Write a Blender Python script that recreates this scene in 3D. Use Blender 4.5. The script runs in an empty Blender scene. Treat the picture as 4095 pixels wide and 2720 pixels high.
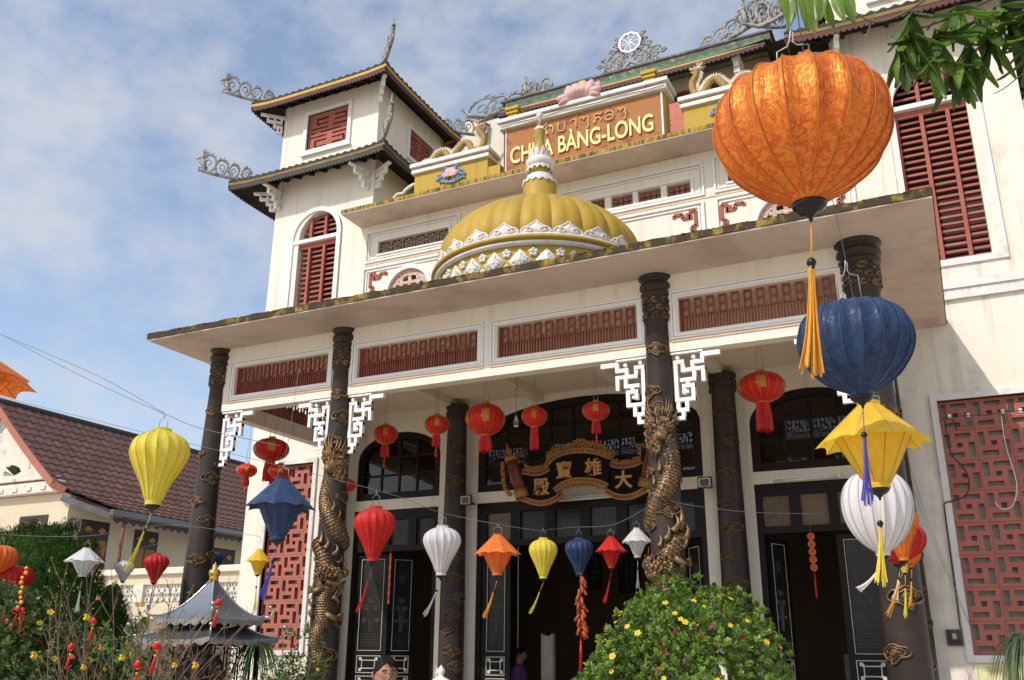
import bpy, math, random
from mathutils import Vector, Matrix
from math import sin, cos, pi, radians, sqrt, atan2

SC = bpy.context.scene
COL = SC.collection
rnd = random.Random(7)

# ------------------------------------------------------------------ camera, sky, sun, exposure
cam_data = bpy.data.cameras.new('camera')
cam = bpy.data.objects.new('camera', cam_data)
COL.objects.link(cam)
cam_data.sensor_width = 36
cam_data.lens = 32.234
cam_data.clip_start = 0.05
cam_data.clip_end = 3000
cam.matrix_world = Matrix(((0.89968588, 0.13474173, 0.4152228, 0), (0.43647216, -0.29415809, -0.85027235, 0),
                           (0.00757397, 0.94621123, -0.3234609, 1.6), (0, 0, 0, 1)))
SC.camera = cam

SUN_DIR = Vector((0.44, 1.0, -1.05)).normalized()       # the way the light travels
world = bpy.data.worlds.new('World')
SC.world = world
world.use_nodes = True
nt = world.node_tree
bg = nt.nodes['Background']
sky = nt.nodes.new('ShaderNodeTexSky')
sky.sky_type = 'NISHITA'
sky.sun_disc = False
sky.sun_elevation = math.asin(-SUN_DIR.z)
sky.sun_rotation = atan2(-SUN_DIR.x, -SUN_DIR.y)
sky.air_density = 1.0
sky.dust_density = 1.4
sky.ozone_density = 1.0
tc = nt.nodes.new('ShaderNodeTexCoord')
mp = nt.nodes.new('ShaderNodeMapping')
mp.inputs['Scale'].default_value = (1.0, 1.0, 1.45)
mp.inputs['Rotation'].default_value = (0.3, 0.5, 0.2)
nt.links.new(tc.outputs['Generated'], mp.inputs['Vector'])
n1 = nt.nodes.new('ShaderNodeTexNoise')
n1.inputs['Scale'].default_value = 5.6
n1.inputs['Detail'].default_value = 7
n1.inputs['Roughness'].default_value = 0.60
n1.inputs['Distortion'].default_value = 0.12
nt.links.new(mp.outputs[0], n1.inputs['Vector'])
n2 = nt.nodes.new('ShaderNodeTexNoise')
n2.inputs['Scale'].default_value = 15.0
n2.inputs['Detail'].default_value = 6
nt.links.new(mp.outputs[0], n2.inputs['Vector'])
mul = nt.nodes.new('ShaderNodeMath'); mul.operation = 'MULTIPLY_ADD'
nt.links.new(n2.outputs[0], mul.inputs[0]); mul.inputs[1].default_value = 0.30
nt.links.new(n1.outputs[0], mul.inputs[2])
rp = nt.nodes.new('ShaderNodeValToRGB')
rp.color_ramp.elements[0].position = 0.51; rp.color_ramp.elements[0].color = (0.17, 0.17, 0.17, 1)
rp.color_ramp.elements[1].position = 0.77; rp.color_ramp.elements[1].color = (1, 1, 1, 1)
nt.links.new(mul.outputs[0], rp.inputs[0])
mx = nt.nodes.new('ShaderNodeMix'); mx.data_type = 'RGBA'
sc_ = nt.nodes.new('ShaderNodeMath'); sc_.operation = 'MULTIPLY'; sc_.inputs[1].default_value = 0.74
nt.links.new(rp.outputs[0], sc_.inputs[0])
nt.links.new(sc_.outputs[0], mx.inputs[0])
nt.links.new(sky.outputs[0], mx.inputs[6])
mx.inputs[7].default_value = (3.4, 3.5, 3.7, 1)          # cloud, in the sky's own physical units
nt.links.new(mx.outputs[2], bg.inputs[0])
bg.inputs[1].default_value = 0.15

sun_data = bpy.data.lights.new('sun', 'SUN')
sun_data.energy = 2.4
sun_data.angle = radians(0.55)
sun_data.color = (1.0, 0.93, 0.83)
sun = bpy.data.objects.new('sun', sun_data)
COL.objects.link(sun)
sun.rotation_euler = SUN_DIR.to_track_quat('-Z', 'Y').to_euler()
sun.location = (-8, -20, 30)

SC.view_settings.view_transform = 'Standard'
SC.view_settings.look = 'None'
SC.view_settings.gamma = 1
SC.view_settings.exposure = 0.47
SC.view_settings.use_curve_mapping = False

# ------------------------------------------------------------------ materials
MATS = {}

def _n(t, kind): return t.nodes.new(kind)

def mat(name, col, rough=0.6, col2=None, scale=6.0, amt=0.5, bump=0.0, bscale=None, metal=0.0, spec=0.5, dirt=None,
        dscale=1.2, dpos=(0.52, 0.72), coat=0.0, stretch=(1, 1, 1), detail=6, trans=0.0, damt=1.0, dstretch=(1, 1, 1), vary=0.0, streak=None, samt=0.5):
    """Principled material whose colour wanders between col and col2, with optional dirt patches and fine relief."""
    if name in MATS: return MATS[name]
    m = bpy.data.materials.new(name); m.use_nodes = True
    t = m.node_tree; b = t.nodes['Principled BSDF']
    b.inputs['Roughness'].default_value = rough
    b.inputs['Metallic'].default_value = metal
    b.inputs['Specular IOR Level'].default_value = spec
    b.inputs['Coat Weight'].default_value = coat
    g = _n(t, 'ShaderNodeTexCoord'); mp = _n(t, 'ShaderNodeMapping')
    mp.inputs['Scale'].default_value = stretch
    oi = _n(t, 'ShaderNodeObjectInfo'); of = _n(t, 'ShaderNodeVectorMath'); of.operation = 'MULTIPLY_ADD'; of.inputs[0].default_value = (31, 17, 23)
    t.links.new(oi.outputs['Random'], of.inputs[1]); t.links.new(g.outputs['Object'], of.inputs[2]); src = of.outputs[0]
    t.links.new(src, mp.inputs[0])
    if col2 is None: col2 = tuple(c * 0.86 for c in col)
    no = _n(t, 'ShaderNodeTexNoise'); no.inputs['Scale'].default_value = scale; no.inputs['Detail'].default_value = detail
    t.links.new(mp.outputs[0], no.inputs['Vector'])
    r = _n(t, 'ShaderNodeValToRGB')
    r.color_ramp.elements[0].position = 0.5 - 0.25 * amt; r.color_ramp.elements[1].position = 0.5 + 0.25 * amt
    r.color_ramp.elements[0].color = (*col, 1); r.color_ramp.elements[1].color = (*col2, 1)
    t.links.new(no.outputs[0], r.inputs[0])
    out = r.outputs[0]
    if dirt is not None:
        dm = _n(t, 'ShaderNodeMapping'); dm.inputs['Scale'].default_value = dstretch
        t.links.new(src, dm.inputs[0])
        d = _n(t, 'ShaderNodeTexNoise'); d.inputs['Scale'].default_value = dscale; d.inputs['Detail'].default_value = 9
        d.inputs['Roughness'].default_value = 0.68
        t.links.new(dm.outputs[0], d.inputs['Vector'])
        dr = _n(t, 'ShaderNodeValToRGB')
        dr.color_ramp.elements[0].position = dpos[0]; dr.color_ramp.elements[1].position = dpos[1]
        dr.color_ramp.elements[0].color = (0, 0, 0, 1); dr.color_ramp.elements[1].color = (damt, damt, damt, 1)
        t.links.new(d.outputs[0], dr.inputs[0])
        x = _n(t, 'ShaderNodeMix'); x.data_type = 'RGBA'
        t.links.new(dr.outputs[0], x.inputs[0]); t.links.new(out, x.inputs[6]); x.inputs[7].default_value = (*dirt, 1)
        out = x.outputs[2]
    if streak is not None:                       # rain streaks: long thin runs of grime
        sm = _n(t, 'ShaderNodeMapping'); sm.inputs['Scale'].default_value = (7, 7, .35); t.links.new(src, sm.inputs[0])
        sn = _n(t, 'ShaderNodeTexNoise'); sn.inputs['Scale'].default_value = 1.0; sn.inputs['Detail'].default_value = 8; sn.inputs['Roughness'].default_value = .6; t.links.new(sm.outputs[0], sn.inputs['Vector'])
        sr = _n(t, 'ShaderNodeValToRGB'); sr.color_ramp.elements[0].position = .54; sr.color_ramp.elements[1].position = .80; sr.color_ramp.elements[0].color = (0, 0, 0, 1); sr.color_ramp.elements[1].color = (samt, samt, samt, 1)
        t.links.new(sn.outputs[0], sr.inputs[0]); x = _n(t, 'ShaderNodeMix'); x.data_type = 'RGBA'; t.links.new(sr.outputs[0], x.inputs[0]); t.links.new(out, x.inputs[6]); x.inputs[7].default_value = (*streak, 1); out = x.outputs[2]
    if vary:                                     # every piece a little lighter or darker than the next
        hv = _n(t, 'ShaderNodeHueSaturation'); vr = _n(t, 'ShaderNodeMapRange'); vr.inputs[3].default_value = 1 - vary; vr.inputs[4].default_value = 1 + vary
        t.links.new(oi.outputs['Random'], vr.inputs[0]); t.links.new(vr.outputs[0], hv.inputs['Value']); t.links.new(out, hv.inputs['Color']); out = hv.outputs[0]
    t.links.new(out, b.inputs['Base Color'])
    if bump:
        bn = _n(t, 'ShaderNodeTexNoise'); bn.inputs['Scale'].default_value = bscale or scale * 6; bn.inputs['Detail'].default_value = 5
        t.links.new(mp.outputs[0], bn.inputs['Vector'])
        bu = _n(t, 'ShaderNodeBump'); bu.inputs['Strength'].default_value = bump; bu.inputs['Distance'].default_value = 0.02
        t.links.new(bn.outputs[0], bu.inputs['Height']); t.links.new(bu.outputs[0], b.inputs['Normal'])
    if trans:
        tr = _n(t, 'ShaderNodeBsdfTranslucent'); t.links.new(out, tr.inputs[0])
        ms = _n(t, 'ShaderNodeMixShader'); ms.inputs[0].default_value = trans
        t.links.new(b.outputs[0], ms.inputs[1]); t.links.new(tr.outputs[0], ms.inputs[2])
        t.links.new(ms.outputs[0], t.nodes['Material Output'].inputs[0])
    MATS[name] = m
    return m

def glass_mat():
    m = bpy.data.materials.new('window_glass'); m.use_nodes = True
    t = m.node_tree; b = t.nodes['Principled BSDF']
    b.inputs['Base Color'].default_value = (0.55, 0.53, 0.5, 1); b.inputs['Roughness'].default_value = 0.04
    b.inputs['Transmission Weight'].default_value = 0.0; b.inputs['Specular IOR Level'].default_value = 0.9
    tr = _n(t, 'ShaderNodeBsdfTransparent'); tr.inputs[0].default_value = (0.8, 0.78, 0.72, 1)
    gl = _n(t, 'ShaderNodeBsdfGlossy'); gl.inputs['Roughness'].default_value = 0.02
    lw = _n(t, 'ShaderNodeFresnel'); lw.inputs['IOR'].default_value = 1.6
    ms = _n(t, 'ShaderNodeMixShader')
    t.links.new(lw.outputs[0], ms.inputs[0]); t.links.new(tr.outputs[0], ms.inputs[1]); t.links.new(gl.outputs[0], ms.inputs[2])
    t.links.new(ms.outputs[0], t.nodes['Material Output'].inputs[0])
    return m

wall_m = mat('painted_wall', (0.80, 0.758, 0.672), 0.75, (0.77, 0.715, 0.615), 1.1, 1.3, bump=0.12, bscale=38, spec=0.25,
             dirt=(0.50, 0.43, 0.33), dscale=1.3, dpos=(0.56, 0.84), damt=0.5, dstretch=(1.6, 1.6, .5), streak=(0.46, 0.40, 0.31), samt=.6)
wallold_m = mat('stained_wall', (0.79, 0.752, 0.668), 0.75, (0.74, 0.685, 0.585), 1.6, 1.3, bump=0.12, bscale=38, spec=0.25,
             dirt=(0.36, 0.32, 0.25), dscale=1.9, dpos=(0.52, 0.76), damt=0.6, dstretch=(1.3, 1.3, .7), streak=(0.36, 0.32, 0.26), samt=.8)
trim_m = mat('white_trim', (0.80, 0.79, 0.77), 0.6, (0.74, 0.73, 0.71), 3.0, 1.0, bump=0.08, spec=0.3, dirt=(0.45, 0.42, 0.38), dscale=3.0,
             dpos=(0.60, 0.85), damt=0.5)
trimold_m = mat('weathered_trim', (0.74, 0.74, 0.73), 0.7, (0.64, 0.63, 0.61), 4.0, 1.0, bump=0.2, spec=0.3, dirt=(0.36, 0.33, 0.28), dscale=5.0,
             dpos=(0.52, 0.75), damt=0.75)
peach_m = mat('peach_line', (0.80, 0.56, 0.38), 0.7)
soffit_m = mat('soffit_plaster', (0.68, 0.57, 0.49), 0.85, (0.60, 0.49, 0.41), 1.5, 1.2, bump=0.15, bscale=30, spec=0.2,
             dirt=(0.33, 0.25, 0.19), dscale=1.3, dpos=(0.47, 0.75), damt=0.8)
edge_m = mat('lichen_yellow_edge', (0.27, 0.19, 0.045), 0.9, (0.38, 0.27, 0.06), 22.0, 0.8, bump=0.7, bscale=60, spec=0.15,
             dirt=(0.055, 0.044, 0.032), dscale=4.2, dpos=(0.36, 0.50), damt=0.97, dstretch=(1.6, 1.6, 1.0))
edge2_m = mat('yellow_canopy_edge', (0.36, 0.235, 0.04), 0.85, (0.44, 0.30, 0.06), 7.0, 0.8, bump=0.4, bscale=60, spec=0.2,
             dirt=(0.11, 0.08, 0.045), dscale=7.0, dpos=(0.46, 0.58), damt=1.0, dstretch=(2.4, 2.4, 0.5))
yellow_m = mat('mustard_paint', (0.47, 0.31, 0.035), 0.65, (0.42, 0.28, 0.035), 2.0, 1.0, bump=0.15, spec=0.3,
             dirt=(0.30, 0.26, 0.11), dscale=2.2, dpos=(0.60, 0.82), damt=0.6, streak=(0.16, 0.13, 0.06), samt=.7)
dome_m = mat('dome_mustard_paint', (0.44, 0.285, 0.028), 0.55, (0.38, 0.25, 0.03), 2.0, 1.0, bump=0.25, bscale=14, spec=0.35,
             dirt=(0.20, 0.17, 0.09), dscale=2.4, dpos=(0.50, 0.78), damt=0.7, dstretch=(1.3, 1.3, .45), vary=.05, streak=(0.16, 0.13, 0.07), samt=.7)
red_m = mat('oxide_red_paint', (0.37, 0.12, 0.088), 0.7, (0.31, 0.09, 0.065), 4.0, 1.0, bump=0.12, spec=0.25, vary=.10)
blockred_m = mat('breeze_block_red', (0.42, 0.16, 0.125), 0.8, (0.36, 0.125, 0.10), 5.0, 1.0, bump=0.3, bscale=50, spec=0.2, vary=.07,
             dirt=(0.62, 0.45, 0.38), dscale=22.0, dpos=(0.72, 0.78), damt=0.8)
grille_m = mat('grille_red_brown', (0.27, 0.072, 0.05), 0.65, (0.22, 0.055, 0.04), 5.0, 1.0, bump=0.12, spec=0.3, vary=.12)
colblack_m = mat('column_black', (0.022, 0.016, 0.014), 0.42, (0.045, 0.031, 0.026), 3.0, 1.4, bump=0.12, bscale=24, spec=0.28,
             dirt=(0.095, 0.060, 0.045), dscale=2.2, dpos=(0.50, 0.85), damt=0.6, stretch=(1.5, 1.5, 0.5))
bronze_m = mat('antique_gold', (0.35, 0.215, 0.095), 0.45, (0.14, 0.078, 0.034), 9.0, 1.3, bump=0.3, bscale=50, metal=0.45, spec=0.5,
             dirt=(0.035, 0.026, 0.02), dscale=11.0, dpos=(0.45, 0.60), damt=0.9)
darkbronze_m = mat('dark_bronze', (0.10, 0.062, 0.035), 0.5, (0.05, 0.033, 0.022), 9.0, 1.2, bump=0.3, bscale=40, metal=0.3)
doorblack_m = mat('black_door_wood', (0.009, 0.007, 0.0065), 0.5, (0.016, 0.012, 0.011), 6.0, 1.0, bump=0.1, spec=0.2, stretch=(4, 4, 0.6))
ceil_m = mat('porch_ceiling', (0.70, 0.59, 0.44), 0.8, (0.66, 0.55, 0.40), 1.2, 1.2, bump=0.08, spec=0.2)
tile_m = mat('dark_roof_sheet', (0.030, 0.030, 0.028), 0.75, (0.060, 0.058, 0.050), 6.0, 1.0, bump=0.4, spec=0.3,
             dirt=(0.10, 0.16, 0.08), dscale=7.0, dpos=(0.60, 0.72), damt=0.8)
green_m = mat('green_roof_tile', (0.075, 0.20, 0.09), 0.55, (0.05, 0.14, 0.065), 6.0, 1.0, bump=0.3, spec=0.4,
             dirt=(0.05, 0.05, 0.045), dscale=2.5, dpos=(0.5, 0.62), damt=0.9)
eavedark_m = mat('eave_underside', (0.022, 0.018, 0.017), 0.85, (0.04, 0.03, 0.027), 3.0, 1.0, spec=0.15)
fringe_m = mat('purple_brown_fringe', (0.115, 0.048, 0.045), 0.7, (0.085, 0.036, 0.036), 5.0, 1.0, spec=0.3)
greystone_m = mat('grey_cement_ornament', (0.42, 0.41, 0.39), 0.85, (0.25, 0.245, 0.235), 7.0, 1.1, bump=0.5, bscale=40, spec=0.2,
             dirt=(0.10, 0.097, 0.09), dscale=7.0, dpos=(0.50, 0.64), damt=0.8)
white_m = mat('bright_white_paint', (0.82, 0.82, 0.81), 0.5, (0.78, 0.78, 0.77), 3.0, 1.0, bump=0.05, spec=0.4)
pinkwhite_m = mat('pale_pink_plaster', (0.74, 0.69, 0.67), 0.7, (0.68, 0.61, 0.59), 5.0, 1.0, bump=0.3, spec=0.3,
             dirt=(0.20, 0.18, 0.17), dscale=6.0, dpos=(0.60, 0.74), damt=0.9)
pink_m = mat('pink_lotus', (0.64, 0.43, 0.43), 0.65, (0.54, 0.33, 0.34), 3.0, 1.0, bump=0.2, spec=0.3,
             dirt=(0.40, 0.30, 0.30), dscale=9.0, dpos=(0.6, 0.75), damt=0.6)
blue_m = mat('blue_relief', (0.22, 0.38, 0.52), 0.65, (0.16, 0.29, 0.43), 6.0, 1.0, bump=0.2)
gold_m = mat('gold_leaf', (0.70, 0.48, 0.12), 0.4, (0.52, 0.33, 0.07), 12.0, 1.0, bump=0.2, metal=0.5)
letter_m = mat('cream_yellow_letter', (0.80, 0.68, 0.24), 0.45, (0.74, 0.58, 0.17), 8.0, 1.0, spec=0.5)
laoletter_m = mat('faded_gold_letter', (0.62, 0.42, 0.14), 0.5, (0.50, 0.30, 0.09), 8.0, 1.0, spec=0.5)
signboard_m = mat('rusty_orange_board', (0.40, 0.175, 0.062), 0.75, (0.35, 0.145, 0.052), 2.5, 1.2, bump=0.25, bscale=18, spec=0.3,
             dirt=(0.22, 0.065, 0.055), dscale=4.2, dpos=(0.555, 0.60), damt=0.75)
brown_m = mat('maroon_board', (0.12, 0.04, 0.035), 0.7)
black_m = mat('black_lacquer', (0.004, 0.004, 0.0045), 0.16, (0.006, 0.006, 0.006), 5.0, 1.0, spec=0.4)
wire_m = mat('galvanised_wire', (0.30, 0.30, 0.30), 0.45, metal=0.7)
cable_m = mat('grey_cable', (0.20, 0.20, 0.21), 0.7)
blackcable_m = mat('black_cable', (0.02, 0.02, 0.02), 0.6)
glass_m = glass_mat()
MATS['glass'] = glass_m

# ------------------------------------------------------------------ mesh helpers
WL = {}                                                      # world position of every object made so far

def thing(name, label, cat, loc=(0, 0, 0), group=None):
    o = bpy.data.objects.new(name, None)
    o.empty_display_size = 0.2
    COL.objects.link(o)
    o.location = loc; WL[o.name] = Vector(loc)
    o['label'] = label; o['category'] = cat
    if group: o['group'] = group
    return o

def tag(o, label=None, cat=None, group=None, kind=None):
    if label: o['label'] = label
    if cat: o['category'] = cat
    if group: o['group'] = group
    if kind: o['kind'] = kind
    return o

def put(o, loc, parent=None):
    """Link an object at a world position, below a parent that is not turned."""
    if o.name not in COL.objects: COL.objects.link(o)
    WL[o.name] = Vector(loc)
    if parent is not None:
        o.parent = parent
        o.location = Vector(loc) - WL[parent.name]
    else:
        o.location = loc
    return o

def inst(me, name, loc, parent=None, rot=(0, 0, 0), scale=(1, 1, 1)):
    o = bpy.data.objects.new(name, me)
    put(o, loc, parent)
    o.rotation_euler = rot; o.scale = scale
    return o

class MB:
    def __init__(self): self.v = []; self.f = []; self.mi = []; self.m = 0; self.sm = []; self.s = False
    def add(self, vs, fs):
        o = len(self.v); self.v.extend([Vector(p) for p in vs])
        for q in fs: self.f.append([i + o for i in q]); self.mi.append(self.m); self.sm.append(self.s)
        return self
    def box(self, x0, x1, y0, y1, z0, z1):
        return self.add([(x0,y0,z0),(x1,y0,z0),(x1,y1,z0),(x0,y1,z0),(x0,y0,z1),(x1,y0,z1),(x1,y1,z1),(x0,y1,z1)],
                        [(0,3,2,1),(4,5,6,7),(0,1,5,4),(1,2,6,5),(2,3,7,6),(3,0,4,7)])
    def bar(self, a, b, w, d, up=(0, 0, 1)):
        """Straight bar of rectangular section w x d from a to b."""
        a = Vector(a); b = Vector(b); t = (b - a).normalized(); u = Vector(up)
        s = t.cross(u)
        if s.length < 1e-4: s = t.cross(Vector((1, 0, 0)))
        s.normalize(); u = s.cross(t).normalized(); s = s * (w / 2); u = u * (d / 2)
        vs = [a - s - u, a + s - u, a + s + u, a - s + u, b - s - u, b + s - u, b + s + u, b - s + u]
        return self.add(vs, [(0,1,2,3),(7,6,5,4),(0,4,5,1),(1,5,6,2),(2,6,7,3),(3,7,4,0)])
    def tube(self, pts, r, n=6, caps=True, flat=1.0):
        """Tube through the points; r is a number or a list."""
        pts = [Vector(p) for p in pts]
        rs = r if isinstance(r, (list, tuple)) else [r] * len(pts)
        ref = Vector((0, 0, 1)); o = len(self.v); k = len(pts); prev = None
        for i, p in enumerate(pts):
            t = (pts[min(i + 1, k - 1)] - pts[max(i - 1, 0)])
            t = t.normalized() if t.length > 1e-9 else Vector((0, 0, 1))
            if prev is None:
                s = t.cross(ref)
                if s.length < 0.05: s = t.cross(Vector((1, 0, 0)))
            else: s = prev - t * prev.dot(t)
            s.normalize(); prev = s; u = t.cross(s)
            for j in range(n):
                a = 2 * pi * j / n
                self.v.append(p + s * (cos(a) * rs[i]) + u * (sin(a) * rs[i] * flat))
        for i in range(k - 1):
            for j in range(n):
                a = o + i * n + j; b = o + i * n + (j + 1) % n
                self.f.append([a, b, b + n, a + n]); self.mi.append(self.m); self.sm.append(self.s)
        if caps:
            self.f.append([o + j for j in range(n)][::-1]); self.mi.append(self.m); self.sm.append(False)
            self.f.append([o + (k - 1) * n + j for j in range(n)]); self.mi.append(self.m); self.sm.append(False)
        return self
    def lathe(self, prof, c=(0, 0, 0), n=24, a0=0, a1=2 * pi, rf=None):
        """prof: list of (r, z) from bottom to top; rf(angle, i) scales the radius."""
        c = Vector(c); full = abs(a1 - a0 - 2 * pi) < 1e-6; m = n if full else n + 1
        vs = []
        for i, (r, z) in enumerate(prof):
            for j in range(m):
                a = a0 + (a1 - a0) * j / n; q = r * (rf(a, i) if rf else 1)
                vs.append((c.x + q * cos(a), c.y + q * sin(a), c.z + z))
        fs = []
        for i in range(len(prof) - 1):
            for j in range(n):
                k = (j + 1) % m if full else j + 1
                fs.append((i * m + j, i * m + k, (i + 1) * m + k, (i + 1) * m + j))
        return self.add(vs, fs)
    def prism(self, poly, org, u, w, d):
        """Extrude the 2D polygon (counter-clockwise seen against d) laid out on org + x*u + y*w by the vector d."""
        org = Vector(org); u = Vector(u); w = Vector(w); d = Vector(d); n = len(poly)
        a = [org + u * p[0] + w * p[1] for p in poly]; b = [p + d for p in a]
        return self.add(a + b, [tuple(range(n)), tuple(range(2 * n - 1, n - 1, -1))] +
                        [(i, i + n, (i + 1) % n + n, (i + 1) % n) for i in range(n)])
    def grid(self, fn, nu, nv, closed=False):
        vs = [fn(i / nu, j / nv) for j in range(nv + 1) for i in range(nu + (0 if closed else 1))]
        m = nu if closed else nu + 1
        fs = [(j * m + i, j * m + (i + 1) % m, (j + 1) * m + (i + 1) % m, (j + 1) * m + i) for j in range(nv) for i in range(nu)]
        return self.add(vs, fs)
    def sphere(self, c, r, nu=10, nv=6, sc=(1, 1, 1)):
        c = Vector(c)
        return self.grid(lambda a, b: (c.x + r * sc[0] * sin(pi * b) * cos(2 * pi * a), c.y + r * sc[1] * sin(pi * b) * sin(2 * pi * a),
                                       c.z - r * sc[2] * cos(pi * b)), nu, nv, True)
    def build(self, name, mats, parent=None, center=None, smooth=None, kind=None):
        vs = self.v
        if center is None:
            lo = Vector((min(p.x for p in vs), min(p.y for p in vs), min(p.z for p in vs)))
            hi = Vector((max(p.x for p in vs), max(p.y for p in vs), max(p.z for p in vs)))
            center = (lo + hi) / 2
        center = Vector(center)
        me = self.mesh(name, mats, center)
        o = bpy.data.objects.new(name, me)
        put(o, center, parent)
        if kind: o['kind'] = kind
        return o
    def mesh(self, name, mats, center=(0, 0, 0)):
        c = Vector(center)
        me = bpy.data.meshes.new(name)
        me.from_pydata([p - c for p in self.v], [], self.f)
        for m in (mats if isinstance(mats, (list, tuple)) else [mats]): me.materials.append(m)
        me.polygons.foreach_set('material_index', self.mi)
        me.polygons.foreach_set('use_smooth', self.sm)
        me.update()
        return me

def bevel(o, w=0.01, seg=2):
    m = o.modifiers.new('bevel', 'BEVEL'); m.width = w; m.segments = seg; m.limit_method = 'ANGLE'; m.angle_limit = radians(40)
    return o

def text_mesh(s, size, depth, offset=0.0, res=4):
    c = bpy.data.curves.new('text', 'FONT'); c.body = s; c.size = size; c.extrude = depth / 2; c.offset = offset
    c.resolution_u = res; c.align_x = 'CENTER'; c.align_y = 'CENTER'
    o = bpy.data.objects.new('text', c); COL.objects.link(o)
    dg = bpy.context.evaluated_depsgraph_get()
    me = bpy.data.meshes.new_from_object(o.evaluated_get(dg))
    bpy.data.objects.remove(o); bpy.data.curves.remove(c)
    return me

def smoothstep(a, b, x):
    t = max(0, min(1, (x - a) / (b - a))); return t * t * (3 - 2 * t)

def spline(pts, n=8):
    """Catmull-Rom through the points."""
    pts = [Vector(p) for p in pts]; out = []
    for i in range(len(pts) - 1):
        p0 = pts[max(i - 1, 0)]; p1 = pts[i]; p2 = pts[i + 1]; p3 = pts[min(i + 2, len(pts) - 1)]
        for k in range(n):
            t = k / n
            out.append(0.5 * ((2 * p1) + (p2 - p0) * t + (2 * p0 - 5 * p1 + 4 * p2 - p3) * t * t + (3 * p1 - p0 - 3 * p2 + p3) * t ** 3))
    out.append(pts[-1])
    return out
# ------------------------------------------------------------------ ground
YW = 12.0            # main wall plane
YB = 9.0             # porch beam plane
CX = -4.715          # axis of symmetry of the temple

ground_m = mat('courtyard_paving', (0.56, 0.48, 0.385), 0.85, (0.50, 0.42, 0.33), 0.7, 1.2, bump=0.2, bscale=10)
g = MB().grid(lambda a, b: (-600 + 1200 * a, -400 + 1400 * b, 0), 4, 4).build('ground', ground_m); g['kind'] = 'structure'
g = MB().box(-9.6, 0.3, 8.2, 11.74, 0.004, 0.15).build('porch_floor', mat('porch_floor_tile', (0.42, 0.36, 0.28), 0.4)); g['kind'] = 'structure'

temple = thing('temple_building', 'white two storey temple with red louvred windows, dragon columns and a yellow dome', 'temple', (CX, 12, 0))

def cells(x0, x1, z0, z1, holes):
    """Rectangles that fill x0..x1, z0..z1 around the rectangular holes (hx0,hx1,hz0,hz1)."""
    xs = sorted({x0, x1, *[h[0] for h in holes], *[h[1] for h in holes]})
    out = []
    for i in range(len(xs) - 1):
        a, b = xs[i], xs[i + 1]
        if b - a < 1e-6: continue
        hs = sorted([(h[2], h[3]) for h in holes if h[0] < (a + b) / 2 < h[1]])
        z = z0
        for q0, q1 in hs:
            if q0 > z: out.append((a, b, z, q0))
            z = max(z, q1)
        if z1 > z: out.append((a, b, z, z1))
    return out

def arch_pts(xc, w, zs, rise, n=14, power=1.0):
    """Arch outline from right spring to left spring."""
    return [(xc + w / 2 * cos(pi * k / n), zs + rise * sin(pi * k / n)) for k in range(n + 1)]

def spandrel(mb, xc, w, zs, rise, ztop, y0, y1, n=14):
    """Solid between an arch and the top of its rectangle."""
    pts = arch_pts(xc, w, zs, rise, n)
    for k in range(n):
        a, b = pts[k], pts[k + 1]
        mb.prism([(b[0], b[1]), (a[0], a[1]), (a[0], ztop), (b[0], ztop)], (0, y0, 0), (1, 0, 0), (0, 0, 1), (0, y1 - y0, 0))

# openings: (x centre, width, bottom, spring, top)
DOORS = [(-7.835, 1.53), (CX, 3.40), (-1.60, 1.53)]
ARCHW = [(-7.83, 1.53, 3.85, 4.50, 4.91), (CX, 3.40, 3.85, 4.64, 5.15), (-1.60, 1.53, 3.85, 4.50, 4.91)]
PANW = [(-7.74, 1.46), ]
holes = []
for (xc, w) in DOORS: holes.append((xc - w / 2, xc + w / 2, 0.15, 3.69))
for (xc, w, zb, zs, zt) in ARCHW: holes.append((xc - w / 2, xc + w / 2, zb, zt))
# upper openings of the centre wall
LATT = [(-8.44, -7.04, 8.09, 8.32)]
REDS = [(-4.52, -4.29, 8.08, 8.27), (-4.19, -3.84, 8.06, 8.25), (-3.76, -3.40, 8.06, 8.25), (-3.31, -2.95, 8.05, 8.245)]
RLAT = [(-2.39, -0.99, 8.09, 8.32)]
RWIN = [(-7.80, 0.80), (-1.63, 0.80)]                # round windows (centre, width), springing at 7.30
for h in LATT + REDS + RLAT: holes.append(h)
for xc, w in RWIN: holes.append((xc - w / 2, xc + w / 2, 6.9, 7.71))
mb = MB()
for (a, b, c, d) in cells(-8.618, -0.812, 0.0, 8.67, holes): mb.box(a, b, YW, YW + 0.25, c, d)
for (xc, w, zb, zs, zt) in ARCHW: spandrel(mb, xc, w, zs, zt - zs, zt, YW, YW + 0.25)
for xc, w in RWIN: spandrel(mb, xc, w, 7.31, 0.40, 7.71, YW, YW + 0.25)
mb.build('wall', wall_m, temple)
# coves behind the upper openings
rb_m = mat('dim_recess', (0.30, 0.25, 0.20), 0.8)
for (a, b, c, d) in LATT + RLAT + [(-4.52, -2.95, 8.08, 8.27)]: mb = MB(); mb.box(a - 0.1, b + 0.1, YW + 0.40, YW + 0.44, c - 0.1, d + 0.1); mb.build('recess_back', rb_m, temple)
for xc, w in RWIN: mb = MB(); mb.box(xc - w / 2 - .1, xc + w / 2 + .1, YW + 0.30, YW + 0.34, 6.8, 7.8); mb.build('recess_back', rb_m, temple)

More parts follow.
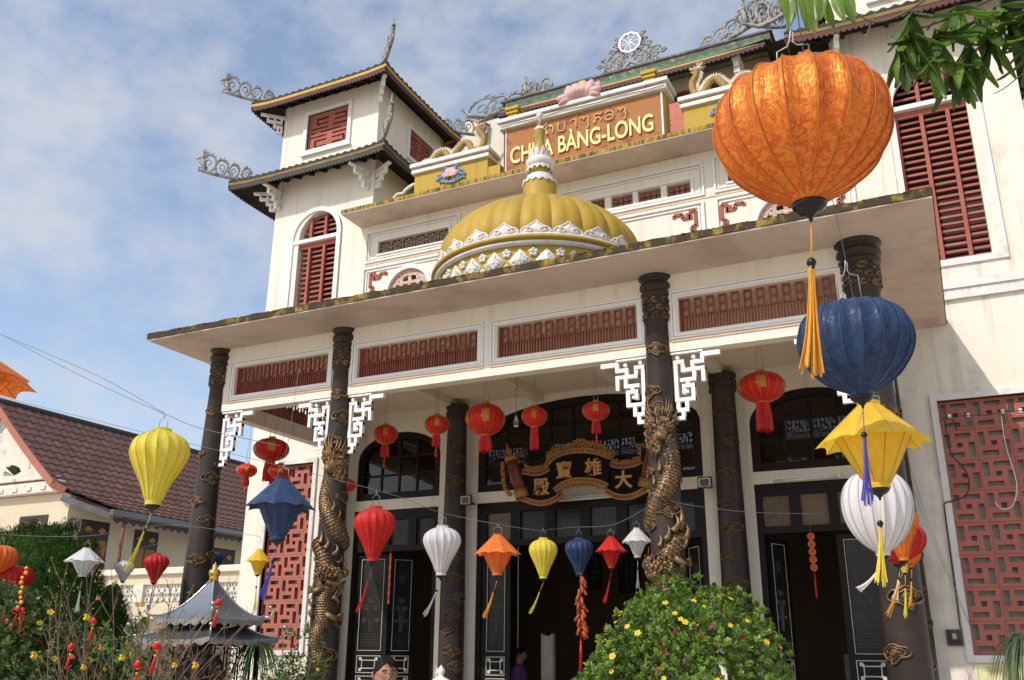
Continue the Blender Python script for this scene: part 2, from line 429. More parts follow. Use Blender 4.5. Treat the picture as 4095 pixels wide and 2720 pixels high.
# towers
def tower(xl, xr, sgn):
    """Outer walls of one tower; its screen and louvred window openings are cut."""
    xc = (xl + xr) / 2
    sc = (-10.345, -9.455, 1.62, 4.55) if sgn < 0 else (-0.085, 0.93, 1.62, 4.55)
    lw = (xc - 0.485, xc + 0.485, 6.36, 9.21)
    up = (-10.225, -9.285, 10.55, 11.33) if sgn < 0 else (0.03 - 0.175, 0.03 + 0.765, 10.55, 11.33)
    m = MB()
    for (a, b, c, d) in cells(xl, xr, 0, 11.66, [sc, lw, up]): m.box(a, b, YW, YW + 0.2, c, d)
    spandrel(m, xc, 0.97, 8.72, 0.49, 9.21, YW, YW + 0.2)
    side = (13.05, 13.92, 10.62, 11.22)
    for x0 in (xl, xr - 0.2):
        inner = (x0 == xr - 0.2) if sgn < 0 else (x0 == xl)
        hs = [side] if inner else []
        for (a, b, c, d) in cells(YW + 0.2, 14.6, 0, 11.66, hs): m.box(x0, x0 + 0.2, a, b, c, d)
    m.box(xl, xr, 14.6, 14.8, 0, 11.66)
    m.build('tower_wall', wall_m if sgn < 0 else wallold_m, temple)
    k = MB()
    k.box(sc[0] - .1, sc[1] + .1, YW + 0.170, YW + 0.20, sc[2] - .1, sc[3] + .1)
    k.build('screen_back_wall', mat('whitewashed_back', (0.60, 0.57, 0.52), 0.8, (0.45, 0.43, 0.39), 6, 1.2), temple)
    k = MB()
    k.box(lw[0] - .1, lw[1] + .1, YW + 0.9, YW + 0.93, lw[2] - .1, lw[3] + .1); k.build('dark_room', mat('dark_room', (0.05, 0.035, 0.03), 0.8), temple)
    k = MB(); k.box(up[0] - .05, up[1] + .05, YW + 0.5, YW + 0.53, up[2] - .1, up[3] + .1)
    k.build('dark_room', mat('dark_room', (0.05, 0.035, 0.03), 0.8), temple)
    return sc, lw, up
TL = tower(-10.82, -8.62, -1)
TR = tower(-0.81, 1.42, 1)

# string courses of the right tower
mb = MB(); mb.box(-0.81, 1.46, YW - 0.05, YW - 0.002, 5.82, 6.03); mb.box(-0.81, 1.48, YW - 0.075, YW - 0.052, 5.95, 6.05)
mb.build('string_course', trimold_m, temple)
mb = MB(); mb.box(-10.86, -9.0, YW - 0.05, YW - 0.002, 5.82, 6.03); mb.build('string_course', trimold_m, temple)

# ------------------------------------------------------------------ breeze block screens
def block_mesh(w, name='screen_block'):
    s = 0.366; hs = []
    for (u0, u1, v0, v1) in [(0.0, .066, 0, .166), (.118, .288, 0, .060), (.131, .190, .115, .172), (.255, .321, .115, .294), (.027, .196, .230, .290)]:
        u0 += .022; u1 += .022; v0 += .036; v1 += .036
        u0 = min(u0, w); u1 = min(u1, w - 0.012)
        if u1 - u0 > 0.02: hs.append((u0, u1, s - v1, s - v0))
    m = MB()
    for (a, b, c, d) in cells(0.0015, w - 0.0015, 0.0015, s - 0.0015, hs): m.box(a, b, -0.04, 0.04, c, d)
    return m.mesh(name, blockred_m)
BLK = {}
def screen(sc, x0=None):
    xa, xb, za, zb = sc
    fr = MB(); t = 0.075
    fr.box(xa - t, xa, YW - 0.035, YW + 0.2, za - t, zb + t); fr.box(xb, xb + t, YW - 0.035, YW + 0.2, za - t, zb + t)
    fr.box(xa, xb, YW - 0.035, YW + 0.2, zb, zb + t); fr.box(xa, xb, YW - 0.035, YW + 0.2, za - t, za)
    f = fr.build('screen_frame', trimold_m, temple)
    for r in range(8):
        x = xa
        while x < xb - 0.02:
            w = round(min(0.366, xb - x), 4)
            if w not in BLK: BLK[w] = block_mesh(w)
            inst(BLK[w], 'screen_block', (x, YW + 0.10, za + 0.366 * r), f)
            x += w
screen(TL[0]); screen(TR[0])

# ------------------------------------------------------------------ louvred arched windows
def louvre(xc, w, zb, zs, zt, trans_z):
    fr = MB(); t = 0.085; y0 = YW - 0.03; y1 = YW + 0.05
    xa, xb = xc - w / 2, xc + w / 2
    fr.box(xa - t, xa, y0, y1, zb - t, zs); fr.box(xb, xb + t, y0, y1, zb - t, zs); fr.box(xa, xb, y0, y1, zb - t, zb)
    fr.box(xa, xb, y0 + 0.01, y1 + 0.04, trans_z, trans_z + 0.07)
    n = 18
    po = arch_pts(xc, w + 2 * t, zs, zt - zs + t, n); pi_ = arch_pts(xc, w, zs, zt - zs, n)
    for k in range(n):
        fr.prism([pi_[k + 1], pi_[k], po[k], po[k + 1]], (0, y0, 0), (1, 0, 0), (0, 0, 1), (0, y1 - y0, 0))
    f = fr.build('louvre_window', trim_m if xc < CX else trimold_m, temple)
    st = MB()
    for k in (0, 1, 2, 3):
        x = xa + w * k / 3
        x0, x1 = (x, x + 0.03) if k == 0 else ((x - 0.03, x) if k == 3 else (x - 0.025, x + 0.025))
        st.box(x0, x1, YW + 0.052, YW + 0.1, zb, trans_z)
        if k in (1, 2):
            st.box(x0, x1, YW + 0.052, YW + 0.1, trans_z + 0.07, zs + (zt - zs) * sqrt(max(0, 1 - ((x - xc) / (w / 2)) ** 2)))
    st.box(xa, xb, YW + 0.054, YW + 0.098, trans_z - 0.09, trans_z)
    st.build('louvre_stile', red_m, f)
    # slats: one strip of timber each, sloping outward
    sl = MB().bar((-w / 2, 0, 0), (w / 2, 0, 0), 0.016, 0.040, (0, 0.35, 1)).mesh('slat', red_m)
    z = zb + 0.05
    while z < trans_z - 0.11:
        inst(sl, 'slat', (xc, YW + 0.115, z), f); z += 0.098
    z = trans_z + 0.13
    while z < zt - 0.03:
        if z < zs: k = 1.0
        else: k = sqrt(max(0.02, 1 - ((z + 0.02 - zs) / (zt - zs)) ** 2))
        inst(sl, 'slat', (xc, YW + 0.115, z), f, scale=(k, 1, 1)); z += 0.098
louvre(-9.83, 0.97, 6.36, 8.72, 9.21, 8.63 - 0.01)
louvre(0.395, 0.97, 6.36, 8.72, 9.21, 8.62)

# small upper windows with a cut-out pattern
def fret_window(mb_box, w, h):
    """Red panel with slots, as boxes through mb_box(u0,u1,v0,v1)."""
    slots = [(0.16, 0.46, 0.83, 0.90), (0.16, 0.21, 0.70, 0.83), (0.16, 0.46, 0.70, 0.745), (0.05, 0.46, 0.585, 0.63),
             (0.04, 0.16, 0.475, 0.52), (0.28, 0.78, 0.475, 0.52), (0.90, 0.97, 0.50, 0.54), (0.02, 0.44, 0.36, 0.405), (0.57, 0.97, 0.36, 0.41),
             (0.14, 0.44, 0.245, 0.29), (0.14, 0.19, 0.10, 0.245), (0.14, 0.44, 0.08, 0.125), (0.57, 0.88, 0.245, 0.29), (0.84, 0.89, 0.12, 0.245), (0.57, 0.84, 0.10, 0.15),
             (0.60, 0.90, 0.87, 0.92), (0.86, 0.90, 0.74, 0.87), (0.60, 0.86, 0.74, 0.785), (0.57, 0.97, 0.60, 0.65)]
    hs = [(a * w, b * w, c * h, d * h) for a, b, c, d in slots]
    # avoid touching holes: split into fine grid
    xs = sorted({0, w, *[q for s in hs for q in s[:2]]}); zs = sorted({0, h, *[q for s in hs for q in s[2:]]})
    for i in range(len(xs) - 1):
        run = None
        for j in range(len(zs) - 1):
            cx_, cz_ = (xs[i] + xs[i + 1]) / 2, (zs[j] + zs[j + 1]) / 2
            hole = any(s[0] < cx_ < s[1] and s[2] < cz_ < s[3] for s in hs)
            if hole:
                if run is not None: mb_box(xs[i], xs[i + 1], run, zs[j]); run = None
            elif run is None: run = zs[j]
        if run is not None: mb_box(xs[i], xs[i + 1], run, h)
for (xa, xb, za, zb) in (TL[2], TR[2]):
    t = 0.075
    fr = MB()
    fr.box(xa - t, xa, YW - 0.04, YW + 0.04, za - t, zb + t); fr.box(xb, xb + t, YW - 0.04, YW + 0.04, za - t, zb + t)
    fr.box(xa, xb, YW - 0.04, YW + 0.04, zb, zb + t); fr.box(xa - t - .02, xb + t + .02, YW - 0.06, YW + 0.04, za - t - 0.04, za - t); fr.box(xa, xb, YW - 0.04, YW + 0.04, za - t, za)
    f = fr.build('fret_window', trim_m, temple)
    m = MB(); fret_window(lambda a, b, c, d: m.box(xa + a, xa + b, YW + 0.05, YW + 0.12, za + c, za + d), xb - xa, zb - za)
    m.build('fret_panel', red_m, f)
for xs_, sg in ((-8.62, 1), (-0.81, -1)):
    fr = MB(); t = 0.07; ya, yb, za, zb = 13.05, 13.92, 10.62, 11.22
    a, b = (xs_ - 0.03, xs_ + 0.035) if sg > 0 else (xs_ - 0.035, xs_ + 0.03)
    fr.box(a, b, ya - t, ya, za - t, zb + t); fr.box(a, b, yb, yb + t, za - t, zb + t); fr.box(a, b, ya, yb, zb, zb + t); fr.box(a, b, ya, yb, za - t, za)
    f = fr.build('fret_window', trim_m, temple)
    m = MB(); c0 = xs_ - 0.12 * sg
    fret_window(lambda p, q, r, s: m.box(min(c0, c0 + .07 * sg), max(c0, c0 + .07 * sg), ya + p, ya + q, za + r, za + s), yb - ya, zb - za)
    m.build('fret_panel', red_m, f)

# ------------------------------------------------------------------ plaster mouldings and reliefs of the centre wall
def frame_mould(name, xa, xb, za, zb, w, d, m, yy=YW, parent=None):
    fr = MB(); y0 = yy - d; y1 = yy - 0.002
    fr.box(xa, xa + w, y0, y1, za, zb); fr.box(xb - w, xb, y0, y1, za, zb); fr.box(xa + w, xb - w, y0, y1, zb - w, zb); fr.box(xa + w, xb - w, y0, y1, za, za + w)
    return fr.build(name, m, parent or temple)
for s in (-1, 1):
    X = lambda x: x if s < 0 else 2 * CX - x
    def R(a, b): return (min(X(a), X(b)), max(X(a), X(b)))
    a, b = R(-8.70, -6.83)
    frame_mould('panel_moulding', a, b, 7.95, 8.54, 0.035, 0.03, trim_m); frame_mould('panel_moulding', a + .06, b - .06, 8.01, 8.48, 0.02, 0.02, trim_m)
    a, b = R(-8.73, -6.83)
    frame_mould('panel_moulding', a, b, 6.4, 7.87, 0.04, 0.035, trim_m); frame_mould('panel_moulding', a + .07, b - .07, 6.4, 7.80, 0.022, 0.02, trim_m)
frame_mould('panel_moulding', -6.70, -2.74, 7.95, 8.50, 0.035, 0.03, trim_m); frame_mould('panel_moulding', -6.64, -2.80, 8.00, 8.44, 0.02, 0.02, trim_m)
frame_mould('panel_moulding', -6.72, -2.76, 6.4, 7.87, 0.04, 0.035, trim_m); frame_mould('panel_moulding', -6.65, -2.83, 6.4, 7.80, 0.022, 0.02, trim_m)
frame_mould('panel_moulding', -6.4, -2.90, 8.01, 8.29, 0.03, 0.022, trim_m)
m = MB(); m.box(-8.7, -0.75, YW - 0.012, YW - 0.002, 7.905, 7.925); m.build('painted_line', peach_m, temple)

# red fret relief in the corners of the lower panels
def fret_relief(x, z, sx):
    m = MB(); w = 0.05
    P = lambda pts: [m.bar((x + sx * a[0], YW - 0.012, z - a[1]), (x + sx * b[0], YW - 0.012, z - b[1]), 0.02, w, (0, 0, 1)) if abs(a[1] - b[1]) < 1e-6 else
                     m.bar((x + sx * a[0], YW - 0.012, z - a[1]), (x + sx * b[0], YW - 0.012, z - b[1]), w, 0.02, (0, 1, 0)) for a, b in zip(pts[:-1], pts[1:])]
    P([(0.345, 0.07), (0.345, 0.025), (0.22, 0.025), (0.22, 0.10), (0.10, 0.10)]); P([(0.10, 0.125), (0.10, 0.05), (0.17, 0.05)])
    P([(0.12, 0.0), (0.025, 0.0), (0.025, 0.25), (0.09, 0.25), (0.09, 0.33), (0.025, 0.33), (0.025, 0.42)])
    m.build('fret_relief', red_m, temple)
fret_relief(-8.59, 7.74, 1); fret_relief(-2.87, 7.74, -1); fret_relief(-2.54, 7.74, 1); fret_relief(-0.84, 7.74, -1); fret_relief(-6.9, 7.74, -1)

# round windows with pebble-dashed ring and fret
pebble_m = mat('pebble_dash', (0.62, 0.42, 0.36), 0.8, (0.40, 0.22, 0.18), 60, 0.6, bump=0.6, bscale=70, dirt=(0.75, 0.66, 0.6), dscale=45, dpos=(0.5, 0.56))
for xc, w in RWIN:
    m = MB(); n = 18; po = arch_pts(xc, 0.94, 7.31, 0.47, n); pi_ = arch_pts(xc, 0.80, 7.31, 0.40, n)
    for k in range(n): m.prism([pi_[k + 1], pi_[k], po[k], po[k + 1]], (0, YW - 0.03, 0), (1, 0, 0), (0, 0, 1), (0, 0.06, 0))
    f = m.build('round_window', trim_m, temple)
    m = MB(); po = arch_pts(xc, 0.80, 7.31, 0.40, n); pi_ = arch_pts(xc, 0.60, 7.31, 0.30, n)
    for k in range(n): m.prism([pi_[k + 1], pi_[k], po[k], po[k + 1]], (0, YW + 0.03, 0), (1, 0, 0), (0, 0, 1), (0, 0.05, 0))
    for a in (0, 1): m.box(xc - 0.03 + (0.16 if a else -0.16), xc + 0.03 + (0.16 if a else -0.16), YW + 0.032, YW + 0.078, 7.28, 7.60)
    m.box(xc - 0.03, xc + 0.03, YW + 0.033, YW + 0.077, 7.35, 7.68); m.box(xc - 0.24, xc + 0.24, YW + 0.034, YW + 0.076, 7.46, 7.51); m.box(xc - .24, xc + .24, YW + 0.036, YW + 0.074, 7.36, 7.40)
    m.build('round_window_fret', pebble_m, f)

# pierced lattice strips
lat_m = mat('weathered_lattice', (0.34, 0.25, 0.20), 0.8, (0.24, 0.17, 0.14), 14, 1, bump=0.4)
def star_mesh(s, m, r=0.011):
    q = MB()
    for a in range(4):
        an = pi * a / 4; dx, dz = cos(an), sin(an); L = s * (0.5 if a % 2 == 0 else 0.66)
        q.bar((-dx * L, 0, -dz * L), (dx * L, 0, dz * L), r * 1.6, 0.05, (0, 1, 0))
    for k in range(8):
        a0, a1 = pi * k / 4, pi * (k + 1) / 4; R_ = s * 0.33
        q.bar((cos(a0) * R_, 0, sin(a0) * R_), (cos(a1) * R_, 0, sin(a1) * R_), r * 1.6, 0.045, (0, 1, 0))
    for (a, b) in (((-1, -1), (1, -1)), ((1, -1), (1, 1)), ((1, 1), (-1, 1)), ((-1, 1), (-1, -1))):
        q.bar((a[0] * s / 2, 0, a[1] * s / 2), (b[0] * s / 2, 0, b[1] * s / 2), r * 2, 0.055, (0, 1, 0))
    return q.mesh('lattice_tile', m)
for (xa, xb, za, zb) in LATT + RLAT:
    fr = frame_mould('lattice_strip', xa - 0.03, xb + 0.03, za - 0.03, zb + 0.03, 0.03, 0.025, trim_m)
    s = (zb - za) / 1.0; n = int((xb - xa) / 0.1167 / 1); n = 12; sx = (xb - xa) / 6
    me = star_mesh(zb - za, lat_m)
    for k in range(6): inst(me, 'lattice_tile', (xa + sx * (k + 0.5), YW + 0.06, (za + zb) / 2), fr)
rl = mat('red_flower_lattice', (0.36, 0.13, 0.12), 0.7, (0.30, 0.10, 0.09), 9, 1, bump=0.3)
q = MB()
for i in range(4):
    for j in range(2):
        cx_, cz_ = (-0.135 + 0.09 * i), (-0.047 + 0.094 * j)
        for k in range(4):
            an = pi / 4 + pi / 2 * k
            q.sphere((cx_ + cos(an) * 0.024, 0, cz_ + sin(an) * 0.026), 0.024, 8, 4, (1, 0.7, 1))
        q.sphere((cx_, -0.01, cz_), 0.010, 6, 4)
me = q.mesh('flower_lattice', rl)
for (xa, xb, za, zb) in REDS:
    inst(me, 'flower_lattice', ((xa + xb) / 2, YW + 0.08, (za + zb) / 2), temple, scale=((xb - xa) / 0.36, 1, 1))

# ------------------------------------------------------------------ second canopy above the centre wall
m = MB(); m.box(-8.845, 2 * CX + 8.845, 11.42, YW - 0.003, 8.67, 8.685); m.build('upper_canopy_soffit', soffit_m, temple)
m = MB(); m.box(-8.85, 2 * CX + 8.85, 11.415, 14.4, 8.686, 8.755); m.build('upper_canopy', edge2_m, temple)

# ------------------------------------------------------------------ main canopy of the porch
FX0, FX1, FY = -9.43, 0.15, 8.26
m = MB(); m.box(FX0, FX1, FY, YW - 0.003, 5.50, 5.515); m.build('canopy_soffit', soffit_m, temple)
m = MB(); m.grid(lambda a, b: (FX0 - 0.01 + (FX1 - FX0 + 0.02) * a, FY - 0.012 + 0.006 * sin(a * 190) * sin(a * 77), 5.517 + (0.078 + 0.005 * sin(a * 140)) * b), 260, 1)
m.grid(lambda a, b: (FX0 - 0.01 + (FX1 - FX0 + 0.02) * a, FY - 0.012 + 0.006 * sin(a * 190) * sin(a * 77) + (YW - FY) * b, 5.595 + 0.005 * sin(a * 140) * (1 - b)), 260, 1)
m.box(FX0 - 0.01, FX1 + 0.01, FY, YW - 0.004, 5.516, 5.585)
m.build('canopy', edge_m, temple)
# moss, lichen and flaking lumps on the canopy edge
m = MB()
for k in range(420):
    x = rnd.uniform(FX0, FX1); r = rnd.uniform(0.006, 0.02)
    m.sphere((x, FY + rnd.uniform(-0.015, 0.02), 5.590 + rnd.uniform(-0.004, 0.006)), r * .8, 5, 3, (rnd.uniform(1, 2.5), 1, rnd.uniform(.3, .6)))
m.build('canopy_moss', mat('dark_moss', (0.07, 0.065, 0.045), 0.95, (0.16, 0.12, 0.03), 30, 0.8, bump=0.5), temple, kind='stuff')

# ------------------------------------------------------------------ beam with grilles
BZ0, BZ1 = 4.625, 5.50
GR = [(-8.537, -7.007), (-6.55, -4.85), (-4.59, -2.89), (-2.425, -0.815)]
m = MB()
for (a, b, c, d) in cells(-8.72, -0.62, BZ0, BZ1 - 0.001, [(g0, g1, 4.83, 5.222) for g0, g1 in GR]): m.box(a, b, YB, YB + 0.16, c, d)
m.build('beam', wall_m, temple)
for g0, g1 in GR:
    frame_mould('grille_surround', g0 - 0.085, g1 + 0.085, 4.755, 5.30, 0.022, 0.02, trim_m, YB)
    frame_mould('grille_surround', g0 - 0.055, g1 + 0.055, 4.785, 5.27, 0.03, 0.012, trim_m, YB)
    m = MB(); m.box(g0 - 0.08, g1 + 0.09, YB - 0.014, YB - 0.002, 4.728, 4.75); m.build('painted_line', peach_m, temple)

def baluster_mesh():
    q = MB(); y0, y1 = -0.014, 0.014; H = 0.392
    q.box(0.002, 0.018, y0, y1, 0, H); q.box(0.074, 0.090, y0, y1, 0, H)
    q.box(0.020, 0.072, y0 + .004, y1 - .004, H - 0.022, H); q.box(0.020, 0.072, y0 + .004, y1 - .004, 0.275, 0.297); q.box(0.020, 0.072, y0 + .004, y1 - .004, 0.185, 0.205)
    for (zz, s) in ((H - 0.022, -1), (0.297, 1), (0.275, -1), (0.205, 1)):       # rounded corners of the holes
        q.add([(0.020, y0 + .006, zz), (0.036, y0 + .006, zz), (0.020, y0 + .006, zz + s * 0.018), (0.020, y1 - .006, zz), (0.036, y1 - .006, zz), (0.020, y1 - .006, zz + s * 0.018)], [(0, 1, 2), (3, 5, 4), (1, 4, 5, 2)])
        q.add([(0.072, y0 + .006, zz), (0.056, y0 + .006, zz), (0.072, y0 + .006, zz + s * 0.018), (0.072, y1 - .006, zz), (0.056, y1 - .006, zz), (0.072, y1 - .006, zz + s * 0.018)], [(0, 2, 1), (3, 4, 5), (1, 2, 5, 4)])
    q.box(0.040, 0.052, y0, y1, 0, 0.185); q.box(0.107, 0.119, y0, y1, 0, 0.195)
    for x in (0.010, 0.046, 0.082, 0.114):
        for z, s in ((0.188, 0.013), (0.158, 0.010)):
            q.add([(x - s, y0 - .006, z), (x, y0 - .006, z - s), (x + s, y0 - .006, z), (x, y0 - .006, z + s), (x - s, y1, z), (x, y1, z - s), (x + s, y1, z), (x, y1, z + s)],
                  [(0, 1, 2, 3), (7, 6, 5, 4), (0, 4, 5, 1), (1, 5, 6, 2), (2, 6, 7, 3), (3, 7, 4, 0)])
    q.add([(0.106, y0, 0.195), (0.122, y0, 0.195), (0.114, y0, 0.235), (0.106, y1, 0.195), (0.122, y1, 0.195), (0.114, y1, 0.235)], [(0, 1, 2), (3, 5, 4), (0, 2, 5, 3), (1, 4, 5, 2)])
    return q.mesh('baluster', grille_m)
BAL = baluster_mesh()
def grille_x(g0, g1):
    m = MB(); m.box(g0, g1, YB + 0.05, YB + 0.12, 4.83, 4.845); m.box(g0, g0 + 0.018, YB + 0.05, YB + 0.12, 4.845, 5.222); m.box(g1 - 0.018, g1, YB + 0.05, YB + 0.12, 4.845, 5.222)
    f = m.build('grille', grille_m, temple)
    n = round((g1 - g0 - 0.03) / 0.136); st = (g1 - g0 - 0.03) / n
    for k in range(n): inst(BAL, 'baluster', (g0 + 0.022 + st * k, YB + 0.08, 4.830), f, scale=(st / 0.136, 1, 1))
for g0, g1 in GR: grille_x(g0, g1)

# side beams running back to the wall, with their own grilles
for xs_ in (-8.83, -0.60):
    m = MB()
    for (a, b, c, d) in cells(YB + 0.162, YW - 0.003, BZ0, BZ1 - 0.001, [(9.42, 11.55, 4.83, 5.222)]): m.box(xs_ - 0.08, xs_ + 0.08, a, b, c, d)
    m.build('beam', wall_m, temple)
    m = MB(); m.box(xs_ - 0.03, xs_ + 0.03, 9.42, 11.55, 4.831, 4.845); f = m.build('grille', grille_m, temple)
    n = 15; st = 2.13 / n
    for k in range(n): inst(BAL, 'baluster', (xs_, 9.425 + st * k, 4.830), f, rot=(0, 0, pi / 2), scale=(st / 0.136, 1, 1))
# soffit of the front beam, porch ceiling with ribs
m = MB(); m.box(-8.75, -0.68, YB + 0.162, YW - 0.003, 5.235, 5.27); m.build('porch_ceiling', ceil_m, temple)
for xs_ in (-6.77, -2.66, -5.4, -4.03):
    m = MB(); m.box(xs_ - 0.07, xs_ + 0.07, YB + 0.162, YW - 0.004, 5.13, 5.234); m.build('ceiling_rib', ceil_m, temple)
m = MB(); m.box(-8.75, -0.68, 10.5, 10.62, 5.16, 5.233); m.build('ceiling_rib', ceil_m, temple)

# ------------------------------------------------------------------ white fret brackets
def bracket(x, sx, y=YB + 0.01):
    m = MB(); w = 0.040; d = 0.05
    def pt(p): return (x + sx * (p[0] - 1562) / 590, (p[1] - 790 + 0.13 * (p[0] - 1562)) / 620)
    def path(pts, w=w):
        pp = [pt(p) for p in pts]
        for a, b in zip(pp[:-1], pp[1:]):
            if abs(a[0] - b[0]) > abs(a[1] - b[1]):
                zc = (a[1] + b[1]) / 2; x0, x1 = min(a[0], b[0]) - w / 2, max(a[0], b[0]) + w / 2
                k = len(m.v) % 5 * 0.0007
                m.box(x0, x1, y + k, y + d + k, BZ0 - zc - w / 2, BZ0 - zc + w / 2)
            else:
                xc = (a[0] + b[0]) / 2; z0, z1 = min(a[1], b[1]) - w / 2, max(a[1], b[1]) + w / 2
                k = len(m.v) % 7 * 0.0005 + 0.002
                m.box(xc - w / 2, xc + w / 2, y + k, y + d + k, BZ0 - z1, BZ0 - z0)
    path([(1562, 800), (1755, 778)], 0.02); path([(1765, 802), (1850, 788)], 0.05); path([(1700, 855), (1755, 845), (1755, 806)])
    path([(1585, 1110), (1585, 860), (1630, 853), (1630, 912), (1692, 903), (1692, 855)]); path([(1692, 903), (1755, 893), (1755, 970)])
    path([(1700, 900), (1700, 968), (1622, 978)]); path([(1632, 1058), (1632, 1018), (1688, 1010), (1688, 1100), (1585, 1112)]); path([(1632, 1055), (1652, 1052)], 0.03)
    path([(1645, 1108), (1645, 1172), (1590, 1180), (1590, 1140)]); path([(1620, 1182), (1620, 1228), (1580, 1234)])
    for p in ((1600, 828), (1700, 820), (1657, 993)):
        a = pt(p); m.prism([(0.021 * cos(t * pi / 5), 0.021 * sin(t * pi / 5)) for t in range(10)], (a[0], y + 0.003, BZ0 - a[1]), (1, 0, 0), (0, 0, 1), (0, d - 0.004, 0))
    m.build('bracket', white_m, temple)
for xc, r in ((-8.83, 0.14), (-6.785, 0.13), (-2.67, 0.14), (-0.585, 0.17)):
    if xc > -8.5: bracket(xc - r, -1)
    if xc < -1: bracket(xc + r, 1)
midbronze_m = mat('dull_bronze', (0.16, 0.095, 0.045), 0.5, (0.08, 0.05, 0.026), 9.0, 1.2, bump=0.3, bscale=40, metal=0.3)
# ------------------------------------------------------------------ columns with cloud and dragon reliefs
def frame_at(cx, cy):
    f = Vector((cx, cy, 0)).normalized(); return -f, Vector((f.y, -f.x, 0))

def cloud_mesh(r, s=1.0, seed=0, dark=False):
    """Cloud relief bent round a column of radius r; local origin on the column axis, facing -Y."""
    R_ = random.Random(seed); m = MB()
    def P(u, v, h): a = u / r; return ((r + h) * sin(a), -(r + h) * cos(a), v)
    lob = [(0.115, 0.0), (0.10, 0.035), (0.055, 0.045), (0.03, 0.068), (-0.015, 0.075), (-0.05, 0.05), (-0.095, 0.045), (-0.12, 0.01), (-0.095, -0.02),
           (-0.05, -0.03), (-0.02, -0.055), (0.02, -0.075), (0.03, -0.045), (0.075, -0.035)]
    if seed % 2: lob = [(-a, b) for a, b in lob][::-1]
    lob = [(a * s * R_.uniform(.92, 1.08), b * s * R_.uniform(.92, 1.08)) for a, b in lob]
    out = spline([Vector((a, b, 0)) for a, b in lob] + [Vector((lob[0][0], lob[0][1], 0))], 4)[:-1]
    n = len(out); m.m = 1; m.s = True
    vs = [P(0, 0, 0.012)] + [P(p.x, p.y, 0.010) for p in out] + [P(p.x * 1.04, p.y * 1.04, -0.015) for p in out]
    m.add(vs, [(0, 1 + i, 1 + (i + 1) % n) for i in range(n)] + [(1 + i, 1 + n + i, 1 + n + (i + 1) % n, 1 + (i + 1) % n) for i in range(n)])
    m.m = 0
    pts = [P(p.x * 0.96, p.y * 0.96, 0.013) for p in out]; m.tube(pts + pts[:1], 0.0085 * s, 6, False)
    pts = [P(p.x * 0.66, p.y * 0.64 + 0.004, 0.014) for p in out[: int(n * 0.9)]]; m.tube(pts, 0.006 * s, 5)
    sp = [P(0.030 * s * (1 - t / 20) * cos(t * 0.62) - 0.004, 0.024 * s * (1 - t / 20) * sin(t * 0.62) + 0.006, 0.016) for t in range(19)]
    m.tube(sp, 0.006 * s, 5)
    sd = -1 if seed % 2 else 1
    sp = [P(sd * (0.062 + 0.022 * cos(t * 0.6) * (1 - t / 16)) * s, (0.010 + 0.018 * sin(t * 0.6) * (1 - t / 16)) * s, 0.015) for t in range(14)]
    m.tube(sp, 0.005 * s, 5)
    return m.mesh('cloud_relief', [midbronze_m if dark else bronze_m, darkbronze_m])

def spike(m, base, tip, side, r, n=5, steps=6, bend=0.25):
    """Tapered, curved flame between base and tip, bent towards side."""
    b, t, s = Vector(base), Vector(tip), Vector(side)
    L = (t - b).length
    m.tube([b + (t - b) * (k / steps) + s * (sin(pi * k / steps) * bend * L) for k in range(steps + 1)], [max(0.0015, r * (1 - k / steps) ** 0.8) for k in range(steps + 1)], n)

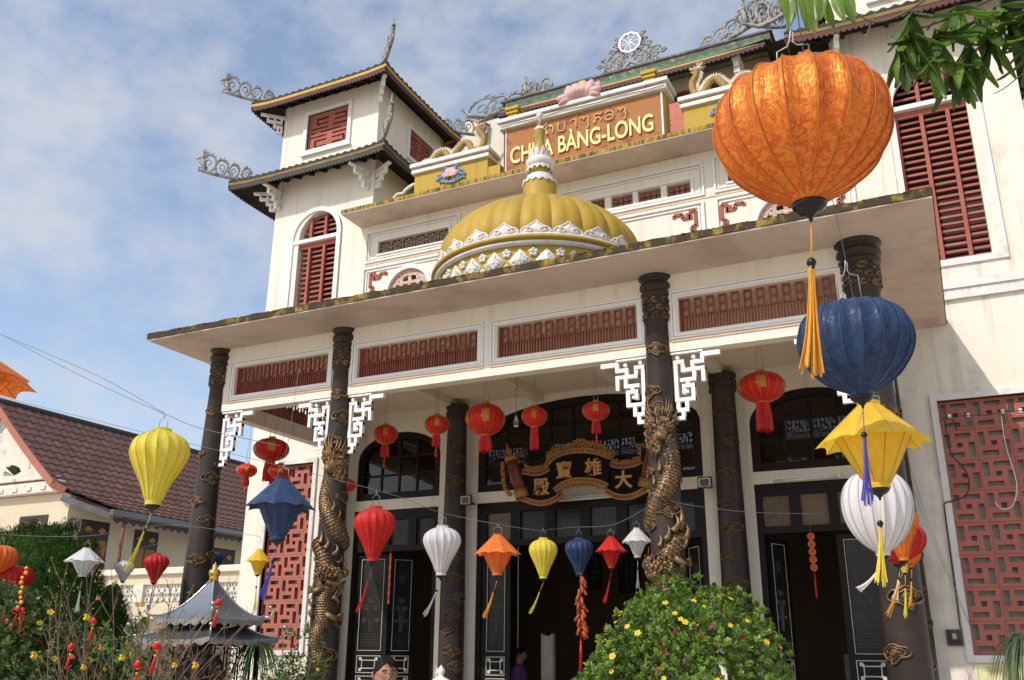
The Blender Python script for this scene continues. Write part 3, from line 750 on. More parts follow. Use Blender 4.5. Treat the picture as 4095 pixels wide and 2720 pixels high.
def column(cx, cy, rt, rb, clouds, zb=0.15, dark=False, dz=0.0):
    """Column shaft with capital; rt, rb radii at the neck and near the foot."""
    m = MB(); m.s = True
    k = rt / 0.14
    shaft = lambda z: rt * 0.92 + (rb - rt * 0.92) * min(1, max(0, (4.95 - z) / 2.8)) ** 0.9
    prof = [(rb + 0.06, zb), (rb + 0.06, zb + 0.10), (rb + 0.02, zb + 0.16)] + [(shaft(z), z) for z in (0.6, 1.2, 1.8, 2.4, 3.0, 3.6, 4.2, 4.96)]
    if not dark:
        prof += [(rt * 1.02, 4.98), (rt * 1.02, 5.26), (rt * 1.18, 5.275), (rt * 1.18, 5.30), (rt * 1.05, 5.315), (rt * 1.05, 5.335), (rt * 1.22, 5.35), (rt * 1.26, 5.38), (rt * 1.20, 5.41),
                 (rt * 1.04, 5.425), (rt * 1.04, 5.44), (rt * 1.16, 5.455), (rt * 1.30, 5.475), (rt * 1.30, 5.499)]
        prof = [(r, z) for r, z in prof]
    else:
        prof += [(rt * 1.02, 4.98), (rt * 1.06, 5.158)]
    m.lathe(prof, (cx, cy, 0), 28)
    col = m.build('column', colblack_m, temple, center=(cx, cy, 2.5))
    f, rt_ = frame_at(cx, cy)
    base = atan2(f.y, f.x) + pi / 2           # turns local -Y towards the camera side
    meshes = {}
    for (phi, z, s, sd) in clouds:
        r = round(shaft(z), 2)
        key = (r, round(s, 1), sd)
        if key not in meshes: meshes[key] = cloud_mesh(max(r, shaft(z)), s, sd, dark)
        o = inst(meshes[key], 'cloud_relief', (cx, cy, z), col, rot=(0, 0, base + radians(phi)))
    # band of interlocking clouds below the capital
    z0, z1, n = (4.985, 5.25, 9) if not dark else (4.90, 5.15, 8)
    R_ = random.Random(int(cx * 100) & 255); b = MB(); b.s = True
    for row in range(3):
        for j in range(n):
            a0 = 2 * pi * (j + 0.5 * (row % 2)) / n; zc = z0 + (z1 - z0) * (row + 0.5) / 3; q = R_.choice((-1, 1))
            for rr, th in ((1.0, 0.007), (0.55, 0.006)):
                pts = []
                for t in range(12):
                    an = q * t * 0.52; e = (1 - t / 22) * rr
                    u = 0.052 * k * 0.9 * e * cos(an); v = 0.043 * e * sin(an)
                    a = a0 + u / rt; pts.append((cx + (rt * 1.03 + 0.008) * cos(a), cy + (rt * 1.03 + 0.008) * sin(a), zc + v))
                b.tube(pts, th, 5)
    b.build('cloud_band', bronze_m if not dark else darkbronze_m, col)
    return col, shaft

def dragon(col, shaft, cx, cy, path, body_r, fan, fan_knob, head, flames, legs, extra=None):
    f, rt_ = frame_at(cx, cy)
    def P(phi, z, h):
        a = radians(phi); q = shaft(z) + h
        return Vector((cx, cy, z)) + (f * cos(a) + rt_ * sin(a)) * q
    m = MB(); m.s = True; sc = MB(); sc.s = False
    def body(path, r0, r1, r2, scale=0.040):
        pv = spline([Vector((p[0], p[1] * 100, 0)) for p in path], 10)
        pts = [P(p.x, p.y / 100, -0.046) for p in pv]; n = len(pts)
        rad = lambda t: (r0 + (r1 - r0) * smoothstep(0, .3, t)) if t < .6 else r1 + (r2 - r1) * smoothstep(.6, 1, t)
        r0, r1, r2 = r0 * 1.12, r1 * 1.12, r2 * 1.12; m.tube(pts, [rad(i / (n - 1)) for i in range(n)], 14)
        # scales: overlapping half discs on the outward side
        dist = 0; last = -1; row = 0
        for i in range(1, n - 1):
            dist += (pts[i] - pts[i - 1]).length
            if dist < scale * 0.72 and i > 1: continue
            dist = 0; row += 1
            T = (pts[i + 1] - pts[i - 1]).normalized()
            out = (pts[i] - Vector((cx, cy, pts[i].z))).normalized()
            S = T.cross(out).normalized(); r = rad(i / (n - 1)); nn = max(3, int(pi * r * 0.95 / scale))
            for j in range(-nn // 2, nn // 2 + 1):
                a = (j + 0.5 * (row % 2)) * scale / r
                if abs(a) > 1.5: continue
                N = out * cos(a) + S * sin(a); W = S * cos(a) - out * sin(a)
                c = pts[i] + N * (r + 0.001); q = scale * 0.56
                vs = [c + N * 0.010 + T * q * 0.1] + [c + W * (q * cos(t)) + T * (q * 1.15 * sin(t)) + N * (0.004 + 0.010 * sin(t)) for t in [pi * k / 5 for k in range(6)]] + \
                     [c + W * (q * cos(t)) * 0.98 + T * (q * 1.15 * sin(t)) - N * 0.006 for t in [pi * k / 5 for k in range(6)]]
                sc.add(vs, [(0, 1 + k, 2 + k) for k in range(5)] + [(1 + k, 7 + k, 8 + k, 2 + k) for k in range(5)] + [(0, 6, 1)])
    for p in path: body(*p)
    R_ = random.Random(5)
    if fan:                                    # flame-like tail: fan of tapered locks
        (kp, kz) = fan_knob
        for (a0, a1, cnt, L0, L1) in fan:
            cnt = int(cnt * 1.7)
            for k in range(cnt):
                a = radians(a0 + (a1 - a0) * k / max(1, cnt - 1) + R_.uniform(-3, 3)); L = (L0 + (L1 - L0) * R_.random()) * 1.35
                for lay in (0.0, 0.30, 0.55):
                    b0 = lay * L + 0.035
                    du, dv = cos(a), sin(a)
                    q0 = P(kp + math.degrees(b0 * du / 0.15), kz + b0 * dv, 0.03); q1 = P(kp + math.degrees((b0 + L * .62) * du / 0.15), kz + (b0 + L * .62) * dv, 0.014)
                    spike(m, q0, q1, (rt_ * -dv + Vector((0, 0, du))) * R_.choice((-1, 1)), 0.017, 6, 5, 0.10)
        m.sphere(P(kp, kz, 0.035), 0.06, 12, 8)
        m.tube([P(kp + math.degrees(0.042 * (1 - t / 26) * cos(t * .6) / .15), kz + 0.045 * (1 - t / 26) * sin(t * .6), 0.068) for t in range(22)], 0.012, 6)
    for (ph, z, du, dv, r, bend) in flames:
        q0 = P(ph, z, 0.02); q1 = P(ph + math.degrees(du / 0.15), z + dv, 0.018)
        spike(m, q0, q1, rt_, r * 1.35, 6, 7, bend)
    # head
    if head:
        hp, hz, d = head                       # d = +1 faces right, -1 left
        H = lambda u, v, h: P(hp + math.degrees(d * u * 1.4 / 0.165), hz + v * 1.4, h * .75)
        for (u, v, h, r, sx) in ((-0.02, 0.0, 0.03, 0.052, 1), (0.05, 0.012, 0.055, 0.055, 1), (0.11, 0.022, 0.05, 0.042, 1), (0.135, 0.036, 0.06, 0.026, 1), (0.02, 0.045, 0.075, 0.028, 1)):
            m.sphere(H(u, v, h), r * 1.2, 12, 8)
        for k in range(44):
            a = k * 2.4; q = .9 * sqrt((k + .5) / 44); u_, v_ = -.01 + .11 * q * cos(a), .01 + .075 * q * sin(a)
            m.sphere(H(u_, v_, .115 - .09 * q * q), .013 + .006 * (k % 3), 7, 5)
        m.tube([H(-0.03, -0.05, 0.04), H(0.04, -0.065, 0.05), H(0.10, -0.05, 0.045), H(0.13, -0.035, 0.045)], [0.042, 0.036, 0.028, 0.017], 8)      # jaw
        for s in (0.0, 1.0):
            m.tube([H(0.0, 0.05, 0.05 + s * .02), H(-0.07, 0.10, 0.05), H(-0.13, 0.115, 0.03 + s * .03), H(-0.18, 0.16, 0.03)], [0.014, 0.012, 0.009, 0.003], 6)  # horns
        for k in range(22):                    # mane
            v0 = -0.10 + 0.012 * k; L = R_.uniform(0.10, 0.2)
            q0 = H(-0.06, v0 * 0.7, 0.045); q1 = H(-0.08 - L * 0.75, v0 - 0.03 - 0.35 * L, 0.012)
            spike(m, q0, q1, Vector((0, 0, -1)), 0.018, 5, 6, R_.uniform(-.1, .3))
        for k in range(6):                     # beard
            q0 = H(0.02 + 0.015 * k, -0.07, 0.045); spike(m, q0, H(-0.02 + 0.01 * k, -0.15 - R_.uniform(0, .05), 0.01), rt_, 0.016, 5, 5, 0.2)
        m.tube([H(0.12, 0.05, 0.07), H(0.09, 0.075, 0.08), H(0.15, 0.09, 0.06), H(0.12, 0.14, 0.03)], [0.006, 0.006, 0.005, 0.003], 5)     # whisker
        e = MB(); e.s = True; e.sphere(H(0.035, 0.048, 0.105), 0.011, 8, 5); e.build('dragon_eye', mat('red_eye', (0.35, 0.03, 0.02), 0.3), col)
        e = MB()
        for k in range(7): e.add([H(0.03 + k * .014, -0.020, 0.075), H(0.042 + k * .014, -0.020, 0.078), H(0.036 + k * .014, -0.042, 0.078)], [(0, 1, 2)])
        e.tube([H(0.03, -0.045, 0.07), H(0.08, -0.04, 0.075), H(0.125, -0.025, 0.06)], 0.006, 5)
        e.build('dragon_teeth', mat('ivory_teeth', (0.6, 0.58, 0.55), 0.4), col)
    for (ph, z, d) in legs:                    # leg with claws
        L_ = lambda u, v, h: P(ph + math.degrees(d * u / 0.165), z + v, h)
        m.tube([L_(-0.10, 0.03, 0.02), L_(-0.04, -0.02, 0.05), L_(0.02, -0.01, 0.05)], [0.04, 0.034, 0.024], 8)
        for k in range(4):
            m.tube([L_(0.01, 0.01 - 0.012 * k, 0.05), L_(0.05, 0.04 - 0.024 * k, 0.065), L_(0.075, 0.045 - 0.03 * k, 0.03)], [0.014, 0.011, 0.004], 6)
    m.build('dragon_body', bronze_m, col)
    sc.build('dragon_scale', bronze_m, col, kind='stuff')

c1, s1 = column(-8.83, 9.03, 0.125, 0.185, [(-25, 4.62, 0.8, 0), (-68, 4.05, .7, 1), (15, 3.72, 1.1, 0), (-45, 3.42, .9, 1), (15, 3.18, .9, 0), (-15, 2.68, 1.0, 0),
                  (0, 2.25, 1.0, 1), (-60, 1.95, 0.9, 0), (60, 2.75, .9, 1), (-35, 1.55, 1.2, 1), (30, 1.2, 1, 0), (60, 3.9, .9, 1), (150, 3, 1, 0), (180, 4, 1, 1)])
c2, s2 = column(-6.785, 9.03, 0.125, 0.175, [(-20, 4.62, 0.9, 1), (20, 4.33, 1.2, 0), (-35, 4.03, 1.0, 1), (50, 3.35, 0.9, 0), (-30, 3.12, 0.9, 1), (35, 2.98, 1.0, 0),
                  (45, 1.92, 1.0, 0), (-5, 1.55, 1.5, 1), (150, 3, 1, 0), (-150, 4, 1, 1)])
c3, s3 = column(-2.67, 9.03, 0.14, 0.175, [(-10, 4.64, 0.95, 0), (-45, 4.18, 1.0, 1), (-5, 3.98, 1.15, 0), (-70, 3.35, 0.8, 1), (10, 2.96, 1.1, 0), (70, 3.3, .9, 1), (-70, 2.8, .8, 0),
                  (150, 3, 1, 0), (-150, 4, 1, 1)])
c4, s4 = column(-0.575, 9.03, 0.172, 0.185, [(10, 4.55, 1.0, 0), (-40, 4.1, 1.0, 1), (30, 3.72, 1.1, 0), (-20, 3.3, 1.0, 1), (40, 2.9, 1, 0), (-38, 2.72, .8, 1), (15, 2.08, 1.35, 0), (-35, 1.62, 1.15, 1),
                  (60, 1.2, 1, 1), (150, 3, 1, 0)])

dragon(c2, s2, -6.785, 9.03,
       [([(-25, 3.70), (-48, 3.58), (-58, 3.42), (-45, 3.26), (-15, 3.12), (25, 2.98), (65, 2.88), (110, 2.82), (160, 2.80), (210, 2.80), (260, 2.80), (295, 2.76), (325, 2.66), (345, 2.55), (355, 2.46)], 0.05, 0.085, 0.07),
        ([(5, 2.34), (-12, 2.22), (-14, 2.08), (-12, 1.94), (-25, 1.82), (-40, 1.72), (-30, 1.58), (0, 1.46), (40, 1.36)], 0.06, 0.078, 0.03, 0.03)],
       0.085, [(20, 130, 16, 0.16, 0.30), (-50, 40, 9, 0.12, 0.20)], (-28, 3.68), (8, 2.44, 1),
       [(-40, 2.80, -0.01, 0.16, 0.028, 0.1), (-20, 2.74, 0.01, 0.13, 0.026, 0.25), (10, 2.66, 0.02, 0.14, 0.026, 0.3), (30, 2.58, 0.03, 0.1, 0.02, 0.3),
        (-5, 3.18, 0.01, 0.12, 0.02, 0.2), (18, 3.08, 0.02, 0.12, 0.02, 0.2), (36, 3.0, 0.03, 0.09, 0.018, 0.2), (-30, 3.24, 0.02, 0.09, 0.02, 0.2),
        (-50, 2.1, -0.02, 0.1, 0.02, -0.4), (-48, 1.98, -0.01, 0.1, 0.02, -0.4), (20, 2.2, 0.05, -0.1, 0.022, 0.3), (-30, 1.95, 0.1, 0.02, 0.025, -0.2)],
       [(35, 1.98, 1), (-48, 2.28, -1)])
dragon(c3, s3, -2.67, 9.03,
       [([(0, 3.70), (28, 3.66), (45, 3.54), (42, 3.40), (22, 3.26), (-8, 3.14), (-40, 3.04), (-66, 2.94), (-90, 2.86), (-140, 2.80), (-190, 2.78), (-240, 2.76), (-280, 2.72), (-315, 2.66), (-340, 2.58), (-362, 2.50), (-385, 2.42)], 0.06, 0.085, 0.075),
        ([(-20, 2.3), (-5, 2.15), (5, 2.0), (-10, 1.85), (-30, 1.7), (-20, 1.5), (20, 1.35)], 0.06, 0.075, 0.03, 0.03)],
       0.085, [(40, 165, 18, 0.14, 0.28), (170, 260, 10, 0.12, 0.18)], (-5, 3.70), (-42, 2.42, -1),
       [(-25, 2.60, 0.0, 0.12, 0.022, 0.2), (-5, 2.66, 0.02, 0.15, 0.026, 0.2), (18, 2.74, 0.03, 0.17, 0.03, 0.25), (40, 2.76, 0.03, 0.26, 0.032, 0.1), (52, 2.66, 0.01, 0.2, 0.024, 0.3), (46, 2.58, 0.02, 0.16, 0.02, 0.3),
        (5, 3.52, 0.02, -0.16, 0.02, 0.1), (-15, 3.34, -0.01, 0.13, 0.02, 0.1), (-38, 3.2, -0.01, 0.12, 0.018, 0.1), (-60, 3.08, -0.02, 0.1, 0.018, 0.1)],
       [(52, 2.46, 1)])
# engaged columns on the back wall of the porch
for xc, rt, cl in ((-8.79, 0.15, [(10, 4.3, 1, 0), (0, 3.3, 1, 1), (10, 2.4, 1, 0)]),
                   (-6.66, 0.155, [(-15, 4.55, 1, 0), (15, 4.3, 1, 1), (-5, 3.98, 1.1, 0), (25, 3.5, .9, 1), (-20, 3.25, .9, 0), (15, 2.9, 1, 1), (0, 2.6, 1.1, 1), (25, 2.33, 1.1, 0), (-5, 2.1, 1.1, 1), (-30, 1.9, .9, 0), (0, 1.62, 1.1, 0), (25, 1.42, 1.1, 1)]),
                   (-2.63, 0.165, [(0, 4.6, 1.1, 0), (25, 4.2, 1, 1), (-5, 3.78, 1.1, 0), (-30, 3.4, 1, 1), (0, 3.1, 1.2, 1), (-25, 2.75, 1, 0), (5, 2.42, 1.2, 0), (20, 2.0, 1, 1), (-10, 1.6, 1, 0)]),
                   (-0.64, 0.165, [(25, 4.4, 1, 0), (20, 3.8, 1, 1), (25, 3.2, 1, 0), (30, 2.7, 1.1, 1), (25, 2.3, 1, 0), (35, 1.95, 1, 1), (15, 1.5, 1.2, 0)])):
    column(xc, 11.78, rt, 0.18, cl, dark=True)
# ------------------------------------------------------------------ doors, transoms and arched windows of the porch wall
pane_m = MATS['glass']
etched_m = mat('etched_line', (0.13, 0.13, 0.125), 0.6)
whiteline_m = mat('white_inlay', (0.62, 0.60, 0.56), 0.6)
darkglass_m = mat('smoked_glass', (0.014, 0.013, 0.012), 0.3, (0.03, 0.027, 0.024), 2, 1, spec=0.3)
clearpane_m = mat('dusty_pane', (0.16, 0.10, 0.05), 0.3, (0.12, 0.075, 0.04), 2, 1, spec=0.3)

def arch_window(xc, w, zb, zs, zt, cols, rows):
    f = MB(); t = 0.11; y0, y1 = YW + 0.03, YW + 0.11
    xa, xb = xc - w / 2 + 0.002, xc + w / 2 - 0.002
    f.box(xa, xa + t, y0, y1, zb + .001, zs); f.box(xb - t, xb, y0, y1, zb + .001, zs); f.box(xa + t, xb - t, y0, y1, zb + .001, zb + t)
    n = 20; po = arch_pts(xc, xb - xa, zs, zt - zs - 0.002, n); pi_ = arch_pts(xc, w - 2 * t, zs, zt - zs - t, n)
    for k in range(n): f.prism([pi_[k + 1], pi_[k], po[k], po[k + 1]], (0, y0, 0), (1, 0, 0), (0, 0, 1), (0, y1 - y0, 0))
    fr = f.build('arch_window', doorblack_m, temple)
    ia, ib = xc - w / 2 + t, xc + w / 2 - t
    top = lambda x: zs + (zt - zs - t) * sqrt(max(0, 1 - ((x - xc) / ((ib - ia) / 2)) ** 2))
    b = MB(); step = (ib - ia) / cols
    for k in range(1, cols):
        x = ia + step * k; b.box(x - 0.016, x + 0.016, YW + 0.05, YW + 0.09, zb + t, max(top(x - .016), top(x + .016)))
    zz = [zb + t + (zt - t - zb - t) * (r / rows) for r in range(1, rows)]
    for z in zz:
        h = 1 if z < zs else sqrt(max(0, 1 - ((z - zs) / (zt - zs - t)) ** 2))
        b.box(xc - (ib - ia) / 2 * h, xc + (ib - ia) / 2 * h, YW + 0.053, YW + 0.087, z - 0.015, z + 0.015)
    b.build('glazing_bar', doorblack_m, fr)
    zl = [zb + t] + zz + [zt - t]
    for k in range(cols):
        xa_, xb_ = ia + step * k, ia + step * (k + 1)
        for r in range(rows):
            z0, z1 = zl[r], zl[r + 1]
            ta, tb = min(z1, top(xa_)), min(z1, top(xb_))
            if max(ta, tb) <= z0 + 0.01: continue
            ty = rnd.uniform(-0.002, 0.002)
            m = MB(); m.add([(xa_, YW + 0.070 + ty, z0), (xb_, YW + 0.070 - ty, z0), (xb_, YW + 0.070 - ty + 0.001, max(tb, z0)), (xa_, YW + 0.070 + ty - .001, max(ta, z0))], [(0, 1, 2, 3)])
            m.build('pane', pane_m, fr)
arch_window(*ARCHW[0], 4, 3)
arch_window(*ARCHW[1], 9, 4)
arch_window(*ARCHW[2], 4, 3)

def flower_lattice(m, x0, x1, z0, z1, y):
    """Leaded pattern of overlapping circles."""
    w, h = x1 - x0, z1 - z0; r = 0.0028
    for cx_, cz_ in [(x0 + w / 2, z0 + h / 2)] + [(x0 + w / 2 + w * .24 * cos(pi / 3 * k), z0 + h / 2 + w * .24 * sin(pi / 3 * k)) for k in range(6)]:
        m.tube([(cx_ + w * .135 * cos(t * pi / 5), y, cz_ + w * .135 * sin(t * pi / 5)) for t in range(11)], r, 4, False)
    for (a, b) in (((x0, z0), (x1, z0)), ((x1, z0), (x1, z1)), ((x1, z1), (x0, z1)), ((x0, z1), (x0, z0)), ((x0, z0), (x1, z1)), ((x0, z1), (x1, z0))):
        m.tube([(a[0] * .94 + (x0 + w / 2) * .06, y, a[1] * .94 + (z0 + h / 2) * .06), (b[0] * .94 + (x0 + w / 2) * .06, y, b[1] * .94 + (z0 + h / 2) * .06)], r, 4, False)

def leaf_etch(m, x0, x1, z0, z1, y):
    """Lotus bouquet above a band of ripples."""
    w = x1 - x0; xc = (x0 + x1) / 2; h = z1 - z0; r = 0.0022
    for k in range(5): m.tube([(x0 + w * .06 + w * .88 * t / 12, y, z0 + h * (.04 + .03 * k) + .006 * sin(t * 2.2)) for t in range(13)], r, 4, False)
    for k in range(-3, 4): m.tube([(xc + k * w * .03 + (k * w * .05) * (t / 8) ** 2, y, z0 + h * .19 + h * .26 * t / 8) for t in range(9)], r, 4, False)
    for (fx, fz, s) in ((0, .52, .22), (-.22, .44, .17), (.22, .44, .17), (-.3, .30, .13), (.3, .30, .13)):
        for k in range(-2, 3):
            a = k * 0.5; L = s * w * 1.5
            for sd in (-1, 1):
                m.tube([(xc + fx * w + sin(a) * L * t / 6 + sd * cos(a) * L * .22 * sin(pi * t / 6), y, z0 + fz * h + cos(a) * L * t / 6 - sd * sin(a) * L * .22 * sin(pi * t / 6)) for t in range(7)], r, 4, False)
    for k in range(12):
        a = pi * k / 6; m.tube([(xc + cos(a) * w * .05, y, z0 + h * .80 + sin(a) * w * .05), (xc + cos(a) * w * .38, y, z0 + h * .80 + sin(a) * w * .38)], r, 4, False)

def leaf_motif(m, x0, x1, z0, z1, y):
    w, h = x1 - x0, z1 - z0; t = 0.009
    for (a, b, c, d) in ((x0, x1, z0, z0 + t), (x0, x1, z1 - t, z1), (x0, x0 + t, z0 + t, z1 - t), (x1 - t, x1, z0 + t, z1 - t)): m.box(a, b, y - .004, y, c, d)
    a, b, c, d = x0 + w * .16, x1 - w * .16, z0 + h * .18, z1 - h * .18; q = 0.012
    for z in (c + h * .09, d - h * .09): m.box(a, b, y - .0045, y, z - q / 2, z + q / 2)
    for x in (a + w * .07, b - w * .07): m.box(x - q / 2, x + q / 2, y - .005, y, c, d)
    for x in (a, b):
        for z in (c, d):
            s = 0.021; m.box(x - s, x + s, y - .006, y, z - s, z + s)

def leaf(x0, x1, y, zt=3.02, ang=0.0, hinge='l', plain=False):
    """One door leaf built flat at x0..x1, then swung about its hinge."""
    w = x1 - x0; s = 0.09; zb = 0.16; pz0, pz1 = 1.63, 2.95
    L = MB()
    for (a, b, c, d) in cells(0, w, zb, zt, [(s, w - s, pz0, pz1)]): L.box(a, b, 0, 0.05, c, d)
    e = MB(); t = 0.007
    for (a, b, c, d) in ((s - t, w - s + t, pz0 - t, pz0), (s - t, w - s + t, pz1, pz1 + t), (s - t, s, pz0, pz1), (w - s, w - s + t, pz0, pz1)): e.box(a, b, -0.006, -0.001, c, d)
    leaf_motif(e, s - .01, w - s + .01, 1.31, 1.555, -0.001); leaf_motif(e, s - .01, w - s + .01, 1.02, 1.27, -0.001)
    g = MB(); g.box(s, w - s, 0.022, 0.030, pz0, pz1)
    le = MB(); leaf_etch(le, s + .01, w - s - .01, pz0 + .02, pz1 - .02, 0.018)
    hx = x0 if hinge == 'l' else x1
    obs = [L.build('door_leaf', doorblack_m, None, center=(0 if hinge == 'l' else w, 0.025, 0))]
    root = obs[0]
    put(root, (hx, y + 0.025, 0), temple); root.rotation_euler = (0, 0, ang)
    for q, nm, mm in ((g, 'etched_glass', darkglass_m), (le, 'lotus_etching', etched_m), (e, 'white_inlay', whiteline_m)):
        me = q.mesh(nm, mm, (0 if hinge == 'l' else w, 0.025, 0)); o = bpy.data.objects.new(nm, me); COL.objects.link(o); o.parent = root
        if nm != 'etched_glass': o['kind'] = 'stuff'

def door(xa, xb, panes, z1=3.688, zr=3.06):
    f = MB(); t = 0.075; y0, y1 = YW + 0.02, YW + 0.13
    zp0, zp1 = 3.145, 3.54
    f.box(xa + .002, xa + t, y0, y1, 0.151, zr); f.box(xb - t, xb - .002, y0, y1, 0.151, zr)
    for (a, b, c, d) in cells(xa + .002, xb - .002, zr, z1, [(p, q, zp0, zp1) for p, q, k in panes]): f.box(a, b, y0, y1, c, d)
    f.box(xa - 0.0, xb, YW + 0.012, YW + 0.02, z1 - 0.07, z1 - 0.002)
    fr = f.build('door_frame', doorblack_m, temple)
    for p, q, k in panes:
        g = MB(); g.box(p, q, YW + 0.07, YW + 0.078, zp0, zp1); g.build('transom_pane', clearpane_m if k in (0, 2) else darkglass_m, fr)
        if k:
            m = MB(); flower_lattice(m, p, q if k == 1 else p + (q - p) * .72, zp0, zp1, YW + 0.066); m.build('pane_lattice', etched_m, fr, kind='stuff')
door(-8.60, -7.07, [(-8.42, -8.09, 1), (-7.935, -7.60, 1), (-7.456, -7.157, 1)])
door(-6.415, -3.015, [(-6.26, -5.87, 0), (-5.715, -5.33, 1), (-5.17, -4.79, 1), (-4.64, -4.26, 1), (-4.10, -3.72, 1), (-3.56, -3.17, 1)])
door(-2.365, -0.835, [(-2.285, -1.945, 2), (-1.81, -1.478, 0), (-1.355, -1.03, 0)])
leaf(-8.525, -7.965, YW + 0.06, ang=0.10)
leaf(-8.0, -7.55, YW + 0.13, ang=0.95)
leaf(-6.34, -5.90, YW + 0.06, ang=0.08)
leaf(-3.55, -3.09, YW + 0.06, ang=-0.85, hinge='r')
leaf(-2.29, -1.85, YW + 0.08, ang=1.15)
leaf(-1.43, -0.91, YW + 0.06, ang=-0.06, hinge='r')

# ------------------------------------------------------------------ inside the temple
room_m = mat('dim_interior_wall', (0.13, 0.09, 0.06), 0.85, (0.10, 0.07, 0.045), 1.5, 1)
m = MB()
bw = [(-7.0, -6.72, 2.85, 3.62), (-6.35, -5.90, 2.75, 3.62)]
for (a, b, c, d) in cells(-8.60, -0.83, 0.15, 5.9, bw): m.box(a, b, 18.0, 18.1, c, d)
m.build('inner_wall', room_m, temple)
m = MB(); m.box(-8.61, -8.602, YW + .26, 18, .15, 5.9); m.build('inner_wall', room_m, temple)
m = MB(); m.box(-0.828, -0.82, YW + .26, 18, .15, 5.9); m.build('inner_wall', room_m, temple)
m = MB(); m.box(-8.4, -1, 18.6, 18.65, 0.15, 5.5); m.build('back_corridor_wall', mat('dim_corridor', (0.13, 0.11, 0.09), .8), temple)  # dark panel added behind the back windows to dim them
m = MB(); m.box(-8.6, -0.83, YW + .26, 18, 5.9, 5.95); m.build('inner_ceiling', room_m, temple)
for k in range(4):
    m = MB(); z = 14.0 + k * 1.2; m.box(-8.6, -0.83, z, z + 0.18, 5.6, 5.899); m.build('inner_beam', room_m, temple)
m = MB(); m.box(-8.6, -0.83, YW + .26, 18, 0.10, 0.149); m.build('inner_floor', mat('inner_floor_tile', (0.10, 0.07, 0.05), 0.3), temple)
for (a, b, c, d) in bw:
    f = MB(); t = 0.03
    f.box(a, a + t, 17.95, 17.99, c, d); f.box(b - t, b, 17.95, 17.99, c, d); f.box(a + t, b - t, 17.95, 17.99, c, c + t); f.box(a + t, b - t, 17.95, 17.99, d - t, d)
    for k in range(1, 4): x = a + (b - a) * k / 4; f.box(x - .01, x + .01, 17.955, 17.985, c + t, d - t)
    for k in range(1, 6): z = c + (d - c) * k / 6; f.box(a + t, b - t, 17.96, 17.98, z - .01, z + .01)
    f.build('back_window', doorblack_m, temple)
# altar, pale light strip and board standing in the dark
m = MB(); m.box(-6.3, -3.3, 16.2, 17.2, 0.15, 1.15); m.box(-5.9, -3.7, 16.7, 17.3, 1.15, 1.7); m.box(-5.4, -4.1, 17.0, 17.3, 1.7, 2.5)
o = m.build('altar', mat('altar_dark_red', (0.10, 0.025, 0.018), 0.5)); tag(o, 'dark stepped altar at the far end inside the temple', 'altar')
m = MB(); m.box(-6.24, -6.10, 14.0, 14.06, 0.15, 1.87); m.box(-6.27, -6.24, 13.98, 14.08, 0.15, 1.9); m.box(-6.10, -6.07, 13.98, 14.08, 0.15, 1.9)  # pale colour stands in for the bright strip of a doorway
o = m.build('narrow_screen', mat('narrow_screen', (0.75, 0.70, 0.60), 0.6)); tag(o, 'narrow pale standing board in the dark middle doorway', 'screen')
m = MB(); m.box(-1.62, -1.28, 13.2, 13.3, 0.15, 1.62)
o = m.build('notice_board', mat('grey_board', (0.10, 0.11, 0.12), 0.5)); tag(o, 'dim grey board standing inside the right doorway', 'board')

# ------------------------------------------------------------------ fluorescent tubes, floodlights, bulb
def tube_lamp(x0, x1, z0, z1, label):
    m = MB(); m.bar((x0, YW - 0.05, z0 + .03), (x1, YW - 0.05, z1 + .03), 0.05, 0.03); b = thing('tube_light', label, 'tube light', ((x0 + x1) / 2, YW - 0.05, z0))
    m.build('fitting', white_m, b)
    m = MB(); m.s = True; m.tube([(x0 + .03, YW - 0.09, z0), (x1 - .03, YW - 0.09, z1)], 0.017, 10); m.build('glass_tube', mat('milky_tube', (0.75, 0.72, 0.65), 0.3), b)
    m = MB(); m.box(x0, x0 + .03, YW - .11, YW - .06, z0 - .02, z0 + .03); m.box(x1 - .03, x1, YW - .11, YW - .06, z1 - .02, z1 + .03); m.build('end_cap', trim_m, b)
tube_lamp(-5.16, -4.20, 3.635, 3.645, 'white fluorescent tube light under the gold framed name plaque')
tube_lamp(-2.13, -1.28, 3.70, 3.71, 'white fluorescent tube light above the right hand temple door')
def floodlight(x, z, label):
    b = thing('floodlight', label, 'floodlight', (x, 11.78, z))
    m = MB(); m.box(x - .095, x + .095, 11.70, 11.74, z - .075, z + .075); bevel(m.build('lamp_housing', black_m, b), 0.008)
    m = MB(); a = [(x - .075, 11.697, z - .055), (x + .075, 11.697, z - .055), (x + .075, 11.697, z + .055), (x - .075, 11.697, z + .055), (x, 11.712, z)]
    m.add(a, [(0, 1, 4), (1, 2, 4), (2, 3, 4), (3, 0, 4)]); m.build('reflector', mat('reflector_plate', (0.55, 0.52, 0.42), 0.35, metal=0.3), b)
    m = MB(); m.tube([(x, 11.74, z), (x, 11.99, z - .02)], 0.015, 6); m.tube([(x - .03, 11.74, z + .06), (x - .08, 11.8, z + .12), (x - .12, 11.98, z + .10)], 0.005, 5); m.build('arm', black_m, b)
floodlight(-6.45, 3.70, 'square floodlight beside the second engaged column left of the plaque')
floodlight(-2.93, 3.71, 'square floodlight beside the tall dragon column right of the plaque')
b = thing('light_bulb', 'bare white light bulb hanging on a thin cord between red lanterns', 'light bulb', (-4.915, 10.2, 4.30))
m = MB(); m.s = True; m.lathe([(0.0, 0.0), (0.028, 0.003), (0.031, 0.02), (0.031, 0.075), (0.02, 0.10), (0.012, 0.13), (0.012, 0.145), (0.0, 0.145)], (-4.915, 10.2, 4.31), 14); m.build('bulb_glass', white_m, b)
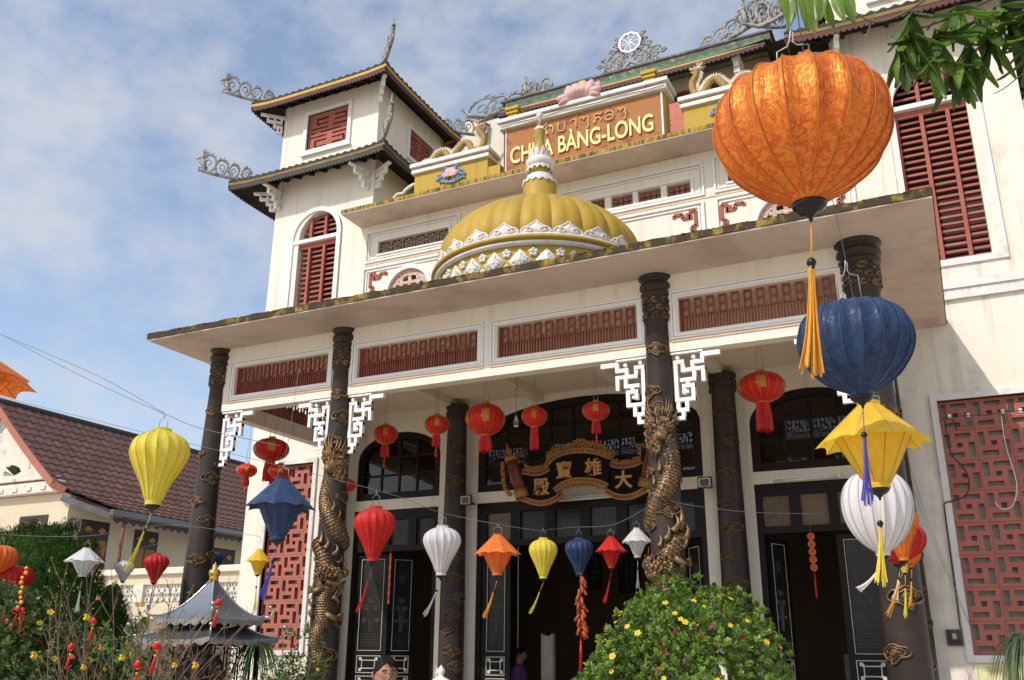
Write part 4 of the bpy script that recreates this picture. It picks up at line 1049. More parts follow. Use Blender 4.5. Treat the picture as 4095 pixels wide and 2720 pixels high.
m = MB(); m.s = True; m.lathe([(0.033, 0.0), (0.034, 0.055), (0.033, 0.056)], (-4.915, 10.2, 4.325), 14); m.build('silver_collar', mat('silver_band', (0.5, 0.5, 0.5), 0.25, metal=0.8), b)
m = MB(); m.tube([(-4.915, 10.2, 4.455), (-4.915, 10.2, 4.70), (-4.905, 10.2, 4.80), (-4.915, 10.2, 5.15)], 0.0035, 5); m.tube([(-4.915, 10.2, 4.82), (-4.89, 10.2, 4.86), (-4.935, 10.2, 4.78)], 0.004, 5); m.build('cord', cable_m, b)

# ------------------------------------------------------------------ name plaque under the arch
PY = 11.5
pl = thing('name_plaque', 'black scroll shaped plaque with gold lacework and four gold Chinese characters over the middle door', 'plaque', (-4.6, PY, 3.56))
pgold = mat('plaque_gold', (0.40, 0.20, 0.045), 0.5, (0.30, 0.14, 0.03), 14, 1.2, bump=0.3, metal=0.25)
pblack = mat('plaque_black', (0.008, 0.007, 0.007), 0.6, spec=0.1); pred = mat('plaque_red', (0.17, 0.025, 0.02), 0.5)
secs = [([(-5.447, 4.01), (-5.337, 3.985), (-5.24, 3.966), (-5.131, 3.98), (-5.029, 4.03)], [(-5.434, 3.627), (-5.288, 3.574), (-5.145, 3.549), (-5.002, 3.573), (-4.908, 3.615), (-4.861, 3.661)], 0.03),
        ([(-5.047, 4.09), (-4.963, 4.161), (-4.831, 4.211), (-4.666, 4.23), (-4.479, 4.217), (-4.296, 4.177), (-4.122, 4.097)], [(-4.943, 3.704), (-4.848, 3.768), (-4.73, 3.809), (-4.579, 3.82), (-4.419, 3.803), (-4.284, 3.767), (-4.184, 3.712)], 0.0),
        ([(-4.153, 4.019), (-4.052, 3.984), (-3.941, 3.972), (-3.819, 3.982), (-3.70, 4.02)], [(-4.208, 3.655), (-4.109, 3.591), (-3.977, 3.556), (-3.835, 3.568), (-3.664, 3.635)], 0.03)]
for top, bot, dy in secs:
    def rs(pts, n=12):
        s = spline([Vector((a, b, 0)) for a, b in pts], 6); return [s[int(i * (len(s) - 1) / n)] for i in range(n + 1)]
    t_, b_ = rs(top), rs(bot)
    m = MB(); y = PY + dy
    m.grid(lambda a, b: ((b_[round(a * 12)] * (1 - b) + t_[round(a * 12)] * b).x, y, (b_[round(a * 12)] * (1 - b) + t_[round(a * 12)] * b).y), 12, 1)
    m.grid(lambda a, b: ((b_[round(a * 12)] * (1 - b) + t_[round(a * 12)] * b).x, y + .03, (b_[round(a * 12)] * (1 - b) + t_[round(a * 12)] * b).y), 12, 1)
    m.build('board', pblack, pl)
    for q in (t_, b_):
        m = MB()
        for i in range(12): m.bar((q[i].x, y - 0.005, q[i].y), (q[i + 1].x, y - .005, q[i + 1].y), 0.05, 0.075, (0, 0, 1))
        m.build('gold_border', pgold, pl)
    m = MB()
    for q in (t_, b_):
        for i in range(12):
            for s in (0.3, 0.7):
                p = q[i] * (1 - s) + q[i + 1] * s; m.box(p.x - .008, p.x + .008, y - .036, y - .0305, p.y - .018, p.y + .018)
    m.build('border_key_pattern', pred, pl, kind='stuff')
# lacework of small curls above and below
m = MB(); R_ = random.Random(3); m.s = True
def lace(pts, h, n):
    s = spline([Vector((a, b, 0)) for a, b in pts], 8)
    for k in range(n):
        p = s[int(k * (len(s) - 1) / (n - 1))]; a = R_.uniform(0, 6.28); r = R_.uniform(.4, 1) * h * .5
        zc = p.y + R_.uniform(0, h * .6); q = R_.choice((-1, 1))
        m.tube([(p.x + r * (1 - t / 15) * cos(a + q * t * .55), PY + .02 + R_.uniform(-.004, .004), zc + r * (1 - t / 15) * sin(a + q * t * .55)) for t in range(11)], 0.012, 5)
lace([(-5.04, 4.15), (-4.90, 4.23), (-4.70, 4.285), (-4.50, 4.28), (-4.30, 4.23), (-4.11, 4.13)], 0.12, 46)
lace([(-5.40, 4.05), (-5.24, 4.01), (-5.06, 4.06)], 0.07, 16); lace([(-4.13, 4.06), (-3.95, 4.01), (-3.76, 4.04)], 0.07, 16)
lace([(-4.86, 3.70), (-4.70, 3.74), (-4.55, 3.745), (-4.40, 3.735), (-4.25, 3.68)], 0.06, 26)
lace([(-5.76, 4.10), (-5.75, 3.95), (-5.72, 3.80), (-5.62, 3.66)], 0.08, 20); lace([(-3.74, 4.10), (-3.70, 4.2), (-3.5, 4.1), (-3.46, 3.8), (-3.5, 3.66)], 0.08, 20)
m.build('gold_lacework', pgold, pl, kind='stuff')
for (xt, zt, xb, zb_) in ((-5.63, 4.22, -5.46, 3.70), (-3.52, 4.22, -3.66, 3.72)):
    m = MB(); m.s = True; m.tube([(xt, PY + .02, zt), (xb, PY + .02, zb_)], 0.085, 16); m.build('scroll_roller', pred, pl)
    m = MB(); m.s = True
    d = (Vector((xb, 0, zb_)) - Vector((xt, 0, zt))).normalized(); o_ = Vector((0, PY + .02, 0))
    T, B_ = Vector((xt, 0, zt)) + o_, Vector((xb, 0, zb_)) + o_
    m.tube([T - d * .02, T + d * .06], 0.095, 16); m.tube([B_ - d * .06, B_ + d * .06], 0.098, 16)
    m.tube([T - d * .02, T - d * .06, T - d * .13, T - d * .24], [0.022, 0.03, 0.026, 0.004], 8)
    c = (T + B_) / 2
    for a, b in (((-.05, -.12), (.05, -.12)), ((.05, -.12), (.05, .12)), ((.05, .12), (-.05, .12)), ((-.05, .12), (-.05, -.12))):
        sx = Vector((d.z, 0, -d.x)); f1 = c + sx * a[0] + d * a[1] - Vector((0, .088, 0)); f2 = c + sx * b[0] + d * b[1] - Vector((0, .088, 0)); m.tube([f1, f2], 0.007, 5)
    m.build('roller_cap', pgold, pl)
for ch, x, z in (('殿', -5.156, 3.762), ('寶', -4.804, 3.962), ('雄', -4.375, 3.966), ('大', -3.965, 3.776)):
    dy = 0.03 if ch in '殿大' else 0.0
    me = text_mesh(ch, 0.245, 0.016, 0.0055); me.materials.append(mat('character_gold', (0.48, 0.25, 0.07), 0.45, metal=0.2)); inst(me, 'character', (x, PY + dy - 0.012, z), pl, rot=(pi / 2, 0, 0))
    me = text_mesh(ch, 0.245, 0.010, 0.0105); me.materials.append(mat('character_red_edge', (0.22, 0.02, 0.015), 0.5)); inst(me, 'character_outline', (x, PY + dy - 0.006, z), pl, rot=(pi / 2, 0, 0))

# ------------------------------------------------------------------ dome on the canopy
DC = (-4.71, 10.5)
NG = 22
m = MB(); m.s = True
m.lathe([(1.36, 5.59), (1.36, 6.32)], (DC[0], DC[1], 0), 66); m.build('dome_drum', yellow_m, temple, center=(DC[0], DC[1], 5.62))
m = MB(); m.s = True
m.lathe([(1.37, 6.285), (1.41, 6.29), (1.435, 6.31), (1.43, 6.33), (1.40, 6.335)], (DC[0], DC[1], 0), 72); dcor = m.build('dome_cornice', trimold_m, temple, center=(DC[0], DC[1], 6.3))
m = MB(); m.s = True
m.lathe([(1.41, 6.336), (1.455, 6.345), (1.475, 6.365), (1.465, 6.39), (1.42, 6.405)], (DC[0], DC[1], 0), 72); m.build('dome_torus', dome_m, temple, center=(DC[0], DC[1], 6.39))
m = MB(); m.s = True
m.lathe([(1.42, 6.406), (1.43, 6.415), (1.42, 6.43), (1.33, 6.435)], (DC[0], DC[1], 0), 72); m.build('dome_ring', pinkwhite_m, temple, center=(DC[0], DC[1], 6.49))
dp_ = spline([Vector((r * .975, 0, 6.43 + (z - 6.5) * .82)) for r, z in [(1.36, 6.50), (1.40, 6.66), (1.37, 6.88), (1.27, 7.10), (1.10, 7.31), (0.88, 7.49), (0.62, 7.63), (0.38, 7.705), (0.24, 7.73)]], 4)
me = MB(); me.s = True
ga = 2 * pi / NG
def gore(a, b):
    p = dp_[round(b * (len(dp_) - 1))]; an = (a - 0.5) * ga; r = p.x * (1 + 0.030 * (1 - (2 * a - 1) ** 4) - 0.012 * (0.06 > abs(a - .5)))
    return (r * sin(an), -r * cos(an), p.z)
me.grid(gore, 10, len(dp_) - 1)
gm = me.mesh('dome_gore', dome_m)
dbase = MB().lathe([(1.32, 6.44), (0.2, 6.45)], (DC[0], DC[1], 0), 32).build('dome_base', dome_m, temple, center=(DC[0], DC[1], 6.5))
for k in range(NG): inst(gm, 'dome_gore', (DC[0], DC[1], 0), dbase, rot=(0, 0, ga * (k + 0.35)))
# heart shaped petals round the foot of the dome
me = MB(); me.s = True
W_ = ga * 1.40 * 0.5
out = [(0.0, 0.215), (0.03, 0.18), (0.09, 0.13), (0.155, 0.095), (0.19, 0.05), (0.185, 0.015), (0.15, 0.0), (-0.15, 0.0), (-0.185, 0.015), (-0.19, 0.05), (-0.155, 0.095), (-0.09, 0.13), (-0.03, 0.18)]
def PD(u, v, h): a = u / 1.38; r = 1.375 + h; return (r * sin(a), -r * cos(a), 6.43 + v * .80)
n = len(out); me.add([PD(0, 0.07, 0.035)] + [PD(a, b, 0.03) for a, b in out] + [PD(a, b, -0.05) for a, b in out], [(0, 1 + i, 1 + (i + 1) % n) for i in range(n)][::1] + [(1 + i, 1 + n + i, 1 + n + (i + 1) % n, 1 + (i + 1) % n) for i in range(n)])
for s in (-1, 1): me.tube([PD(s * (0.09 + 0.06 * (1 - t / 14) * cos(t * .6 + 1)), 0.055 + 0.045 * (1 - t / 14) * sin(t * .6 + 1), 0.038) for t in range(12)], 0.011, 5)
me.tube([PD(a * .97, b * .97, 0.03) for a, b in out] + [PD(out[0][0], out[0][1] * .97, 0.03)], 0.011, 5)
pm = me.mesh('petal', pinkwhite_m)
for k in range(NG): inst(pm, 'petal', (DC[0], DC[1], 0), dbase, rot=(0, 0, ga * (k + 0.35)))
# drum ornaments: diamonds with leaves, and small flowers
def PDr(u, v, h): a = u / 1.36; r = 1.36 + h; return (r * sin(a), -r * cos(a), 6.09 + v * .95)
me = MB(); me.s = True
me.add([PDr(0, 0, .03)] + [PDr(*p, .012) for p in ((.14, 0), (0, .165), (-.14, 0), (0, -.165))] + [PDr(*p, -.02) for p in ((.14, 0), (0, .165), (-.14, 0), (0, -.165))], [(0, 1, 2), (0, 2, 3), (0, 3, 4), (0, 4, 1), (1, 5, 6, 2), (2, 6, 7, 3), (3, 7, 8, 4), (4, 8, 5, 1)])
for k in range(8):
    a = pi / 4 * k; L = 0.10 if k % 2 == 0 else 0.075
    for w_ in (-.25, 0, .25): me.tube([PDr(cos(a + w_ * t / 3) * L * t / 3, sin(a + w_ * t / 3) * L * 1.15 * t / 3, 0.032 - .004 * t) for t in range(4)], [0.014, 0.015, 0.012, 0.004], 5)
me.sphere(PDr(0, 0, .035), 0.022, 8, 5)
dm = me.mesh('diamond_flower', trimold_m)
me = MB(); me.s = True
for k in range(5):
    a = 2 * pi * k / 5 + pi / 2; me.sphere(PDr(cos(a) * .035, sin(a) * .038, 0.008), 0.027, 8, 5)
me.sphere(PDr(0, 0, .028), 0.012, 8, 5)
fm = me.mesh('small_flower', trimold_m)
drum = dbase
for k in range(26):
    a = 2 * pi * k / 26
    inst(dm, 'diamond_flower', (DC[0], DC[1], 0), drum, rot=(0, 0, a)); 
    inst(fm, 'small_flower', (DC[0], DC[1], 0.105), drum, rot=(0, 0, a + pi / 26)); inst(fm, 'small_flower', (DC[0], DC[1], -0.10), drum, rot=(0, 0, a + pi / 26), scale=(1, 1, 1))
# finial
def lz(prof, name, mm, n=28, rf=None):
    q = MB(); q.s = True; q.lathe(prof, (DC[0], DC[1], 0), n, rf=rf); return q.build(name, mm, dbase)
lz([(0.235, 7.38), (0.235, 7.84), (0.215, 7.86)], 'finial_drum', dome_m)
lz([(0.215, 7.861), (0.185, 7.90), (0.19, 7.93), (0.18, 7.955), (0.15, 7.97)], 'finial_ring', trimold_m)
lz([(0.145, 7.965), (0.125, 7.99), (0.125, 8.06), (0.15, 8.09)], 'finial_neck', dome_m)
lz([(0.15, 8.091), (0.185, 8.12), (0.20, 8.16), (0.195, 8.20), (0.16, 8.235), (0.12, 8.25)], 'finial_ring', trimold_m)
lz([(0.085, 8.24), (0.10, 8.30), (0.108, 8.36), (0.095, 8.42), (0.07, 8.48), (0.062, 8.56), (0.070, 8.66), (0.080, 8.71)], 'finial_stem', dome_m)
lz([(0.082, 8.711), (0.078, 8.735), (0.06, 8.765), (0.03, 8.78)], 'finial_cap', trimold_m)
lz([(0.035, 8.775), (0.035, 8.80), (0.045, 8.82), (0.03, 8.845), (0.022, 8.86)], 'finial_knob', mat('rust_orange', (0.40, 0.18, 0.07), 0.7))
lz([(0.012, 8.855), (0.010, 8.90), (0.028, 8.92), (0.045, 8.95), (0.045, 8.985), (0.03, 9.00), (0.0, 9.005)], 'finial_lotus', trimold_m, 16, rf=lambda a, i: 1 + .15 * abs(sin(4 * a)) if i > 2 else 1)
for (r, z, h, n, mm, hang) in ((0.225, 7.865, 0.06, 16, pinkwhite_m, -1), (0.165, 8.095, 0.07, 14, pinkwhite_m, -1), (0.13, 8.235, 0.075, 12, pinkwhite_m, 1), (0.105, 8.30, 0.11, 8, pinkwhite_m, 1)):
    q = MB(); q.s = True
    for k in range(n):
        a0 = 2 * pi * k / n; w_ = pi / n
        P_ = lambda a, rr, zz: (DC[0] + rr * cos(a), DC[1] + rr * sin(a), zz)
        tip = P_(a0, r + .02, z + h * hang)
        q.add([P_(a0 - w_, r, z), P_(a0, r + .025, z), P_(a0 + w_, r, z), P_(a0 + w_ * .8, r + .012, z + h * hang * .5), tip, P_(a0 - w_ * .8, r + .012, z + h * hang * .5), P_(a0, r + .03, z + h * hang * .5)],
              [(0, 1, 6, 5), (1, 2, 3, 6), (5, 6, 4), (6, 3, 4)])
        q.tube([P_(a0 - w_, r + .005, z), P_(a0 - w_ * .75, r + .018, z + h * hang * .5), tip, P_(a0 + w_ * .75, r + .018, z + h * hang * .5), P_(a0 + w_, r + .005, z)], 0.006, 4)
    q.build('finial_petals', mm, dbase)
# blue sprig painted on the stem
q = MB(); q.tube([(DC[0] + .066 * cos(-1.9 + .05 * t), DC[1] + .070 * sin(-1.9 + .05 * t), 8.50 + .022 * t) for t in range(9)], 0.006, 4); q.build('stem_sprig', blue_m, dbase)
# ------------------------------------------------------------------ sign on the upper canopy
SY = 11.43
sg = thing('temple_sign', 'orange signboard reading CHÙA BÀNG-LONG under raised Lao letters with white moulding', 'sign', (-4.44, SY, 8.80))
m = MB(); m.box(-5.70, -3.17, SY, SY + 0.03, 8.760, 9.47); m.build('board', signboard_m, sg)
m = MB(); m.box(-5.75, -3.12, SY + 0.032, SY + 0.28, 8.757, 9.50); m.build('board_back', yellow_m, sg)
m = MB(); m.box(-5.72, -5.702, SY - .012, SY + .03, 8.758, 9.485); m.box(-3.168, -3.14, SY - .012, SY + .03, 8.758, 9.485); m.box(-5.70, -3.17, SY - .010, SY + .03, 8.756, 8.760); m.build('white_edging', trimold_m, sg)
m = MB(); m.box(-5.752, -5.722, SY - .004, SY + .03, 8.757, 9.49); m.build('maroon_edging', brown_m, sg)
m = MB(); m.box(-5.81, -3.06, SY - .07, SY + .36, 9.50, 9.575); m.box(-5.84, -3.03, SY - .10, SY + .39, 9.61, 9.675); b_ = bevel(m.build('moulding', trimold_m, sg), .006)
m = MB(); m.box(-5.80, -3.07, SY - .03, SY + .32, 9.576, 9.609); m.build('moulding_core', yellow_m, sg)
m = MB(); m.tube([(-5.78 + .27 * k, SY - .085, 9.535 + .012 * sin(k * 1.9)) for k in range(11)], 0.006, 5); m.build('cable', blackcable_m, sg)
me = text_mesh('CHÙA BÀNG-LONG', 0.315, 0.022, 0.004, 6)
xs = [v.co.x for v in me.vertices]; k = 2.33 / (max(xs) - min(xs))
me.materials.append(letter_m); inst(me, 'letters', (-4.455, SY - .018, 8.985), sg, rot=(pi / 2, 0, 0), scale=(k, 1.28, 1))
# Lao letters drawn as raised strokes: ວັດບາງລອງ
lao = [  # each letter: strokes in a box 1 wide, 1 high
    [[(.05,.25),(.15,.12),(.28,.22),(.2,.36),(.08,.3)], [(.15,.12),(.5,.02),(.75,.2),(.85,.55),(.7,.85),(.4,.98),(.1,.85)]],
    [[(-.35,1.12),(-.1,1.05),(.1,1.15),(.25,1.35)], [(.1,.2),(.22,.08),(.32,.2),(.2,.34),(.1,.2)], [(.3,.25),(.12,.6),(.3,.92),(.6,.95),(.85,.7),(.85,.05)], [(.5,.95),(.6,.75),(.75,.95)]],
    [[(.05,.9),(.18,.98),(.25,.85),(.15,.75),(.05,.85)], [(.22,.8),(.2,.3),(.3,.08),(.6,.03),(.85,.2),(.88,.98)]],
    [[(.2,.75),(.35,.95),(.6,.98),(.8,.8),(.8,.05)]],
    [[(.05,.8),(.2,.98),(.4,.8),(.3,.65)], [(.4,.8),(.6,.98),(.8,.8),(.82,-.1),(.6,-.3)]],
    [[(.1,.2),(.22,.08),(.32,.2),(.2,.34),(.1,.2)], [(.25,.3),(.5,.55),(.8,.4),(.85,.1)], [(.5,.55),(.2,.6),(.2,.85),(.5,.98),(.85,.85),(.95,1.1)]],
    [[(.1,.75),(.2,.9),(.5,.98),(.8,.8),(.88,.4),(.7,.08),(.35,.02),(.12,.2),(.15,.45),(.4,.55),(.6,.5)], [(.6,.5),(.75,.4)]],
    [[(.05,.8),(.2,.98),(.4,.8),(.3,.65)], [(.4,.8),(.6,.98),(.8,.8),(.82,-.1),(.6,-.3)]]]
m = MB(); m.s = True; x = -5.235; pit = 0.198
for L in lao:
    for st in L:
        s = spline([Vector((x + p[0] * pit * .82, SY - .010, 9.235 + p[1] * 0.160 + (x + 5.3) * -0.01)) for p in st], 5); m.tube(s, 0.0135, 6)
    x += pit
m.build('lao_letters', laoletter_m, sg)

# lotus on top of the sign
lt = thing('lotus_sculpture', 'pink plaster lotus with yellow heart standing on top of the sign', 'lotus sculpture', (-4.42, SY, 9.68))
def petal(m, c, ang, L, W, up, curl, yy=1.0):
    """Petal growing from c towards angle ang in the x-z plane with some depth."""
    u = Vector((sin(ang), 0, cos(ang))); s = Vector((cos(ang), 0, -sin(ang))); f = Vector((0, -1, 0))
    def fn(a, b):
        w = W * sin(pi * min(1, b * .93 + .04)) ** .7 * (1 - .25 * b); t = 2 * a - 1
        return Vector(c) + u * (L * b) + s * (w * t) + f * (yy * (0.06 * sin(pi * b) * (1 - t * t) + up * b) ) + s * 0 + Vector((0, 0, 1)) * (curl * b * b)
    m.grid(fn, 6, 7)
m = MB(); m.s = True
for a, L, W in ((-.62, .33, .125), (-.32, .36, .13), (0, .34, .13), (.32, .36, .13), (.62, .33, .125)): petal(m, (-4.42 + a * .16, SY + .06, 9.72), a, L, W, .02, 0)
for a, L, W in ((-.42, .28, .13), (-.14, .27, .13), (.14, .27, .13), (.42, .28, .13)): petal(m, (-4.42 + a * .22, SY - .02, 9.71), a, L, W, .06, 0)
for a, L, W in ((-1.45, .30, .09), (1.45, .30, .09), (-1.0, .20, .11), (1.0, .20, .11), (-.45, .16, .11), (.45, .16, .11), (0, .15, .11), (1.9, .25, .06), (-1.9, .25, .06)): petal(m, (-4.42 + a * .06, SY - .06, 9.735), a, L, W, .06, -.01)
o = m.build('petals', pink_m, lt); q = o.modifiers.new('thickness', 'SOLIDIFY'); q.thickness = 0.012
m = MB(); m.s = True; m.sphere((-4.40, SY + .02, 9.96), 0.115, 14, 8, (1, .8, .75)); m.build('seed_head', mat('lotus_heart', (0.60, 0.42, 0.03), 0.8, (0.48, 0.32, 0.03), 40, 1, bump=0.8, bscale=60), lt)

# pedestals with lotus reliefs and dragons
def pedestal(xa, xb, flip, label_l, label_r):
    m = MB(); m.box(xa + .06, xb - .05, SY - .0, SY + .26, 8.757, 9.10); m.box(xb - .05, xb + .17, SY + .01, SY + .24, 8.757, 8.93); p = m.build('pedestal', yellow_m, temple)
    m = MB(); m.box(xa + .02, xb - .01, SY - .05, SY + .31, 9.10, 9.165); m.box(xa, xb + .01, SY - .08, SY + .34, 9.20, 9.27); bevel(m.build('pedestal_cap', trimold_m, p), .006)
    m = MB(); m.box(xa + .03, xb - .02, SY - .02, SY + .28, 9.166, 9.199); m.build('pedestal_core', yellow_m, p)
    cx_ = (xa + xb) / 2 + .02 * flip; cz_ = 8.945; y = SY - .012
    m = MB(); m.s = True
    for a, L, W in ((-.6, .16, .05), (.6, .16, .05), (-.3, .17, .05), (.3, .17, .05), (0, .16, .055), (-1.2, .17, .045), (1.2, .17, .045), (-1.6, .13, .03), (1.6, .13, .03)):
        u = Vector((sin(a), 0, cos(a))); s = Vector((cos(a), 0, -sin(a)))
        m.grid(lambda p_, q_: Vector((cx_, y - .02 - .012 * abs(a), cz_ - .04)) + u * (L * q_) + s * (W * sin(pi * min(1, q_ * .95 + .03)) ** .7 * (2 * p_ - 1)) + Vector((0, -.025 * sin(pi * q_) * (1 - (2 * p_ - 1) ** 2), 0)), 5, 6)
    m.build('lotus_relief', pink_m, p)
    m = MB(); m.s = True
    for s in (-1, 1):
        for (dx, dz, r, q_) in ((.10, .11, .035, 1), (.15, .07, .03, -1), (.19, .0, .045, 1), (.24, -.03, .035, -1), (.15, -.06, .05, 1), (.08, -.10, .04, 1)):
            m.tube([(cx_ + s * (dx + r * (1 - t / 14) * cos(t * .55 * q_)), y - .012, cz_ + dz + r * (1 - t / 14) * sin(t * .55 * q_)) for t in range(12)], 0.013, 5)
    for k in range(7): m.tube([(cx_ - .2 + .065 * k + .02 * t, y - .008, cz_ - .125 + .03 * sin(t * .9 + k)) for t in range(5)], 0.016, 5)
    m.build('wave_relief', blue_m, p)
pedestal(-7.46, -5.99, 1, '', ''); pedestal(-2.90, -1.43, -1, '', '')
m = MB(); m.s = True
for sx, x0 in ((1, -7.46), (-1, -1.43)):
    pts = spline([(x0 - sx * .42, SY + .1, 8.77), (x0 - sx * .34, SY + .1, 8.87), (x0 - sx * .22, SY + .1, 8.87), (x0 - sx * .17, SY + .1, 8.92), (x0 - sx * .05, SY + .1, 8.98), (x0 + sx * .06, SY + .1, 8.99)], 5)
    m.tube(pts, 0.03, 8)
m.build('curved_kerb', trimold_m, temple)

dgold_m = mat('dragon_ochre', (0.42, 0.28, 0.075), 0.6, (0.22, 0.13, 0.04), 45, 1.0, bump=0.6, bscale=70)
dpale_m = mat('dragon_pale_crest', (0.72, 0.66, 0.56), 0.7, (0.60, 0.48, 0.38), 10, 1)
def rooftop_dragon(xh, xt, s, label):
    """Dragon seen from the side: raised head at xh, tail at xt."""
    z0 = 9.27; y = SY + .1; L = abs(xh - xt); d = 1 if xh > xt else -1
    r = thing('dragon_statue', label, 'dragon statue', ((xh + xt) / 2, y, z0))
    X = lambda u: xt + d * L * u
    path = [(0.0, .05), (0.07, .10), (0.13, .05), (0.20, .06), (0.28, .17), (0.37, .20), (0.45, .10), (0.52, .04), (0.60, .15), (0.69, .28), (0.78, .24), (0.85, .10), (0.93, .07), (1.0, .16), (1.01, .30), (0.955, .40), (0.93, .50)]
    sp = spline([(X(u), y + .02 * sin(u * 20), z0 + v * 1.0) for u, v in path], 6); n = len(sp)
    m = MB(); m.s = True; rr = [0.018 + 0.037 * smoothstep(0, .25, i / n) - 0.008 * smoothstep(.85, 1, i / n) for i in range(n)]
    m.tube(sp, rr, 10); m.build('body', dgold_m, r)
    m = MB()
    for i in range(2, n - 2, 1):               # crest of small fins along the back
        T = (sp[i + 1] - sp[i - 1]).normalized(); N = Vector((-T.z, 0, T.x)) * d
        if i > n * .86: N = N
        b0 = sp[i] + N * rr[i]
        m.add([b0 - T * .022 - Vector((0, .014, 0)), b0 + T * .022, b0 + N * .062 - T * .03, b0 - T * .022 + Vector((0, .014, 0))], [(0, 1, 2), (3, 2, 1), (0, 2, 3)])
    R_ = random.Random(2)
    for k in range(9): a = R_.uniform(1.2, 2.6); spike(m, sp[1], sp[1] + Vector((-d * .09 * abs(sin(a)), 0, .07 * cos(a * 2.2))), (0, 0, 1), .009, 4, 4, .2)
    h = sp[-1]
    for k in range(12): a = -0.4 + k * .22; spike(m, h + Vector((-d * .03, R_.uniform(-.03, .03), .0)), h + Vector((-d * .13 * cos(a - .3), R_.uniform(-.03, .03), .11 * sin(a) + .02)), (0, 0, 1), .012, 4, 4, .2)
    m.build('crest', dpale_m, r)
    m = MB(); m.s = True
    for (u, v, q) in ((0, .01, .052), (.05, .02, .038), (.085, .028, .03), (.105, .045, .018)): m.sphere(h + Vector((d * u, 0, v)), q, 9, 6, (1, .85, .85))
    m.tube([h + Vector((d * .02, 0, -.03)), h + Vector((d * .06, 0, -.035)), h + Vector((d * .095, 0, -.02))], [.024, .018, .01], 7)
    for s_ in (-1, 1): m.tube([h + Vector((0, s_ * .02, .05)), h + Vector((-d * .04, s_ * .03, .10)), h + Vector((-d * .02, s_ * .035, .15))], [.012, .009, .003], 6)
    m.build('head', mat('dragon_head_ochre', (0.48, 0.32, 0.12), 0.6, (0.55, 0.30, 0.22), 30, .8), r)
    m = MB(); m.s = True
    for s_ in (-1, 1): m.sphere(h + Vector((d * .03, s_ * .036, .035)), .010, 7, 5)
    m.build('eyes', white_m, r)
    m = MB(); m.s = True
    for u in (.24, .56, .83): m.tube([Vector((X(u), y - .05, z0 + .12)), Vector((X(u + .02), y - .08, z0 + .05)), Vector((X(u + .05), y - .10, z0 + .012))], [.022, .018, .014], 7)
    m.build('leg', dgold_m, r)
rooftop_dragon(-6.19, -7.35, 1, 'ochre dragon crawling along the left yellow pedestal beside the sign')
rooftop_dragon(-2.70, -1.60, -1, 'ochre dragon crawling along the right yellow pedestal beside the sign')

# ------------------------------------------------------------------ main hall behind the upper canopy
m = MB()
hh = [(-7.3, -6.1, 11.35, 11.75), (-4.05, -2.8, 11.35, 11.75), (-5.7, -4.4, 11.35, 11.75)]
for (a, b, c, d) in cells(-8.42, -1.02, 8.8, 12.3, hh): m.box(a, b, 14.82, 15.0, c, d)
m.build('hall_wall', wallold_m, temple)
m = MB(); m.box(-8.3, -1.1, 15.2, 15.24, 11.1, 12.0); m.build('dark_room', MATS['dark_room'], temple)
for (a, b, c, d) in hh:
    q = MB()
    for k in range(int((b - a) / .09)): x = a + .045 + .09 * k; q.box(x - .012, x + .012, 14.86, 14.9, c, d)
    for k in range(5): z = c + (d - c) * (k + .5) / 5; q.box(a, b, 14.865, 14.895, z - .01, z + .01)
    q.build('hall_lattice', grille_m, temple)
m = MB(); m.box(-3.70, -3.30, 13.48, 13.52, 9.9, 10.62); m.build('red_notice_board', mat('orange_red_board', (0.50, 0.13, 0.07), 0.6), temple)
m = MB(); m.box(-3.68, -3.58, 13.466, 13.478, 10.30, 10.345); m.box(-3.68, -3.645, 13.466, 13.478, 10.18, 10.299); m.box(-3.644, -3.58, 13.466, 13.478, 10.215, 10.245); m.build('board_letter', letter_m, temple)
for x in (-5.96, -3.545, -4.75):                     # yellow balcony posts
    m = MB(); m.box(x - .085, x + .085, 12.15, 12.32, 8.8, 10.30); m.build('balcony_post', yellow_m, temple)
    m = MB(); m.box(x - .11, x + .11, 12.125, 12.345, 10.301, 10.34); m.box(x - .09, x + .09, 12.14, 12.33, 10.341, 10.37); m.box(x - .125, x + .125, 12.11, 12.36, 10.371, 10.43); m.build('post_cap', yellow_m, temple)

# ------------------------------------------------------------------ roofs
def wave_profile(w, amp=0.032, n=8): return [(w * i / n, amp * (0.5 - 0.5 * cos(2 * pi * i / n))) for i in range(n + 1)]

def roof_side(parent, A, B, inward, depth, slope, w, m_tile, lift=0.06, hip=True, hipb=True, amp=0.034, curve=0.0):
    """Tile columns from the eave edge A-B going inward and up; returns nothing, adds roof_tile children."""
    A = Vector(A); B = Vector(B); e = (B - A); L = e.length; e.normalize(); inw = Vector(inward)
    n = max(1, round(L / w)); w = L / n
    def P(s, t, h):
        lf = lift * (abs(2 * s / L - 1) ** 5) * (1 - min(1, t / (depth + .001)))
        return A + e * s + inw * t + Vector((0, 0, slope * t + curve * t * t + h + lf))
    pr = wave_profile(w, amp)
    for k in range(n):
        s0 = k * w; mb = MB(); mb.s = False
        ts = lambda s: max(0.001, min(depth, s if hip else depth, (L - s) if hipb else depth))
        tops = [ts(s0 + p[0]) for p in pr]
        nseg = 3
        vs = []
        for j in range(nseg + 1):
            for i, p in enumerate(pr): vs.append(P(s0 + p[0], tops[i] * j / nseg, p[1]))
        m_ = len(pr)
        fs = [(j * m_ + i, j * m_ + i + 1, (j + 1) * m_ + i + 1, (j + 1) * m_ + i) for j in range(nseg) for i in range(m_ - 1)]
        base = len(vs)
        for i, p in enumerate(pr): vs.append(P(s0 + p[0], 0, -0.025))
        fs += [(base + i, base + i + 1, i + 1, i) for i in range(m_ - 1)]
        mb.add(vs, fs); mb.build('roof_tile', m_tile, parent)

